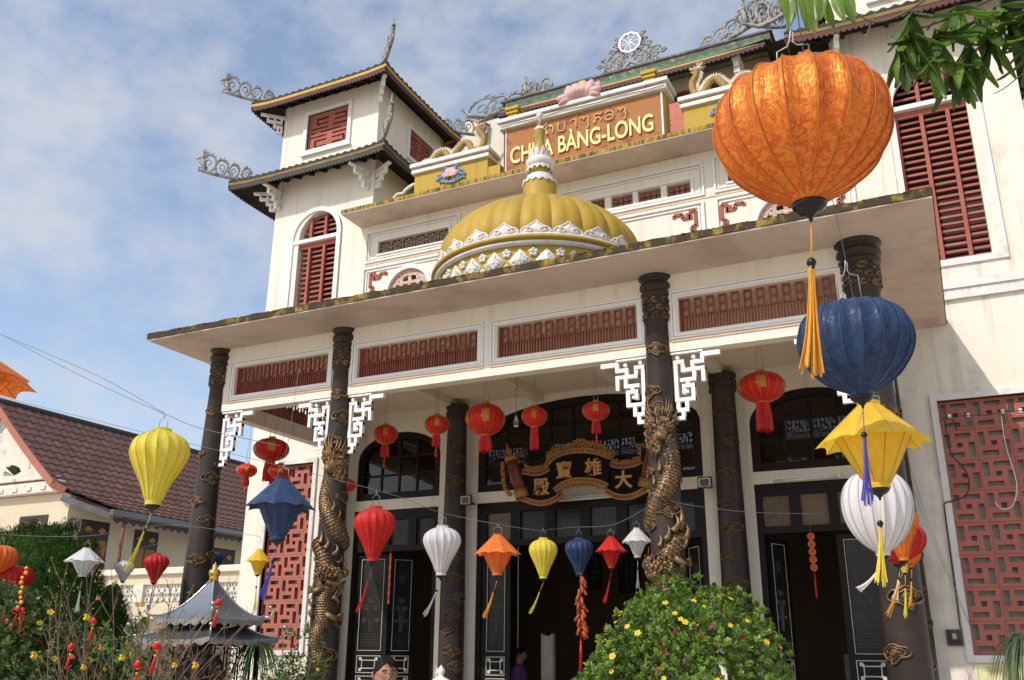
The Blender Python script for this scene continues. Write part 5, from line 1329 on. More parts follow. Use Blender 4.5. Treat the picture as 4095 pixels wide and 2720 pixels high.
def fringe_side(parent, A, B, z, h, m_, inset, inward, sc=0.075):
    """Scalloped board hanging below the eave."""
    A = Vector(A); B = Vector(B); inw = Vector(inward); A = A + inw * inset; B = B + inw * inset; e = B - A; L = e.length; e.normalize()
    n = int(L / sc); w = L / n; m = MB(); r = 4
    top, bot = [], []
    for k in range(n * r + 1):
        s = L * k / (n * r); lf = 0.05 * abs(2 * s / L - 1) ** 5
        q = abs(sin(pi * s / w)); top.append(A + e * s + Vector((0, 0, z - A.z + lf))); bot.append(A + e * s + Vector((0, 0, z - A.z - h * (.62 + .38 * q) + lf)))
    o = inw * 0.018; N = len(top)
    m.add(top + bot + [p + o for p in top] + [p + o for p in bot],
          [(i, i + 1, N + i + 1, N + i) for i in range(N - 1)] + [(2 * N + i, 3 * N + i, 3 * N + i + 1, 2 * N + i + 1) for i in range(N - 1)] + [(N + i, N + i + 1, 3 * N + i + 1, 3 * N + i) for i in range(N - 1)] + [(i, 2 * N + i, 2 * N + i + 1, i + 1) for i in range(N - 1)])
    m.build('eave_fringe', m_, parent)

def scrollwork(m, P, seed, n=4, grow=1.0, head=True, rs=1.0):
    """Filigree of curls in the plane P(u, v); u runs 0..1 towards the tip, v is up."""
    R_ = random.Random(seed); m.s = True
    base = [P(u / 10, 0.02 + 0.10 * (u / 10) ** 2.0) for u in range(11)]
    m.tube(base, [0.040] * 4 + [0.036] * 7, 7)
    for k in range(n):
        u = (k + 0.5) / n; r = (0.070 + 0.060 * u * grow) * rs; cz = 0.03 + 0.10 * u * u + r; q = 1 if k % 2 else -1
        RU = r * 1.05
        m.tube([P(u + RU * cos(t * pi / 8), cz + r * sin(t * pi / 8)) for t in range(17)], 0.019, 6, False)
        m.tube([P(u + q * RU * .62 * (1 - t / 15) * cos(t * .62 - 1.4), cz + r * .62 * (1 - t / 15) * sin(t * .62 - 1.4)) for t in range(12)], [.018 - .0008 * t for t in range(12)], 5)
        m.tube([P(u + RU * .9, cz - r * .3), P(u + RU * 1.15, cz - r * .1), P(u + RU * 1.1, cz + r * .35), P(u + RU * .85, cz + r * .5)], [.026, .022, .018, .008], 6)
        for j in range(9):
            a = 0.25 + j * .33 + R_.uniform(-.12, .12); L_ = R_.uniform(.03, .06)
            spike(m, P(u + RU * .95 * cos(a), cz + r * .95 * sin(a)), P(u + (RU + L_) * cos(a + .35), cz + (r + L_) * sin(a + .35)), (0, 0, 1), 0.022, 5, 3, 0.15)
    if head:
        m.sphere(P(1.0, 0.30), 0.048, 8, 6); m.tube([P(1.0, .30), P(1.07, .30), P(1.13, .275)], [.04, .03, .012], 6); m.tube([P(1.02, .26), P(1.08, .235)], [.022, .01], 5)
        m.tube([P(.93, .12), P(.97, .2), P(1.0, .28)], [.04, .045, .04], 7)
        for k in range(9):
            a = 1.2 + k * .28; spike(m, P(.99, .31), P(.99 + .13 * cos(a), .31 + .14 * sin(a)), (0, 0, 1), .015, 4, 4, .15)
        m.tube([P(1.0, .12), P(1.06, .10), P(1.05, .16), P(1.0, .15)], .014, 5)

def tower_eave(x0, x1, y0, y1, z, wall, rise, band_m, fr_m, depth=None, corners=True):
    """Square eave skirt round a tower; wall = (xl, xr, yf, yb) of the wall below."""
    e = MB(); t = 0.05
    for (a, b) in (((x0, y0), (x1, y0)), ((x1, y0), (x1, y1)), ((x1, y1), (x0, y1)), ((x0, y1), (x0, y0))):
        n = 8; A = Vector((*a, z)); B = Vector((*b, z))
        for k in range(n):
            p = A + (B - A) * (k / n); q = A + (B - A) * ((k + 1) / n)
            p.z += .05 * abs(2 * k / n - 1) ** 5; q.z += .05 * abs(2 * (k + 1) / n - 1) ** 5
            inw = Vector(((x0 + x1) / 2, (y0 + y1) / 2, 0)) - Vector(((a[0] + b[0]) / 2, (a[1] + b[1]) / 2, 0)); inw.normalize()
            e.bar(p - Vector((0, 0, .062)) + inw * .02, q - Vector((0, 0, .062)) + inw * .02, 0.03, 0.06)
    par = e.build('eave', band_m, temple)
    D = depth or min(x1 - x0, y1 - y0) / 2
    for (a, b, inw) in (((x0, y0, z), (x1, y0, z), (0, 1, 0)), ((x1, y0, z), (x1, y1, z), (-1, 0, 0)), ((x0, y1, z), (x0, y0, z), (1, 0, 0)), ((x1, y1, z), (x0, y1, z), (0, -1, 0))):
        roof_side(par, a, b, inw, D, rise, 0.152, tile_m)
        fringe_side(par, a, b, z - 0.092, 0.095, fr_m, 0.012, inw)
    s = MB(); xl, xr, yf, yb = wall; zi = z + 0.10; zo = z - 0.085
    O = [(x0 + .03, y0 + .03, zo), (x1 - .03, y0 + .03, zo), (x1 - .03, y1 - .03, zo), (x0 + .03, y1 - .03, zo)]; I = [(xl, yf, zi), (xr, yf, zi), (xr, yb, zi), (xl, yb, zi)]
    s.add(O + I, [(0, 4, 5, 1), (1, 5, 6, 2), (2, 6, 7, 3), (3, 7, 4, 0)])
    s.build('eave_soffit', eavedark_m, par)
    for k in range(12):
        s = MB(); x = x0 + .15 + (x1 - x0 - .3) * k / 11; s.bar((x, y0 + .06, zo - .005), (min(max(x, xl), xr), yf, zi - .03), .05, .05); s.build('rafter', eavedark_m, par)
    if corners:
        for (cx_, cy_, dx, dy, sd) in ((x0, y0, -1, -1, 1), (x1, y0, 1, -1, 2), (x0, y1, -1, 1, 3), (x1, y1, 1, 1, 4)):
            d = Vector((dx, dy, 0)).normalized()
            m = MB(); scrollwork(m, lambda u, v: Vector((cx_, cy_, z + .02)) + d * (-0.42 + 0.92 * u) + Vector((0, 0, v * 1.45 + (0.10 * (1 - u)))), sd); m.build('ridge_ornament', greystone_m, par)
    return par
def corbel(x, y, z, d, parent=temple):
    """Pierced white bracket below an eave corner, stepping out along d."""
    d = Vector(d).normalized(); m = MB(); s = d.cross(Vector((0, 0, 1))) * 0.035
    def bx(u0, u1, v0, v1):
        p = [Vector((x, y, z)) + d * u + Vector((0, 0, v)) for u, v in ((u0, v0), (u1, v0), (u1, v1), (u0, v1))]
        m.add([q - s for q in p] + [q + s for q in p], [(0, 1, 2, 3), (7, 6, 5, 4), (0, 4, 5, 1), (1, 5, 6, 2), (2, 6, 7, 3), (3, 7, 4, 0)])
    for (a, b, c, e) in ((0, .46, -.04, 0), (.30, .34, -.12, -.04), (.04, .34, -.16, -.12), (.17, .21, -.12, -.04), (.04, .08, -.12, -.04), (.17, .21, -.26, -.16), (.03, .17, -.26, -.22), (.03, .07, -.38, -.26), (.07, .14, -.38, -.34), (.10, .14, -.34, -.26)): bx(a, b, c, e)
    m.build('corbel', trim_m, parent)

UP = tower_eave(-11.30, -8.20, 11.55, 14.35, 11.60, (-10.82, -8.62, 12.0, 14.8), 0.42, mat('yellow_band', (0.50, 0.33, 0.05), 0.6, (0.42, 0.27, 0.04), 5, 1), fringe_m)
LO = tower_eave(-11.60, -8.10, 11.50, 14.45, 9.94, (-10.82, -8.62, 12.0, 14.8), 0.42, mat('ochre_band', (0.25, 0.15, 0.035), 0.7, (0.12, 0.08, 0.03), 6, 1), mat('black_fringe', (0.05, 0.045, 0.048), 0.75), depth=0.62)
LO2 = tower_eave(-1.35, 2.20, 11.50, 14.45, 9.94, (-0.81, 1.42, 12.0, 14.8), 0.42, MATS['ochre_band'], MATS['purple_brown_fringe'], depth=0.62, corners=False)
UP2 = tower_eave(-1.25, 1.90, 11.55, 14.35, 11.60, (-0.81, 1.42, 12.0, 14.8), 0.42, MATS['yellow_band'], fringe_m, corners=False)
for p, d in (((-10.82, 12.0, 11.45), (-1, -1, 0)), ((-8.62, 12.0, 11.50), (1, -1, 0))): corbel(*p, d)
for p, d in (((-10.80, 12.0, 9.80), (-1, -.5, 0)), ((-10.72, 12.0, 9.80), (-.1, -1, 0)), ((-8.72, 12.0, 9.78), (-.35, -1, 0)), ((-8.62, 12.06, 9.78), (1, -.5, 0)), ((-0.81, 12.0, 9.80), (-1, -.5, 0)), ((-0.75, 12, 9.80), (.2, -1, 0))): corbel(*p, d)

# roof of the main hall: steep slope of green tiles below a cement ridge
HX0, HX1, HY, HZ = -7.30, -1.98, 14.0, 11.76
m = MB(); m.bar((HX0, HY + .02, HZ - .045), (HX1, HY + .02, HZ - .045), 0.03, 0.045); hall = m.build('hall_roof', MATS['yellow_band'], temple)
roof_side(hall, (HX0, HY, HZ), (HX1, HY, HZ), (0, 1, 0), 0.17, 1.02, 0.205, green_m, lift=0.05, hip=False, hipb=False, amp=0.045)
fringe_side(hall, (HX0, HY, HZ), (HX1, HY, HZ), HZ - .068, 0.10, fringe_m, 0.0, (0, 1, 0), 0.085)
m = MB(); m.add([(HX0, HY + .02, HZ - .07), (HX1, HY + .02, HZ - .07), (HX1, 14.82, HZ + .25), (HX0, 14.82, HZ + .25)], [(0, 3, 2, 1)]); m.build('eave_soffit', eavedark_m, hall)
m = MB(); m.add([(HX1 + .0, HY + .02, HZ - .07), (HX1, 17.0, HZ - .07), (HX1, 17.0, HZ + .3), (HX1, 14.5, HZ + .5)], [(0, 1, 2, 3)]); m.add([(HX1, HY, HZ - .07), (-1.0, 14.0, HZ - .07), (-1.0, 17, HZ + .3), (HX1, 17, HZ + .3)], [(0, 1, 2, 3)]); m.build('eave_soffit', eavedark_m, hall)
m = MB(); m.box(HX0 + .2, HX1 + .08, 14.15, 14.62, HZ + .12, HZ + .27); m.box(HX0 + .1, HX1 + .12, 14.12, 14.65, HZ + .271, HZ + .31); m.add([(HX0, 14.62, HZ + .5), (HX1, 14.62, HZ + .5), (HX1, 17, HZ), (HX0, 17, HZ)], [(0, 1, 2, 3)])
m.build('hall_ridge', mat('weathered_ridge_cement', (0.17, 0.165, 0.15), 0.9, (0.09, 0.085, 0.075), 5, 1.2, bump=0.5, bscale=40, dirt=(0.33, 0.30, 0.25), dscale=8, dpos=(.55, .65)), hall)
for x in (-6.62, -4.60, -2.52):
    m = MB(); m.box(x - .07, x + .07, 14.10, 14.55, HZ - .13, HZ - .0); m.box(x - .05, x + .05, 14.14, 14.5, HZ - .26, HZ - .131); m.box(x - .06, x + .06, 14.18, 14.3, HZ - .36, HZ - .261); bevel(m.build('eave_block', trim_m, hall), .01)
RY = 14.32; RZ = HZ + .31
m = MB(); scrollwork(m, lambda u, v: Vector((-6.15 - 1.62 * u, RY - .25 * u, RZ - .10 - .45 * u + v * (1.5 if u > .4 else 1.2))), 11, n=5, grow=1.1, head=False, rs=1.25)
scrollwork(m, lambda u, v: Vector((-6.9 + .75 * u, RY, RZ + .02 + v * (.9 + .3 * (1 - u)))), 14, n=3, head=False, rs=1.2)
scrollwork(m, lambda u, v: Vector((-6.1 - .62 * u, RY - .05, RZ - .05 + v * 1.35)), 15, n=2, head=True)
m.tube([(HX0 + .3, RY - .2, RZ - .2), (HX0 - .1, RY - .4, RZ - .42), (HX0 - .4, RY - .5, RZ - .38), (HX0 - .62, RY - .5, RZ - .16)], [.045, .055, .04, .02], 8)
m.build('ridge_ornament', greystone_m, hall)
m = MB(); scrollwork(m, lambda u, v: Vector((-3.15 + 1.15 * u, RY, RZ - .02 + .25 * u + v * 1.5)), 12, n=5, grow=1.0, rs=1.2)
scrollwork(m, lambda u, v: Vector((-1.62 - .72 * u, RY - .1, RZ + .0 + .12 * u + v * 1.7)), 13, n=3, grow=1.3, rs=1.35)
scrollwork(m, lambda u, v: Vector((-2.1 + .55 * u, RY - .15, RZ + .10 + v * 1.6)), 16, n=3, grow=1.2)
m.build('ridge_ornament', greystone_m, hall)
m = MB(); WX, WZ = -4.51, 12.72
for s in (-1, 1):
    scrollwork(m, lambda u, v: Vector((WX + s * (.60 - .42 * u), RY, RZ - .02 + v * 1.15)), 20 + s, n=3, grow=.9, head=False)
    for (dx, dz, r) in ((.26, .02, .08), (.25, .17, .06), (.20, -.12, .09), (.36, -.10, .07), (.12, -.22, .08), (.06, -.33, .08), (.22, -.28, .09), (.38, -.25, .08), (.52, -.25, .07), (.32, -.38, .08), (.12, -.42, .08), (.48, -.38, .07), (.64, -.34, .06)):
        m.tube([(WX + s * (dx + r * (1 - t / 18) * cos(t * .6)), RY, WZ + dz + r * (1 - t / 18) * sin(t * .6)) for t in range(14)], .020, 5)
m.tube([(WX - .3, RY, RZ), (WX - .12, RY, RZ + .15), (WX, RY, RZ + .25), (WX + .12, RY, RZ + .15), (WX + .3, RY, RZ)], .035, 6)
for k in range(14):
    a = -0.5 + k * .32; spike(m, (WX + .24 * cos(a), RY + .01, WZ + .24 * sin(a)), (WX + .31 * cos(a), RY + .01, WZ + .31 * sin(a)), (0, 0, 1), .016, 4, 3, .1)
m.tube([(WX + .255 * cos(a * pi / 12), RY + .03, WZ + .255 * sin(a * pi / 12)) for a in range(25)], .025, 6)
m.build('ridge_ornament', greystone_m, hall)
m = MB(); R0 = .215
pts = [(WX + R0 * cos(a * pi / 5 + .1), RY - .04, WZ + R0 * sin(a * pi / 5 + .1)) for a in range(11)]
for a, b in zip(pts[:-1], pts[1:]): m.bar(a, b, .034, .034, (0, 1, 0))
for k in range(8):
    a = k * pi / 4 + .1; c, s = cos(a), sin(a)
    m.tube([(WX + r * c, RY - .04, WZ + r * s) for r in (.06, .09, .10, .13, .17, .185, .21)], [.008, .008, .017, .010, .010, .018, .012], 6)
for a, b in (((-.05, 0), (.05, 0)), ((0, -.05), (0, .05)), ((.05, 0), (.05, -.05)), ((-.05, 0), (-.05, .05)), ((0, .05), (.05, .05)), ((0, -.05), (-.05, -.05))):
    m.bar((WX + a[0], RY - .04, WZ + a[1]), (WX + b[0], RY - .04, WZ + b[1]), .014, .014, (0, 1, 0))
m.build('dharma_wheel', mat('glossy_white', (0.88, 0.88, 0.87), 0.4), hall)
# ------------------------------------------------------------------ silk lanterns
def silk(name, col, col2, patt=0.0, gold=None, trans=0.30, rough=0.55, pscale=16, met=0.0, gloss=0.0):
    """Woven silk: fine thread relief, soft shine, some light passing through; optional damask of a second colour."""
    m = bpy.data.materials.new(name); m.use_nodes = True
    t = m.node_tree; b = t.nodes['Principled BSDF']
    b.inputs['Roughness'].default_value = rough; b.inputs['Sheen Weight'].default_value = 0.05; b.inputs['Specular IOR Level'].default_value = 0.35
    g = _n(t, 'ShaderNodeTexCoord')
    n1 = _n(t, 'ShaderNodeTexNoise'); n1.inputs['Scale'].default_value = 9; n1.inputs['Detail'].default_value = 6
    mp = _n(t, 'ShaderNodeMapping'); mp.inputs['Scale'].default_value = (2.2, 2.2, 0.8); t.links.new(g.outputs['Object'], mp.inputs[0]); t.links.new(mp.outputs[0], n1.inputs['Vector'])
    r = _n(t, 'ShaderNodeValToRGB'); r.color_ramp.elements[0].position = .35; r.color_ramp.elements[1].position = .65
    r.color_ramp.elements[0].color = (*col, 1); r.color_ramp.elements[1].color = (*col2, 1); t.links.new(n1.outputs[0], r.inputs[0])
    out = r.outputs[0]
    if patt:
        v = _n(t, 'ShaderNodeTexNoise'); v.inputs['Scale'].default_value = pscale; v.inputs['Detail'].default_value = 4; v.inputs['Distortion'].default_value = 3.0
        t.links.new(g.outputs['Object'], v.inputs['Vector'])
        vr = _n(t, 'ShaderNodeValToRGB'); vr.color_ramp.elements[0].position = .42; vr.color_ramp.elements[1].position = .60; t.links.new(v.outputs[0], vr.inputs[0])
        vm = _n(t, 'ShaderNodeMath'); vm.operation = 'MULTIPLY'; vm.inputs[1].default_value = patt; t.links.new(vr.outputs[0], vm.inputs[0])
        x = _n(t, 'ShaderNodeMix'); x.data_type = 'RGBA'; t.links.new(vm.outputs[0], x.inputs[0]); t.links.new(out, x.inputs[6]); x.inputs[7].default_value = (*gold, 1)
        out = x.outputs[2]
        if met: mm_ = _n(t, 'ShaderNodeMath'); mm_.operation = 'MULTIPLY'; mm_.inputs[1].default_value = met; t.links.new(vr.outputs[0], mm_.inputs[0]); t.links.new(mm_.outputs[0], b.inputs['Metallic'])
        rr = _n(t, 'ShaderNodeMapRange'); rr.inputs[3].default_value = 0.62; rr.inputs[4].default_value = 0.36; t.links.new(vr.outputs[0], rr.inputs[0]); t.links.new(rr.outputs[0], b.inputs['Roughness'])
    w = _n(t, 'ShaderNodeTexNoise'); w.inputs['Scale'].default_value = 60; w.inputs['Detail'].default_value = 3
    mw = _n(t, 'ShaderNodeMapping'); mw.inputs['Scale'].default_value = (2.5, 2.5, 0.35); t.links.new(g.outputs['Object'], mw.inputs[0]); t.links.new(mw.outputs[0], w.inputs['Vector'])
    bu = _n(t, 'ShaderNodeBump'); bu.inputs['Strength'].default_value = 0.55; bu.inputs['Distance'].default_value = 0.006
    t.links.new(w.outputs[0], bu.inputs['Height']); t.links.new(bu.outputs[0], b.inputs['Normal'])
    t.links.new(out, b.inputs['Base Color'])
    bo = b.outputs[0]
    if gloss:                                   # gilt weft of the satin: a broad golden shine
        gl = _n(t, 'ShaderNodeBsdfGlossy'); gl.inputs[0].default_value = (1.0, 0.62, 0.10, 1); gl.inputs['Roughness'].default_value = .52; t.links.new(bu.outputs[0], gl.inputs['Normal'])
        mg = _n(t, 'ShaderNodeMixShader'); mr_ = _n(t, 'ShaderNodeMapRange'); mr_.inputs[3].default_value = gloss * .6; mr_.inputs[4].default_value = gloss * 1.5; t.links.new(vr.outputs[0], mr_.inputs[0]); t.links.new(mr_.outputs[0], mg.inputs[0])
        t.links.new(bo, mg.inputs[1]); t.links.new(gl.outputs[0], mg.inputs[2]); bo = mg.outputs[0]
    tr = _n(t, 'ShaderNodeBsdfTranslucent'); t.links.new(out, tr.inputs[0])
    ms = _n(t, 'ShaderNodeMixShader'); ms.inputs[0].default_value = trans
    t.links.new(bo, ms.inputs[1]); t.links.new(tr.outputs[0], ms.inputs[2]); t.links.new(ms.outputs[0], t.nodes['Material Output'].inputs[0])
    return m
SILK = {
    'orange': silk('orange_damask_silk', (0.74, 0.105, 0.016), (0.62, 0.055, 0.02), 0.40, (0.90, 0.36, 0.03), 0.36, pscale=28, gloss=.28),
    'orangel': silk('orange_silk', (0.86, 0.25, 0.04), (0.80, 0.19, 0.03), trans=.36),
    'blue': silk('blue_silk', (0.006, 0.020, 0.066), (0.014, 0.042, 0.115), 0.30, (0.035, 0.085, 0.18), 0.07, rough=.6),
    'yellow': silk('yellow_silk', (0.82, 0.52, 0.02), (0.88, 0.62, 0.05), 0.3, (0.92, 0.70, 0.12), 0.40),
    'lime': silk('lemon_silk', (0.76, 0.62, 0.05), (0.82, 0.70, 0.09), 0.2, (0.86, 0.78, 0.2), 0.34),
    'white': silk('white_silk', (0.80, 0.79, 0.80), (0.74, 0.73, 0.75), 0.2, (0.84, 0.83, 0.84), 0.34),
    'red': silk('red_silk', (0.66, 0.02, 0.016), (0.54, 0.014, 0.014), 0.2, (0.74, 0.05, 0.03), 0.28),
}
SEAM = {k: mat(k + '_seam', c, 0.7) for k, c in dict(orange=(0.50, 0.16, 0.02), orangel=(0.45, 0.10, 0.02), blue=(0.02, 0.05, 0.13), yellow=(0.42, 0.26, 0.02), lime=(0.50, 0.40, 0.05), white=(0.33, 0.30, 0.28), red=(0.32, 0.012, 0.01)).items()}
TAS = {k: mat(k + '_thread', c, 0.55, bump=0.2, trans=0.2) for k, c in dict(orange=(0.85, 0.40, 0.03), orangel=(0.80, 0.25, 0.03), blue=(0.10, 0.09, 0.48), yellow=(0.88, 0.70, 0.07), lime=(0.80, 0.76, 0.06), white=(0.80, 0.80, 0.80), red=(0.70, 0.02, 0.015)).items()}

def tassel(root, top, end, colour, cord=0.30, bead_r=0.014, spread=0.02, seed=0, n=16):
    top = Vector(top); end = Vector(end); R_ = random.Random(seed); L = (end - top).length
    mid = top + (end - top) * cord + Vector((0, 0, -L * .02))
    m = MB(); m.s = True; m.tube([top, top + (mid - top) * .5 + Vector((0, 0, -.004)), mid], max(.0018, bead_r * .16), 5); m.build('cord', TAS[colour], root)
    m = MB(); m.s = True; m.sphere(mid, bead_r, 10, 7); m.sphere(mid + Vector((0, 0, -bead_r * 1.05)), bead_r * .6, 8, 5); m.build('bead', black_m, root)
    m = MB(); m.s = False; d = (end - mid).normalized(); s = d.cross(Vector((0.3, 1, 0.1))).normalized(); u = d.cross(s)
    for k in range(n):
        a = 2 * pi * k / n + R_.uniform(-.3, .3); q = R_.uniform(.3, 1); l = R_.uniform(.88, 1.02); sw = R_.uniform(-.5, .5)
        pts = []
        for j in range(6):
            t = j / 5; w = bead_r * .45 * q * (1 + .6 * t) + spread * q * t * t
            pts.append(mid + (end - mid) * (t * l) + s * (cos(a + sw * t) * w) + u * (sin(a + sw * t) * w) + Vector((0, 0, -0.05 * L * sin(pi * t))))
        m.tube(pts, bead_r * .20 * R_.uniform(.7, 1.2), 4, False)
    m.build('tassel', TAS[colour], root)

def silk_lantern(kind, colour, x, y, z0, z1, w, zh, tdx, tz, label, group=None, twist=0.0, tcol=None, lean=(0, 0)):
    R = w / 2; H = z1 - z0; root = thing('silk_lantern', label, 'lantern', (x, y, z0), group)
    N = 16 if kind != 'umb' else 10
    if kind == 'round': N = 18; prof = [(.20, 0), (.21, .05), (.40, .105), (.62, .19), (.82, .31), (.95, .45), (1.0, .59), (.97, .73), (.86, .85), (.66, .94), (.42, .985), (.24, 1.0)]
    elif kind == 'garlic': prof = [(.27, 0), (.27, .06), (.33, .10), (.45, .22), (.60, .34), (.76, .45), (.91, .57), (.99, .655), (1.0, .70), (.965, .775), (.87, .84), (.72, .89), (.54, .928), (.38, .95), (.31, .965), (.31, 1.0)]
    if kind == 'umb':
        zb = 0.50
        m = MB()
        def cone(a, b):                         # sloping brim, drooping slightly, scalloped between ribs
            t = a * N; k = t - math.floor(t); s = abs(2 * k - 1)
            r = R * (.19 + .81 * b) ; an = 2 * pi * a; poly = cos(pi / N) / cos((k - .5) * 2 * pi / N)
            sc_ = 1 - .09 * (1 - s * s) * b ** 3
            zz = z0 + H * (1.0 - (1 - zb) * (.02 + .98 * b)) + H * .045 * (1 - s * s) * b ** 3
            return (x + r * poly * sc_ * cos(an + twist), y + r * poly * sc_ * sin(an + twist), zz)
        m.grid(cone, N * 4, 6, True)
        def low(a, b):
            t = a * N; k = t - math.floor(t); poly = cos(pi / N) / cos((k - .5) * 2 * pi / N) * (1 - .03 * (1 - abs(2 * k - 1) ** 2))
            r = R * (.20 + (.64 - .20) * b ** .9); an = 2 * pi * a
            return (x + r * poly * cos(an + twist), y + r * poly * sin(an + twist), z0 + H * (.06 + (zb + .10 - .06) * b))
        m.grid(low, N * 4, 6, True)
        m.lathe([(R * .20, 0), (R * .205, H * .03), (R * .20, H * .06)], (x, y, z0), 20); m.lathe([(R * .19, 0), (R * .20, H * .03)], (x, y, z1 - H * .005), 20)
        sh = m.build('shade', SILK[colour], root, center=(x, y, z0))
        rb = MB(); rb.s = True
        rb.tube([(R * .19, 0, H * .99), (R * .6, 0, H * (1 - (1 - zb) * (.02 + .98 * .506))), (R * .99, 0, H * zb)], R * .006, 4, False)
        rb.tube([(R * (.20 + .44 * (k / 6) ** .9), 0, H * (.06 + (zb + .04) * k / 6)) for k in range(7)], R * .009, 4, False)
        rbm = rb.mesh('rib', SEAM[colour])
        for k in range(N): inst(rbm, 'rib', (x, y, z0), sh, rot=(0, 0, 2 * pi * k / N + twist))
        capr = .19
    else:
        sp = spline([Vector((r, h, 0)) for r, h in prof], 3); n = len(sp) - 1
        rv = random.Random(int(abs(x * 1000)))
        dent = [rv.uniform(.7, 1.3) for _ in range(N)]
        def f(a, b):
            p = sp[round(b * n)]; t = a * N; k = t - math.floor(t); q = 1 - abs(2 * k - 1) ** 2
            amt = .085 * min(1, max(0, (p.x - .24) * 3)) * dent[int(t) % N]
            an = 2 * pi * a + twist + .12 * sin(p.y * 3) * (1 if kind == 'garlic' else .3)
            return (x + R * p.x * (1 - amt * q) * cos(an) + lean[0] * (p.y), y + R * p.x * (1 - amt * q) * sin(an), z0 + H * p.y)
        m = MB(); m.s = True; m.grid(f, N * 6, n, True)
        sh = m.build('shade', SILK[colour], root, center=(x, y, z0))
        rb = MB(); rb.s = True
        rb.tube([(R * (p.x + .004) * cos(.12 * sin(p.y * 3) * (1 if kind == 'garlic' else .3)) + lean[0] * p.y, R * (p.x + .004) * sin(.12 * sin(p.y * 3) * (1 if kind == 'garlic' else .3)), H * p.y) for p in sp[3:]], R * .0085, 4, False)
        if abs(lean[0]) < 1e-6:
            rbm = rb.mesh('rib', SEAM[colour])
            for k in range(N): inst(rbm, 'rib', (x, y, z0), sh, rot=(0, 0, 2 * pi * k / N + twist))
        capr = .20 if kind == 'round' else .26
    # black turned cap, wire hanger and hook
    m = MB(); m.s = True; q = R * capr; m.lathe([(0, -q * 1.05), (q * .10, -q * 1.05), (q * .13, -q * .8), (q * .28, -q * .70), (q * .30, -q * .6), (q * .62, -q * .48), (q * .92, -q * .22), (q * 1.0, 0), (q * .9, q * .03), (0, q * .03)], (x, y, z0), 20); m.build('bottom_cap', black_m, root)
    m = MB(); m.s = True; a = R * .20; top = zh
    hz = z1 + (zh - z1) * .62; wr = max(.0014, R * .011)
    m.tube([(x - a, y, z1 - H * .02), (x - a * .92, y, hz), (x - a * .3, y, hz + (zh - hz) * .15), (x - a * .12, y, hz + (zh - hz) * .45), (x, y, zh), (x + a * .15, y, hz + (zh - hz) * .8), (x + a * .05, y, hz + (zh - hz) * .35), (x + a * .3, y, hz + (zh - hz) * .12), (x + a * .92, y, hz), (x + a, y, z1 - H * .02)], wr, 5)
    m.build('wire_hanger', wire_m, root)
    tassel(root, (x, y, z0 - q * 1.0), (x + tdx, y, tz), tcol or colour, cord=.26, bead_r=max(.010, R * .055), spread=max(.01, R * .10), seed=int(abs(x * 999)))
    return root

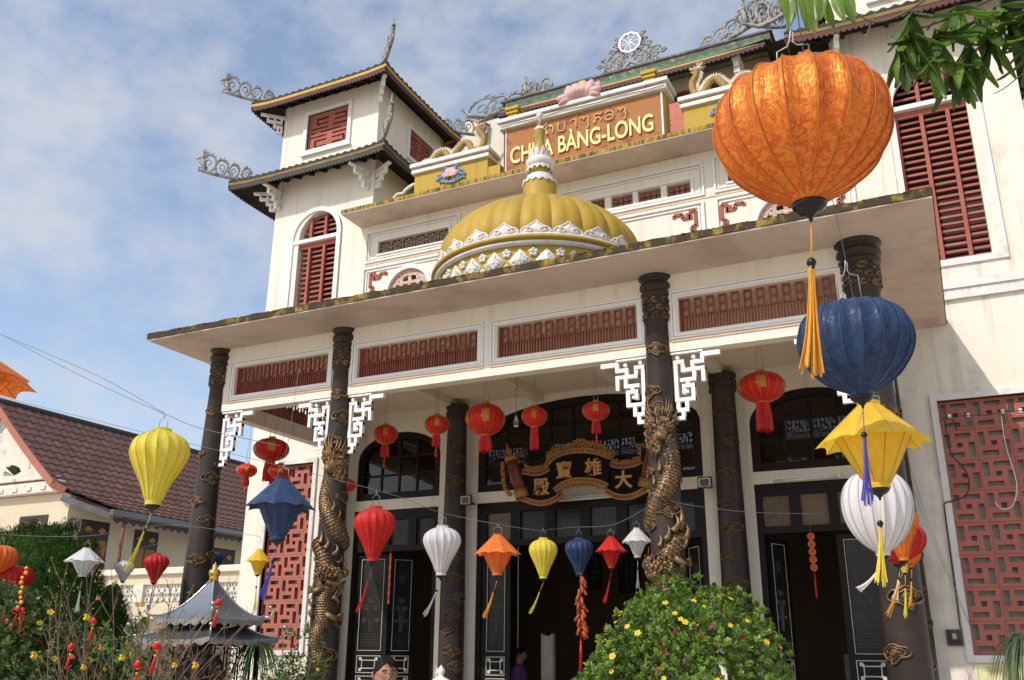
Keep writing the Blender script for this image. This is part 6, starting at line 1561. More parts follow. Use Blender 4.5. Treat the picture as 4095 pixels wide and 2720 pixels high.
LAN = [
    ('round', 'orange', -0.256, 2.345, 2.752, 3.150, 0.478, 3.313, -0.040, 2.272, 'big round orange and gold damask lantern hanging nearest the camera', None),
    ('round', 'blue', -0.286, 3.679, 2.552, 2.935, 0.44, 3.129, -0.026, 2.130, 'large round dark blue lantern just below the big orange one', 'blue'),
    ('umb', 'yellow', -0.309, 4.296, 2.293, 2.674, 0.5, 2.729, -0.044, 1.881, 'large bright yellow umbrella shaped lantern below the round blue lantern', 'yellow'),
    ('round', 'white', -0.394, 5.237, 2.095, 2.537, 0.36, 2.650, -0.140, 1.923, 'round white lantern partly behind the yellow umbrella shaped lantern', 'white'),
    ('garlic', 'orange', -0.373, 6.546, 2.184, 2.555, 0.24, 2.640, -0.142, 1.845, 'narrow orange balloon shaped lantern behind the round white lantern', 'orange'),
    ('round', 'red', -0.419, 6.788, 2.187, 2.460, 0.38, 2.533, -0.050, 1.950, 'round dark red lantern behind the narrow orange one at the right column', 'white'),
    ('garlic', 'lime', -0.459, 7.980, 2.223, 2.406, 0.15, 2.490, -0.036, 1.882, 'small yellow lantern below the dark red one at the right column', 'lime'),
    ('round', 'orangel', -0.405, 7.968, 2.260, 2.453, 0.17, 2.520, -0.048, 1.961, 'small round orange lantern furthest back at the right column', 'orange'),
    ('garlic', 'lime', -4.969, 4.593, 2.541, 3.075, 0.4, 3.181, -0.165, 2.105, 'large lemon yellow ribbed lantern in front of the brown tiled roof', 'lime'),
    ('umb', 'blue', -4.106, 4.885, 2.301, 2.706, 0.48, 2.810, -0.088, 1.922, 'large dark blue umbrella shaped lantern before the left red screen', 'blue'),
    ('umb', 'yellow', -6.176, 7.100, 2.299, 2.533, 0.26, 2.649, 0.010, 1.951, 'small yellow umbrella shaped lantern beside the blue tassel at the left screen', 'yellow'),
    ('garlic', 'red', -4.637, 6.785, 2.346, 2.817, 0.36, 2.962, -0.133, 1.923, 'large red ribbed lantern before the left door, first of the string', 'red'),
    ('garlic', 'white', -4.331, 7.436, 2.265, 2.714, 0.35, 2.829, -0.162, 1.916, 'large white ribbed lantern before the second engaged column', 'white'),
    ('umb', 'orangel', -3.656, 7.233, 2.232, 2.573, 0.42, 2.674, -0.116, 1.884, 'orange umbrella shaped lantern at the left edge of the middle doorway', 'orange'),
    ('garlic', 'lime', -3.870, 8.686, 2.315, 2.719, 0.29, 2.815, -0.147, 1.978, 'yellow ribbed lantern before the dark middle doorway', 'lime'),
    ('garlic', 'blue', -3.661, 9.144, 2.382, 2.760, 0.3, 2.859, -0.002, 2.06, 'blue ribbed lantern with a firecracker string before the middle doorway', 'blue'),
    ('umb', 'red', -3.303, 9.132, 2.436, 2.751, 0.34, 2.840, -0.089, 2.094, 'red umbrella shaped lantern between the blue and the small white one', 'red'),
    ('umb', 'white', -3.089, 9.344, 2.552, 2.850, 0.34, 2.936, -0.013, 2.238, 'white umbrella shaped lantern touching the tall dragon column', 'white'),
    ('round', 'orangel', -8.764, 6.235, 2.306, 2.592, 0.34, 2.691, 0.02, 2.074, 'orange round lantern cut by the left edge before the cypress', 'red'),
    ('round', 'red', -8.716, 6.428, 2.137, 2.405, 0.33, 2.514, -0.044, 2.023, 'round red lantern at the far left in front of the cypress', 'red'),
    ('umb', 'white', -7.803, 6.461, 2.276, 2.546, 0.4, 2.630, -0.006, 1.939, 'white umbrella shaped lantern in front of the cypress', 'white'),
    ('umb', 'orangel', -10.008, 8.088, 2.411, 2.599, 0.3, 2.662, 0.03, 2.194, 'orange umbrella shaped lantern half hidden behind the white one', 'orange'),
    ('garlic', 'white', -9.569, 8.529, 2.420, 2.670, 0.24, 2.793, 0.016, 2.315, 'small white ribbed lantern before the balcony of the house', 'white'),
    ('garlic', 'red', -9.041, 8.537, 2.392, 2.742, 0.3, 2.853, -0.043, 2.050, 'red ribbed lantern among the bare twigs before the balcony', 'red'),
    ('garlic', 'blue', -9.112, 9.524, 2.533, 2.877, 0.33, 2.986, 0.02, 2.365, 'blue ribbed lantern behind the leftmost black column', 'blue'),
    ('umb', 'orange', -3.212, 2.000, 2.390, 2.652, 0.52, 2.703, 0.076, 2.165, 'large orange umbrella shaped lantern cut by the left edge above the roof', 'orange'),
]
for i, (k, c, x, y, z0, z1, w, zh, tdx, tz, lab, tc_) in enumerate(LAN):
    silk_lantern(k, c, x, y, z0, z1, w, zh, tdx, tz, lab, 'silk lanterns strung across the courtyard', twist=0.37 * i + (.12 if i == 0 else 0), tcol=tc_)

def wire(name, pts, r, label, m_=cable_m, group=None, cat='wire'):
    m = MB(); m.s = True; m.tube(spline(pts, 6), r, 4); o = m.build(name, m_); tag(o, label, cat, group); return o
wire('lantern_wire', [(-.1, 1.2, 3.62), (-.231, 2.353, 3.313), (-.286, 3.679, 3.129 + .02), (-.330, 5.0, 2.93), (-.36, 6.6, 2.80), (-.45, 8.2, 2.76), (-.55, 8.86, 2.80)], .0016, 'thin wire carrying the lanterns that recede to the right column')
for (x, y, z0, z1, lb) in ((-.309, 4.296, 2.729, 3.03, 'yellow umbrella shaped lantern'), (-.394, 5.237, 2.65, 2.9, 'round white lantern'), (-.373, 6.546, 2.64, 2.80, 'narrow orange lantern'), (-.419, 6.788, 2.533, 2.79, 'dark red lantern')): wire('hanging_thread', [(x, y, z0), (x - .005, y, (z0 + z1) / 2), (x + .01, y, z1)], .0012, 'thin thread from which the %s on the right hangs' % lb, group='threads of the lanterns on the right')
wire('lantern_wire', [(-8.75, 4.9, 4.05), (-6.6, 5.8, 3.48), (-4.637, 6.785, 2.962), (-4.331, 7.436, 2.829), (-3.656, 7.9, 2.70), (-3.870 + .1, 8.686, 2.80), (-3.661, 9.0, 2.852), (-3.303, 9.08, 2.86), (-3.089, 9.1, 2.93), (-2.80, 8.93, 3.02)], .0022, 'thin wire carrying the string of coloured lanterns before the doors')
wire('lantern_wire', [(-2.80, 8.93, 3.02), (-2.62, 8.88, 3.05), (-2.4, 8.95, 3.0), (-1.9, 9.3, 2.95), (-1.3, 10, 2.99)], .0022, 'thin wire from the tall dragon column toward the right door')
wire('lantern_wire', [(-7.2, 2.6, 4.65), (-5.5, 3.628, 3.553), (-4.969, 4.0, 3.30), (-4.969, 4.593, 3.185), (-6.2, 6.2, 3.55), (-8.75, 9.0, 4.15)][1:4], .0016, 'thin wire over the roof carrying the lemon yellow lantern')
wire('lantern_wire', [(-10.614, 7.0, 5.369), (-9.0, 7.0, 4.62), (-7.519, 7.0, 3.99), (-6.986, 7.0, 3.79), (-6.2, 7.3, 3.6)], .0035, 'sagging cable crossing the sky toward the leftmost column')
wire('lantern_wire', [(-9.6, 5.6, 2.75), (-8.764, 6.235, 2.70), (-7.803, 6.461, 2.67), (-7.2, 6.9, 2.80), (-6.176, 7.1, 2.66)], .002, 'thin wire carrying the small lanterns at lower left')
wire('lantern_wire', [(-10.8, 7.9, 2.75), (-10.0, 8.088, 2.68), (-9.55, 8.53, 2.80), (-9.041, 8.537, 2.86), (-8.95, 9.0, 3.0)], .002, 'second thin wire carrying small lanterns before the balcony')
wire('hanging_thread', [(-4.106, 4.885, 2.81), (-4.09, 4.90, 3.1), (-4.08, 4.92, 3.5)], .0015, 'thin thread above the dark blue umbrella shaped lantern')
wire('hanging_thread', [(-9.112, 9.524, 2.986), (-9.05, 9.5, 3.5), (-8.98, 9.3, 4.0)], .003, 'pale cord hanging down in front of the leftmost column')

# ------------------------------------------------------------------ red and gold palace lanterns under the beam
cred = silk('festival_red', (0.74, 0.018, 0.012), (0.66, 0.014, 0.012), trans=0.28, rough=0.4); cgold = mat('glitter_gold', (0.78, 0.48, 0.12), 0.35, (0.55, 0.32, 0.06), 90, .8, bump=.8, bscale=150, metal=0.6)
cfr = mat('red_fringe', (0.66, 0.018, 0.012), 0.5, (0.5, .012, .01), 40, 1, stretch=(3, 3, .3), trans=.15)
GLY = {}
def glyph(ch):
    if ch not in GLY: GLY[ch] = text_mesh(ch, 1.0, 0.0, 0.018, 2)
    return GLY[ch]
def palace_lantern(x, y, z0, z1, w, ztas, zh, label, small=False, ch='福'):
    R = w / 2; H = z1 - z0; z0 += (z1 - z0) * .07; H = z1 - z0; root = thing('palace_lantern', label, 'lantern', (x, y, z0), 'red palace lanterns under the porch beam')
    prof = [(.20, 0), (.34, .035), (.62, .12), (.86, .27), (.985, .44), (1, .52), (.975, .63), (.85, .79), (.62, .91), (.36, .975), (.22, 1)]
    sp = spline([Vector((a, b, 0)) for a, b in prof], 3); n = len(sp) - 1; N = 16
    m = MB(); m.s = True; m.grid(lambda a, b: (x + R * sp[round(b * n)].x * (1 - .012 * (1 - abs(2 * (a * N % 1) - 1))) * cos(2 * pi * a), y + R * sp[round(b * n)].x * (1 - .012 * (1 - abs(2 * (a * N % 1) - 1))) * sin(2 * pi * a), z0 + H * sp[round(b * n)].y), N * 4, n, True)
    sh = m.build('shade', cred, root, center=(x, y, z0))
    rb = MB(); rb.s = True; rb.tube([(R * (p.x + .006), 0, H * p.y) for p in sp], R * .0085, 4, False); rbm = rb.mesh('rib', cgold)
    for k in range(N): inst(rbm, 'rib', (x, y, z0), sh, rot=(0, 0, 2 * pi * k / N + .1))
    base = glyph(ch)
    for k in range(5):
        a0 = atan2(-y, -x) + (k - 1) * 1.25
        vs = []
        for v in base.vertices:
            u, q = v.co.x * R * .46, v.co.y * H * .44; h = min(.98, max(.02, .50 + q / H)); j = h
            # radius of the shade at this height
            r = None
            for i in range(n):
                if sp[i].y <= h <= sp[i + 1].y: r = sp[i].x + (sp[i + 1].x - sp[i].x) * (h - sp[i].y) / max(1e-6, sp[i + 1].y - sp[i].y); break
            r = (r or 1) * R + .0035; a = a0 + u / R
            vs.append((x + r * cos(a), y + r * sin(a), z0 + H * h))
        m = MB(); m.add(vs, [tuple(p.vertices) for p in base.polygons]); m.build('gold_character', cgold, sh)
    m = MB(); m.s = True; m.lathe([(.23 * R, -.02 * H), (.25 * R, .0), (.22 * R, .035 * H)], (x, y, z0), 18); m.build('bottom_ring', gold_m, root)
    m = MB(); m.s = True; m.lathe([(.25 * R, -.01 * H), (.23 * R, .04 * H), (.20 * R, .05 * H), (.20 * R, .085 * H), (0, .09 * H)], (x, y, z1), 18); m.build('top_ring', gold_m, root)
    zt = z0 - .02 * H; zb = ztas if not small else z0 - (z0 - ztas) * .55
    m = MB(); R_ = random.Random(int(abs(x) * 100)); nf = 44
    for k in range(nf):
        a = 2 * pi * k / nf; l = R_.uniform(.93, 1.03); r0 = .255 * R; r1 = R * R_.uniform(.30, .335)
        m.tube([(x + r0 * cos(a), y + r0 * sin(a), zt), (x + r1 * cos(a), y + r1 * sin(a), zt + (zb - zt) * .5), (x + r1 * cos(a + .04), y + r1 * sin(a + .04), zt + (zb - zt) * l)], R * .021, 4, False)
    m.s = True; m.lathe([(.235 * R, (zb - zt) * .96), (.235 * R, 0)], (x, y, zt), 16); m.build('fringe', cfr, root)
    if small:
        m = MB(); m.s = True; m.tube([(x, y, zb + .02), (x, y, zb - (zb - ztas) * .35)], .003, 4); m.sphere((x, y, zb - (zb - ztas) * .35), .012, 7, 5); m.build('gold_knot', gold_m, root)
        m = MB(); m.s = True; m.tube([(x, y, zb - (zb - ztas) * .38), (x, y, zb - (zb - ztas) * .7), (x + .003, y, ztas)], [.012, .016, .022], 8); m.build('small_tassel', cfr, root)
    m = MB(); m.s = True
    for s in (-1, 1): m.tube([(x + s * .16 * R, y, z1 + .07 * H), (x + s * .10 * R, y, z1 + .07 * H + (zh - z1) * .75)], .0035, 5)
    m.tube([(x - .1 * R, y, z1 + .07 * H + (zh - z1) * .75), (x, y, zh), (x + .1 * R, y, z1 + .07 * H + (zh - z1) * .75)], .0028, 5); m.tube([(x, y, zh), (x + .005, y, 5.09)], .0028, 4)
    m.build('hanger', mat('pale_green_rod', (0.34, 0.38, 0.33), 0.5), root)
PLN = [(-5.144, 9.8, 4.105, 4.534, .49, 3.932, 4.832, 'big red and gold lantern left of the light bulb', 0, '福'),
       (-4.477, 9.8, 4.16, 4.429, .309, 3.90, 4.846, 'red and gold lantern just right of the light bulb with long fringe', 0, '財'),
       (-3.685, 9.8, 4.161, 4.402, .32, 3.90, 4.715, 'small red and gold lantern beside the white bracket left of the tall dragon column', 1, '寶'),
       (-5.839, 9.8, 4.197, 4.462, .319, 3.93, 4.852, 'small red and gold lantern overlapping the top of the left engaged column', 1, '進'),
       (-6.607, 9.8, 4.136, 4.413, .322, 3.85, 4.794, 'small red and gold lantern before the left arched window', 1, '招'),
       (-1.766, 9.8, 4.161, 4.518, .513, 3.87, 4.853, 'big red and gold lantern alone in the right bay of the porch', 0, '福'),
       (-8.488, 9.8, 4.065, 4.401, .493, 3.807, 5.07, 'big red and gold lantern in the left bay before the white wall', 0, '福'),
       (-9.522, 10.5, 4.04, 4.256, .305, 3.833, 4.653, 'small red and gold lantern left of the leftmost bay, outside the column', 1, '財'),
       (-8.292, 9.8, 3.80, 4.03, .33, 3.616, 4.212, 'red and gold lantern half hidden behind the blue umbrella shaped lantern', 1, '寶'),
       (-8.10, 10.5, 3.70, 3.90, .291, 3.569, 4.034, 'small red and gold lantern between the red screen and the left dragon column', 1, '進')]
PLN[-1] = (atan2(0, 1) - 7.70, 10.5, 3.70, 3.90, .291, 3.569, 4.034, PLN[-1][7], 1, '進')
for q in PLN: palace_lantern(q[0], q[1], q[2], q[3], q[4], q[5], q[6], q[7], bool(q[8]), q[9])

# ------------------------------------------------------------------ firecracker string, coin string
fc = thing('firecracker_string', 'string of red and gold paper firecrackers hanging below the blue lantern in the middle doorway', 'decoration', (-3.28, 8.2, 1.48))
m0 = MB(); m0.s = True; m0.tube([(0, 0, 0), (0.008, 0, -.075)], .013, 8); cr_m = mat('firecracker_paper', (0.30, 0.025, 0.012), 0.5, (0.40, 0.11, 0.02), 130, .6); cm = m0.mesh('firecracker', cr_m)
R_ = random.Random(4)
for k in range(28):
    z = 2.28 - .52 * (k // 2) / 14; a = R_.choice((0, pi)) + R_.uniform(-.5, .5); inst(cm, 'firecracker', (-3.275 + .014 * cos(a), 8.2 + .012 * sin(a), z), fc, rot=(0.5 * sin(a) + R_.uniform(-.3, .3), (-0.45 + R_.uniform(-.35, .35)) * cos(a), a * .1))
m = MB(); m.tube([(-3.27, 8.2, 2.32), (-3.28, 8.2, 1.70)], .004, 5); m.s = True; m.sphere((-3.28, 8.2, 1.70), .014, 8, 5); m.build('cord', TAS['red'], fc)
m = MB(); m.s = True; m.tube([(-3.28, 8.2, 1.69), (-3.283, 8.2, 1.6), (-3.29, 8.2, 1.46)], [.010, .014, .016], 8); m.build('tassel', TAS['red'], fc)
for (x, y, z, n, lab) in ((-1.70, 11.9, 3.04, 5, 'string of round red paper coins hanging in the right doorway'), (-7.62, 11.6, 2.98, 0, 'narrow red paper strip hanging in the left doorway')):
    r = thing('paper_string', lab, 'decoration', (x, y, z)); rp_ = mat('red_paper', (0.62, 0.05, 0.02), 0.5, (0.75, 0.2, 0.03), 60, .8)
    m = MB(); m.tube([(x, y, z + .1), (x, y, z - .55)], .003, 4); m.build('cord', TAS['red'], r)
    if n:
        c = MB(); c.s = False
        c.lathe([(.030, -.004), (.044, -.004), (.044, .004), (.030, .004)], (0, 0, 0), 20)
        for k in range(8): c.bar((.012 * cos(k * pi / 4), .012 * sin(k * pi / 4), 0), (.031 * cos(k * pi / 4), .031 * sin(k * pi / 4), 0), .008, .006)
        c.lathe([(.006, -.004), (.014, -.004), (.014, .004), (.006, .004)], (0, 0, 0), 12); me = c.mesh('paper_coin', rp_)
        for k in range(n): inst(me, 'paper_coin', (x, y, z - .05 - .093 * k), r, rot=(pi / 2, 0, .1 * k))
        m = MB(); m.s = True; m.tube([(x, y, z - .50), (x, y, z - .6), (x, y, z - .78)], [.008, .012, .013], 7); m.build('tassel', TAS['red'], r)
    else:
        m = MB()
        for k in range(12): zz = z - .06 * k; m.box(x - .012 - .006 * (k % 2), x + .012 + .006 * (k % 2), y - .003, y + .003, zz - .055, zz)
        m.build('paper_strip', rp_, r)

# ------------------------------------------------------------------ things on the right wall: wires, insulators, meter, posters
m0 = MB(); m0.s = True; m0.lathe([(0, 0), (.020, 0), (.022, .012), (.014, .018), (.014, .026), (.022, .032), (.020, .046), (0, .046)], (0, 0, 0), 14)
im = m0.mesh('porcelain_insulator', white_m)
for i, (x, z) in enumerate(((0.03, 4.31), (0.232, 4.305), (0.60, 4.31), (0.784, 4.30))):
    o = inst(im, 'insulator', (x, 11.92, z)); tag(o, 'white porcelain insulator on the red screen, number %s from its left' % ['one', 'two', 'three', 'four'][i], 'insulator', 'insulators in a row on the right screen')
    o['label'] = ['white insulator on the right red screen, nearest its left corner', 'white insulator second from the left on the right red screen', 'white insulator third from the left on the right red screen', 'white insulator nearest the right edge of the photo'][i]
wire('service_wire', [(-.09, 11.93, 4.29), (.03, 11.91, 4.325), (.232, 11.9, 4.32), (.42, 11.9, 4.30), (.60, 11.9, 4.325), (.784, 11.9, 4.318), (1.2, 11.9, 4.34)], .004, 'dark service wire running along the insulators on the right screen', blackcable_m)
wire('service_wire', [(-.09, 11.94, 4.27), (.2, 11.91, 4.27), (.5, 11.9, 4.28), (.8, 11.9, 4.27), (1.2, 11.9, 4.27)], .004, 'lower grey wire running under the insulators on the right screen', cable_m)
wire('loose_cable', [(.09, 11.9, 4.15), (.06, 11.9, 4.28), (0, 11.9, 4.30), (-.03, 11.9, 4.22), (-.01, 11.9, 3.88), (.10, 11.9, 3.70), (.134, 11.9, 3.549), (.083, 11.9, 3.386), (-.06, 11.93, 3.33), (-.155, 11.95, 3.31), (-.17, 11.95, 3.20), (-.175, 11.96, 2.6), (-.183, 11.96, 1.90)], .007, 'black cable looping down the red screen to the meter box', blackcable_m)
wire('loose_cable', [(.575, 11.9, 4.275), (.572, 11.9, 3.934), (.61, 11.9, 3.6), (.609, 11.9, 3.42), (.54, 11.9, 3.235), (.427, 11.9, 3.201), (.366, 11.9, 3.286)], .005, 'thin pale cable with a loose loop on the right screen', trim_m)
for dx, lab in ((0, 'left thin stay wire slanting down the wall beside the red screen'), (.03, 'right thin stay wire slanting down the wall beside the red screen')): wire('stay_wire', [(-.536 + dx, 11.7, 4.011), (-.392 + dx, 11.8, 3.102), (-.07 + dx * .3, 11.9, 1.881)], .003, lab)
mt = thing('meter_box', 'small dark electricity meter box on the wall left of the red screen', 'meter box', (-.255, 11.97, 1.72))
m = MB(); m.box(-.335, -.175, 11.95, 11.998, 1.72, 1.895); bevel(m.build('backboard', mat('dark_bakelite', (0.03, 0.026, 0.024), 0.4, (0.07, .05, .04), 12, 1), mt), .006)
m = MB(); m.box(-.275, -.235, 11.944, 11.9495, 1.79, 1.85); m.build('dial', mat('grey_dial', (0.42, 0.43, 0.40), 0.5), mt)
m = MB(); m.box(-.315, -.195, 11.93, 11.9435, 1.745, 1.785); m.box(-.31, -.29, 11.93, 11.949, 1.785, 1.87); m.build('cover', blackcable_m, mt)
po = thing('poster', 'pale poster with pink blossoming branch, left of two under the red screen', 'poster', (-.16, 11.99, 1.30))
m = MB(); m.box(-.215, -.11, 11.99, 11.994, 1.25, 1.525); m.build('sheet', mat('poster_paper', (0.72, 0.68, 0.64), 0.4), po)
m = MB()
for k in range(5): m.tube([(-.19 + .02 * k, 11.988, 1.28), (-.17 + .008 * k, 11.988, 1.40), (-.20 + .022 * k, 11.988, 1.49)], .0022, 4)
m.build('branch_print', mat('pink_print', (0.40, 0.15, 0.22), 0.6), po)
po = thing('poster', 'yellow green poster with coloured border, right of two under the red screen', 'poster', (.12, 11.99, 1.30))
m = MB(); m.box(-.10, .36, 11.99, 11.994, 1.20, 1.525); m.build('sheet', mat('poster_yellow', (0.66, 0.66, 0.32), 0.4, (0.70, 0.62, 0.36), 4, 1), po)
m = MB()
for (a, b, c, d) in ((-.07, .33, 1.485, 1.49), (-.07, -.065, 1.22, 1.485), (.325, .33, 1.22, 1.485)): m.box(a, b, 11.987, 11.9895, c, d)
m.build('border_print', mat('green_print', (0.15, 0.35, 0.25), 0.6), po)
m = MB()
for k in range(12): m.box(-.03 + .028 * k, -.015 + .028 * k, 11.986, 11.9895, 1.455, 1.468)
m.build('flower_print', mat('pink_flower_print', (0.62, 0.28, 0.33), 0.6), po)
# ------------------------------------------------------------------ neighbouring house at the left
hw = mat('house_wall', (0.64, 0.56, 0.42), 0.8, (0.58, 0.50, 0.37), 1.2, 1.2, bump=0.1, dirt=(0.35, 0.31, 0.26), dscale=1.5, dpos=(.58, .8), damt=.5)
ht = mat('house_trim', (0.72, 0.68, 0.60), 0.75, (0.66, 0.6, 0.52), 3, 1, dirt=(0.28, 0.26, 0.23), dscale=4, dpos=(.55, .68), damt=.8)
rt_m = mat('brown_roof_tile', (0.115, 0.060, 0.048), 0.65, (0.145, 0.075, 0.06), 3, 1.2, bump=0.2, spec=0.2, dirt=(0.20, 0.105, 0.08), dscale=2, dpos=(.5, .75), damt=.4, vary=.16)
hs = thing('neighbour_house', 'two storey cream house with brown tiled roof and pierced balcony beyond the courtyard', 'house', (-25, 19, 0))
m = MB(); m.box(-29.5, -22.72, 18.0, 18.2, 0, 5.85); m.build('gable_wall', hw, hs)
m = MB(); m.prism([(-29.6, 5.86), (-22.75, 5.86), (-26.2, 8.60)], (0, 18.05, 0), (1, 0, 0), (0, 0, 1), (0, 0.15, 0)); m.build('gable', ht, hs)
m = MB(); m.box(-29.6, -23.0, 17.75, 18.0, 5.87, 6.20); m.box(-29.6, -23.2, 17.68, 18.0, 6.24, 6.34); bevel(m.build('cornice', ht, hs), .02)
m = MB()
for k in range(11): m.box(-29.1 + .6 * k, -28.9 + .6 * k, 17.71, 17.749, 5.95, 6.05)
m.build('cornice_block', ht, hs, kind='stuff')
wins = [(18.50, 19.52, 5.17), (20.44, 21.42, 5.10), (23.8, 24.9, 4.9)]
m = MB()
for (a, b, c, d) in cells(18.2, 32, 0, 5.6, [(w0, w1, 3.0, zt) for w0, w1, zt in wins]): m.box(-22.9, -22.72, a, b, c, d)
m.build('side_wall', hw, hs)
wd_m = mat('orange_wood_door', (0.33, 0.15, 0.03), 0.5, (0.25, 0.11, 0.025), 2, 1, stretch=(4, 4, .5)); dk = mat('dark_door_panel', (0.035, 0.025, 0.02), 0.5); dia = mat('diamond_orange', (0.45, 0.20, 0.05), 0.5)
def hdoor(fr_box, cx_, zt, h, w, axis):
    f = MB(); o = fr_box
    if axis == 'y': B_ = lambda m, u0, u1, v0, v1, d0, d1: m.box(-22.78 + d0, -22.78 + d1, cx_ + u0, cx_ + u1, v0, v1)
    else: B_ = lambda m, u0, u1, v0, v1, d0, d1: m.box(cx_ + u0, cx_ + u1, 18.06 - d1, 18.06 - d0, v0, v1)
    B_(f, -w / 2, w / 2, 3.0, zt, 0, .03); fr = f.build('door', dk, hs)
    m = MB(); B_(m, -w / 2 + .06, -.02, 3.0, zt - .55, .031, .05); B_(m, .02, w / 2 - .06, 3.0, zt - .55, .031, .05); m.build('door_leaf', wd_m, fr)
    for s in (-1, 1):
        m = MB(); u = s * w * .24
        pts = [(u - .15, 0), (u, -.10), (u + .15, 0), (u, .10)]
        if axis == 'y': m.prism([(p[0], p[1]) for p in pts], (-22.715, cx_, zt - .27), (0, 1, 0), (0, 0, 1), (-.03, 0, 0))
        else: m.prism([(p[0], p[1]) for p in pts], (cx_, 18.0, zt - .27), (1, 0, 0), (0, 0, 1), (0, .03, 0))
        m.build('diamond', dia, fr)
for w0, w1, zt in wins: hdoor(None, (w0 + w1) / 2, zt, 0, w1 - w0, 'y')
m = MB(); m.box(-24.68, -23.5, 17.97, 18.0, 4.2, 5.26); m.build('front_window', dk, hs)
for s in (-.28, .28):
    m = MB(); m.prism([(s - .15, 0), (s, -.1), (s + .15, 0), (s, .1)], (-24.09, 17.94, 5.0), (1, 0, 0), (0, 0, 1), (0, .03, 0)); m.build('diamond', dia, hs)
m = MB(); m.box(-24.6, -23.6, 17.94, 17.969, 4.2, 4.68); m.build('window_shutter', wd_m, hs)
# roof slope with tiles: ridge at X -26.2, eave flaring out over the balcony
def roofP(a, b):
    """a along the house (0..1), b from ridge (0) to eave (1)."""
    y = 17.55 + 14.5 * a
    x = -26.2 + 3.45 * min(b / .78, 1) + 1.0 * max(0, (b - .78) / .22)
    z = 8.80 - 2.90 * min(b / .78, 1) - 0.50 * max(0, (b - .78) / .22) - .08 * sin(pi * min(1, b / .78))
    if b > .78: y = max(y, 17.75 + 1.1 * (b - .78) / .22)
    return Vector((x, y, z))
nr, ncl = 15, 46
tl = MB(); tl.s = False
def tile(mb, i, j):
    a0, a1 = i / ncl, (i + 1) / ncl; b0, b1 = j / nr, (j + 1.12) / nr
    n = 6; vs = []
    for (b, h) in ((b0, .0), (b1, .045)):
        for k in range(n + 1):
            a = a0 + (a1 - a0) * k / n; p = roofP(a, min(1, b)); vs.append(p + Vector((0.02, 0, h + .035 * (.5 - .5 * cos(2 * pi * k / n)))))
    for k in range(n + 1): vs.append(vs[n + 1 + k] - Vector((0, 0, .05)))
    mb.add(vs, [(k, n + 1 + k, n + 2 + k, k + 1) for k in range(n)] + [(n + 1 + k, 2 * n + 2 + k, 2 * n + 3 + k, n + 2 + k) for k in range(n)])
m = MB(); m.grid(lambda a, b: roofP(a, b) - Vector((0, 0, .06)), 20, 20); roof = m.build('roof', mat('roof_underside', (0.05, 0.04, 0.038), 0.9), hs)
cnt = 0
for i in range(ncl):
    for j in range(nr):
        if cnt < 300: t = MB(); tile(t, i, j); t.build('roof_tile', rt_m, roof); cnt += 1
        else: tile(tl, i, j)
tl.build('roof_tiles', rt_m, roof, kind='stuff')
m = MB(); m.grid(lambda a, b: Vector((-26.2 - 3.6 * b, 17.55 + 14.5 * a, 8.74 - 2.7 * b)), 2, 2); m.build('roof_back', rt_m, roof)
m = MB(); m.s = True; m.tube([roofP(k / 40, 0) + Vector((0, 0, .05)) for k in range(41)], .10, 8); m.build('ridge_cap', mat('dark_ridge', (0.05, 0.04, 0.038), .8), roof)
m = MB()
for k in range(13):
    p, q = roofP(0, k / 13 * .79), roofP(0, (k + 1) / 13 * .79); m.bar(p + Vector((0, -.03, -.03)), q + Vector((0, -.03, -.03)), .05, .20)
m.build('barge_board', mat('red_barge', (0.40, 0.14, 0.09), .6), roof)
gut = mat('zinc_gutter', (0.20, 0.21, 0.22), .45, (0.12, .12, .12), 3, 1, metal=.4)
m = MB(); m.bar((-21.62, 18.55, 5.30), (-21.62, 32, 5.30), .12, .16); m.bar((-21.70, 18.58, 5.20), (-22.70, 17.70, 5.65), .04, .18); m.build('gutter', gut, roof)
m = MB(); A_, B_ = Vector((-21.7, 18.7, 5.20)), Vector((-21.7, 32, 5.20)); N_ = 90
vs = [];
for k in range(N_ + 1): p = A_ + (B_ - A_) * (k / N_); vs += [p, p - Vector((0, 0, .10 + .09 * (k % 2)))]
m.add(vs, [(2 * k, 2 * k + 1, 2 * k + 3, 2 * k + 2) for k in range(N_)]); m.build('eave_fringe', MATS['black_fringe'], roof)
m = MB(); m.s = True; m.tube([(-21.75, 19.15, 3.6), (-21.75, 19.15, 5.25)], .045, 8); m.build('downpipe', mat('red_pipe', (0.22, 0.06, 0.05), .5), hs)
# balcony: slab, pierced parapet, posts
m = MB(); m.box(-22.7, -12.5, 17.6, 18.4, 2.35, 2.75); m.build('balcony_slab', hw, hs)
m = MB(); m.box(-22.7, -12.5, 17.45, 17.75, 3.42, 3.58); bevel(m.build('balcony_rail', ht, hs), .02)
m = MB(); m.box(-22.7, -12.5, 17.55, 17.68, 3.18, 3.419); m.build('balcony_parapet', hw, hs)
m = MB()
for x in (-21.3, -19.05, -16.6, -14.2): m.box(x - .16, x + .16, 17.5, 17.7, 2.75, 3.42)
for q in range(4):
    p = MB(); x = (-21.3, -19.05, -16.6, -14.2)[q]; p.box(x - .16, x + .16, 17.5, 17.7, 2.751, 3.18); p.build('parapet_post', ht, hs)
    if q in (1, 3): p = MB(); p.box(x - .14, x + .14, 17.62, 17.9, 0, 2.349); p.build('post', ht, hs)
pb = MB(); s = .185
for (a, b, c, d) in cells(0, s, 0, s, [(.012, .082, .100, .172), (.103, .173, .100, .172), (.055, .13, .012, .085)]): pb.box(a + .001, b, -.04, .04, c + .001, d)
pbm = pb.mesh('pierced_block', ht)
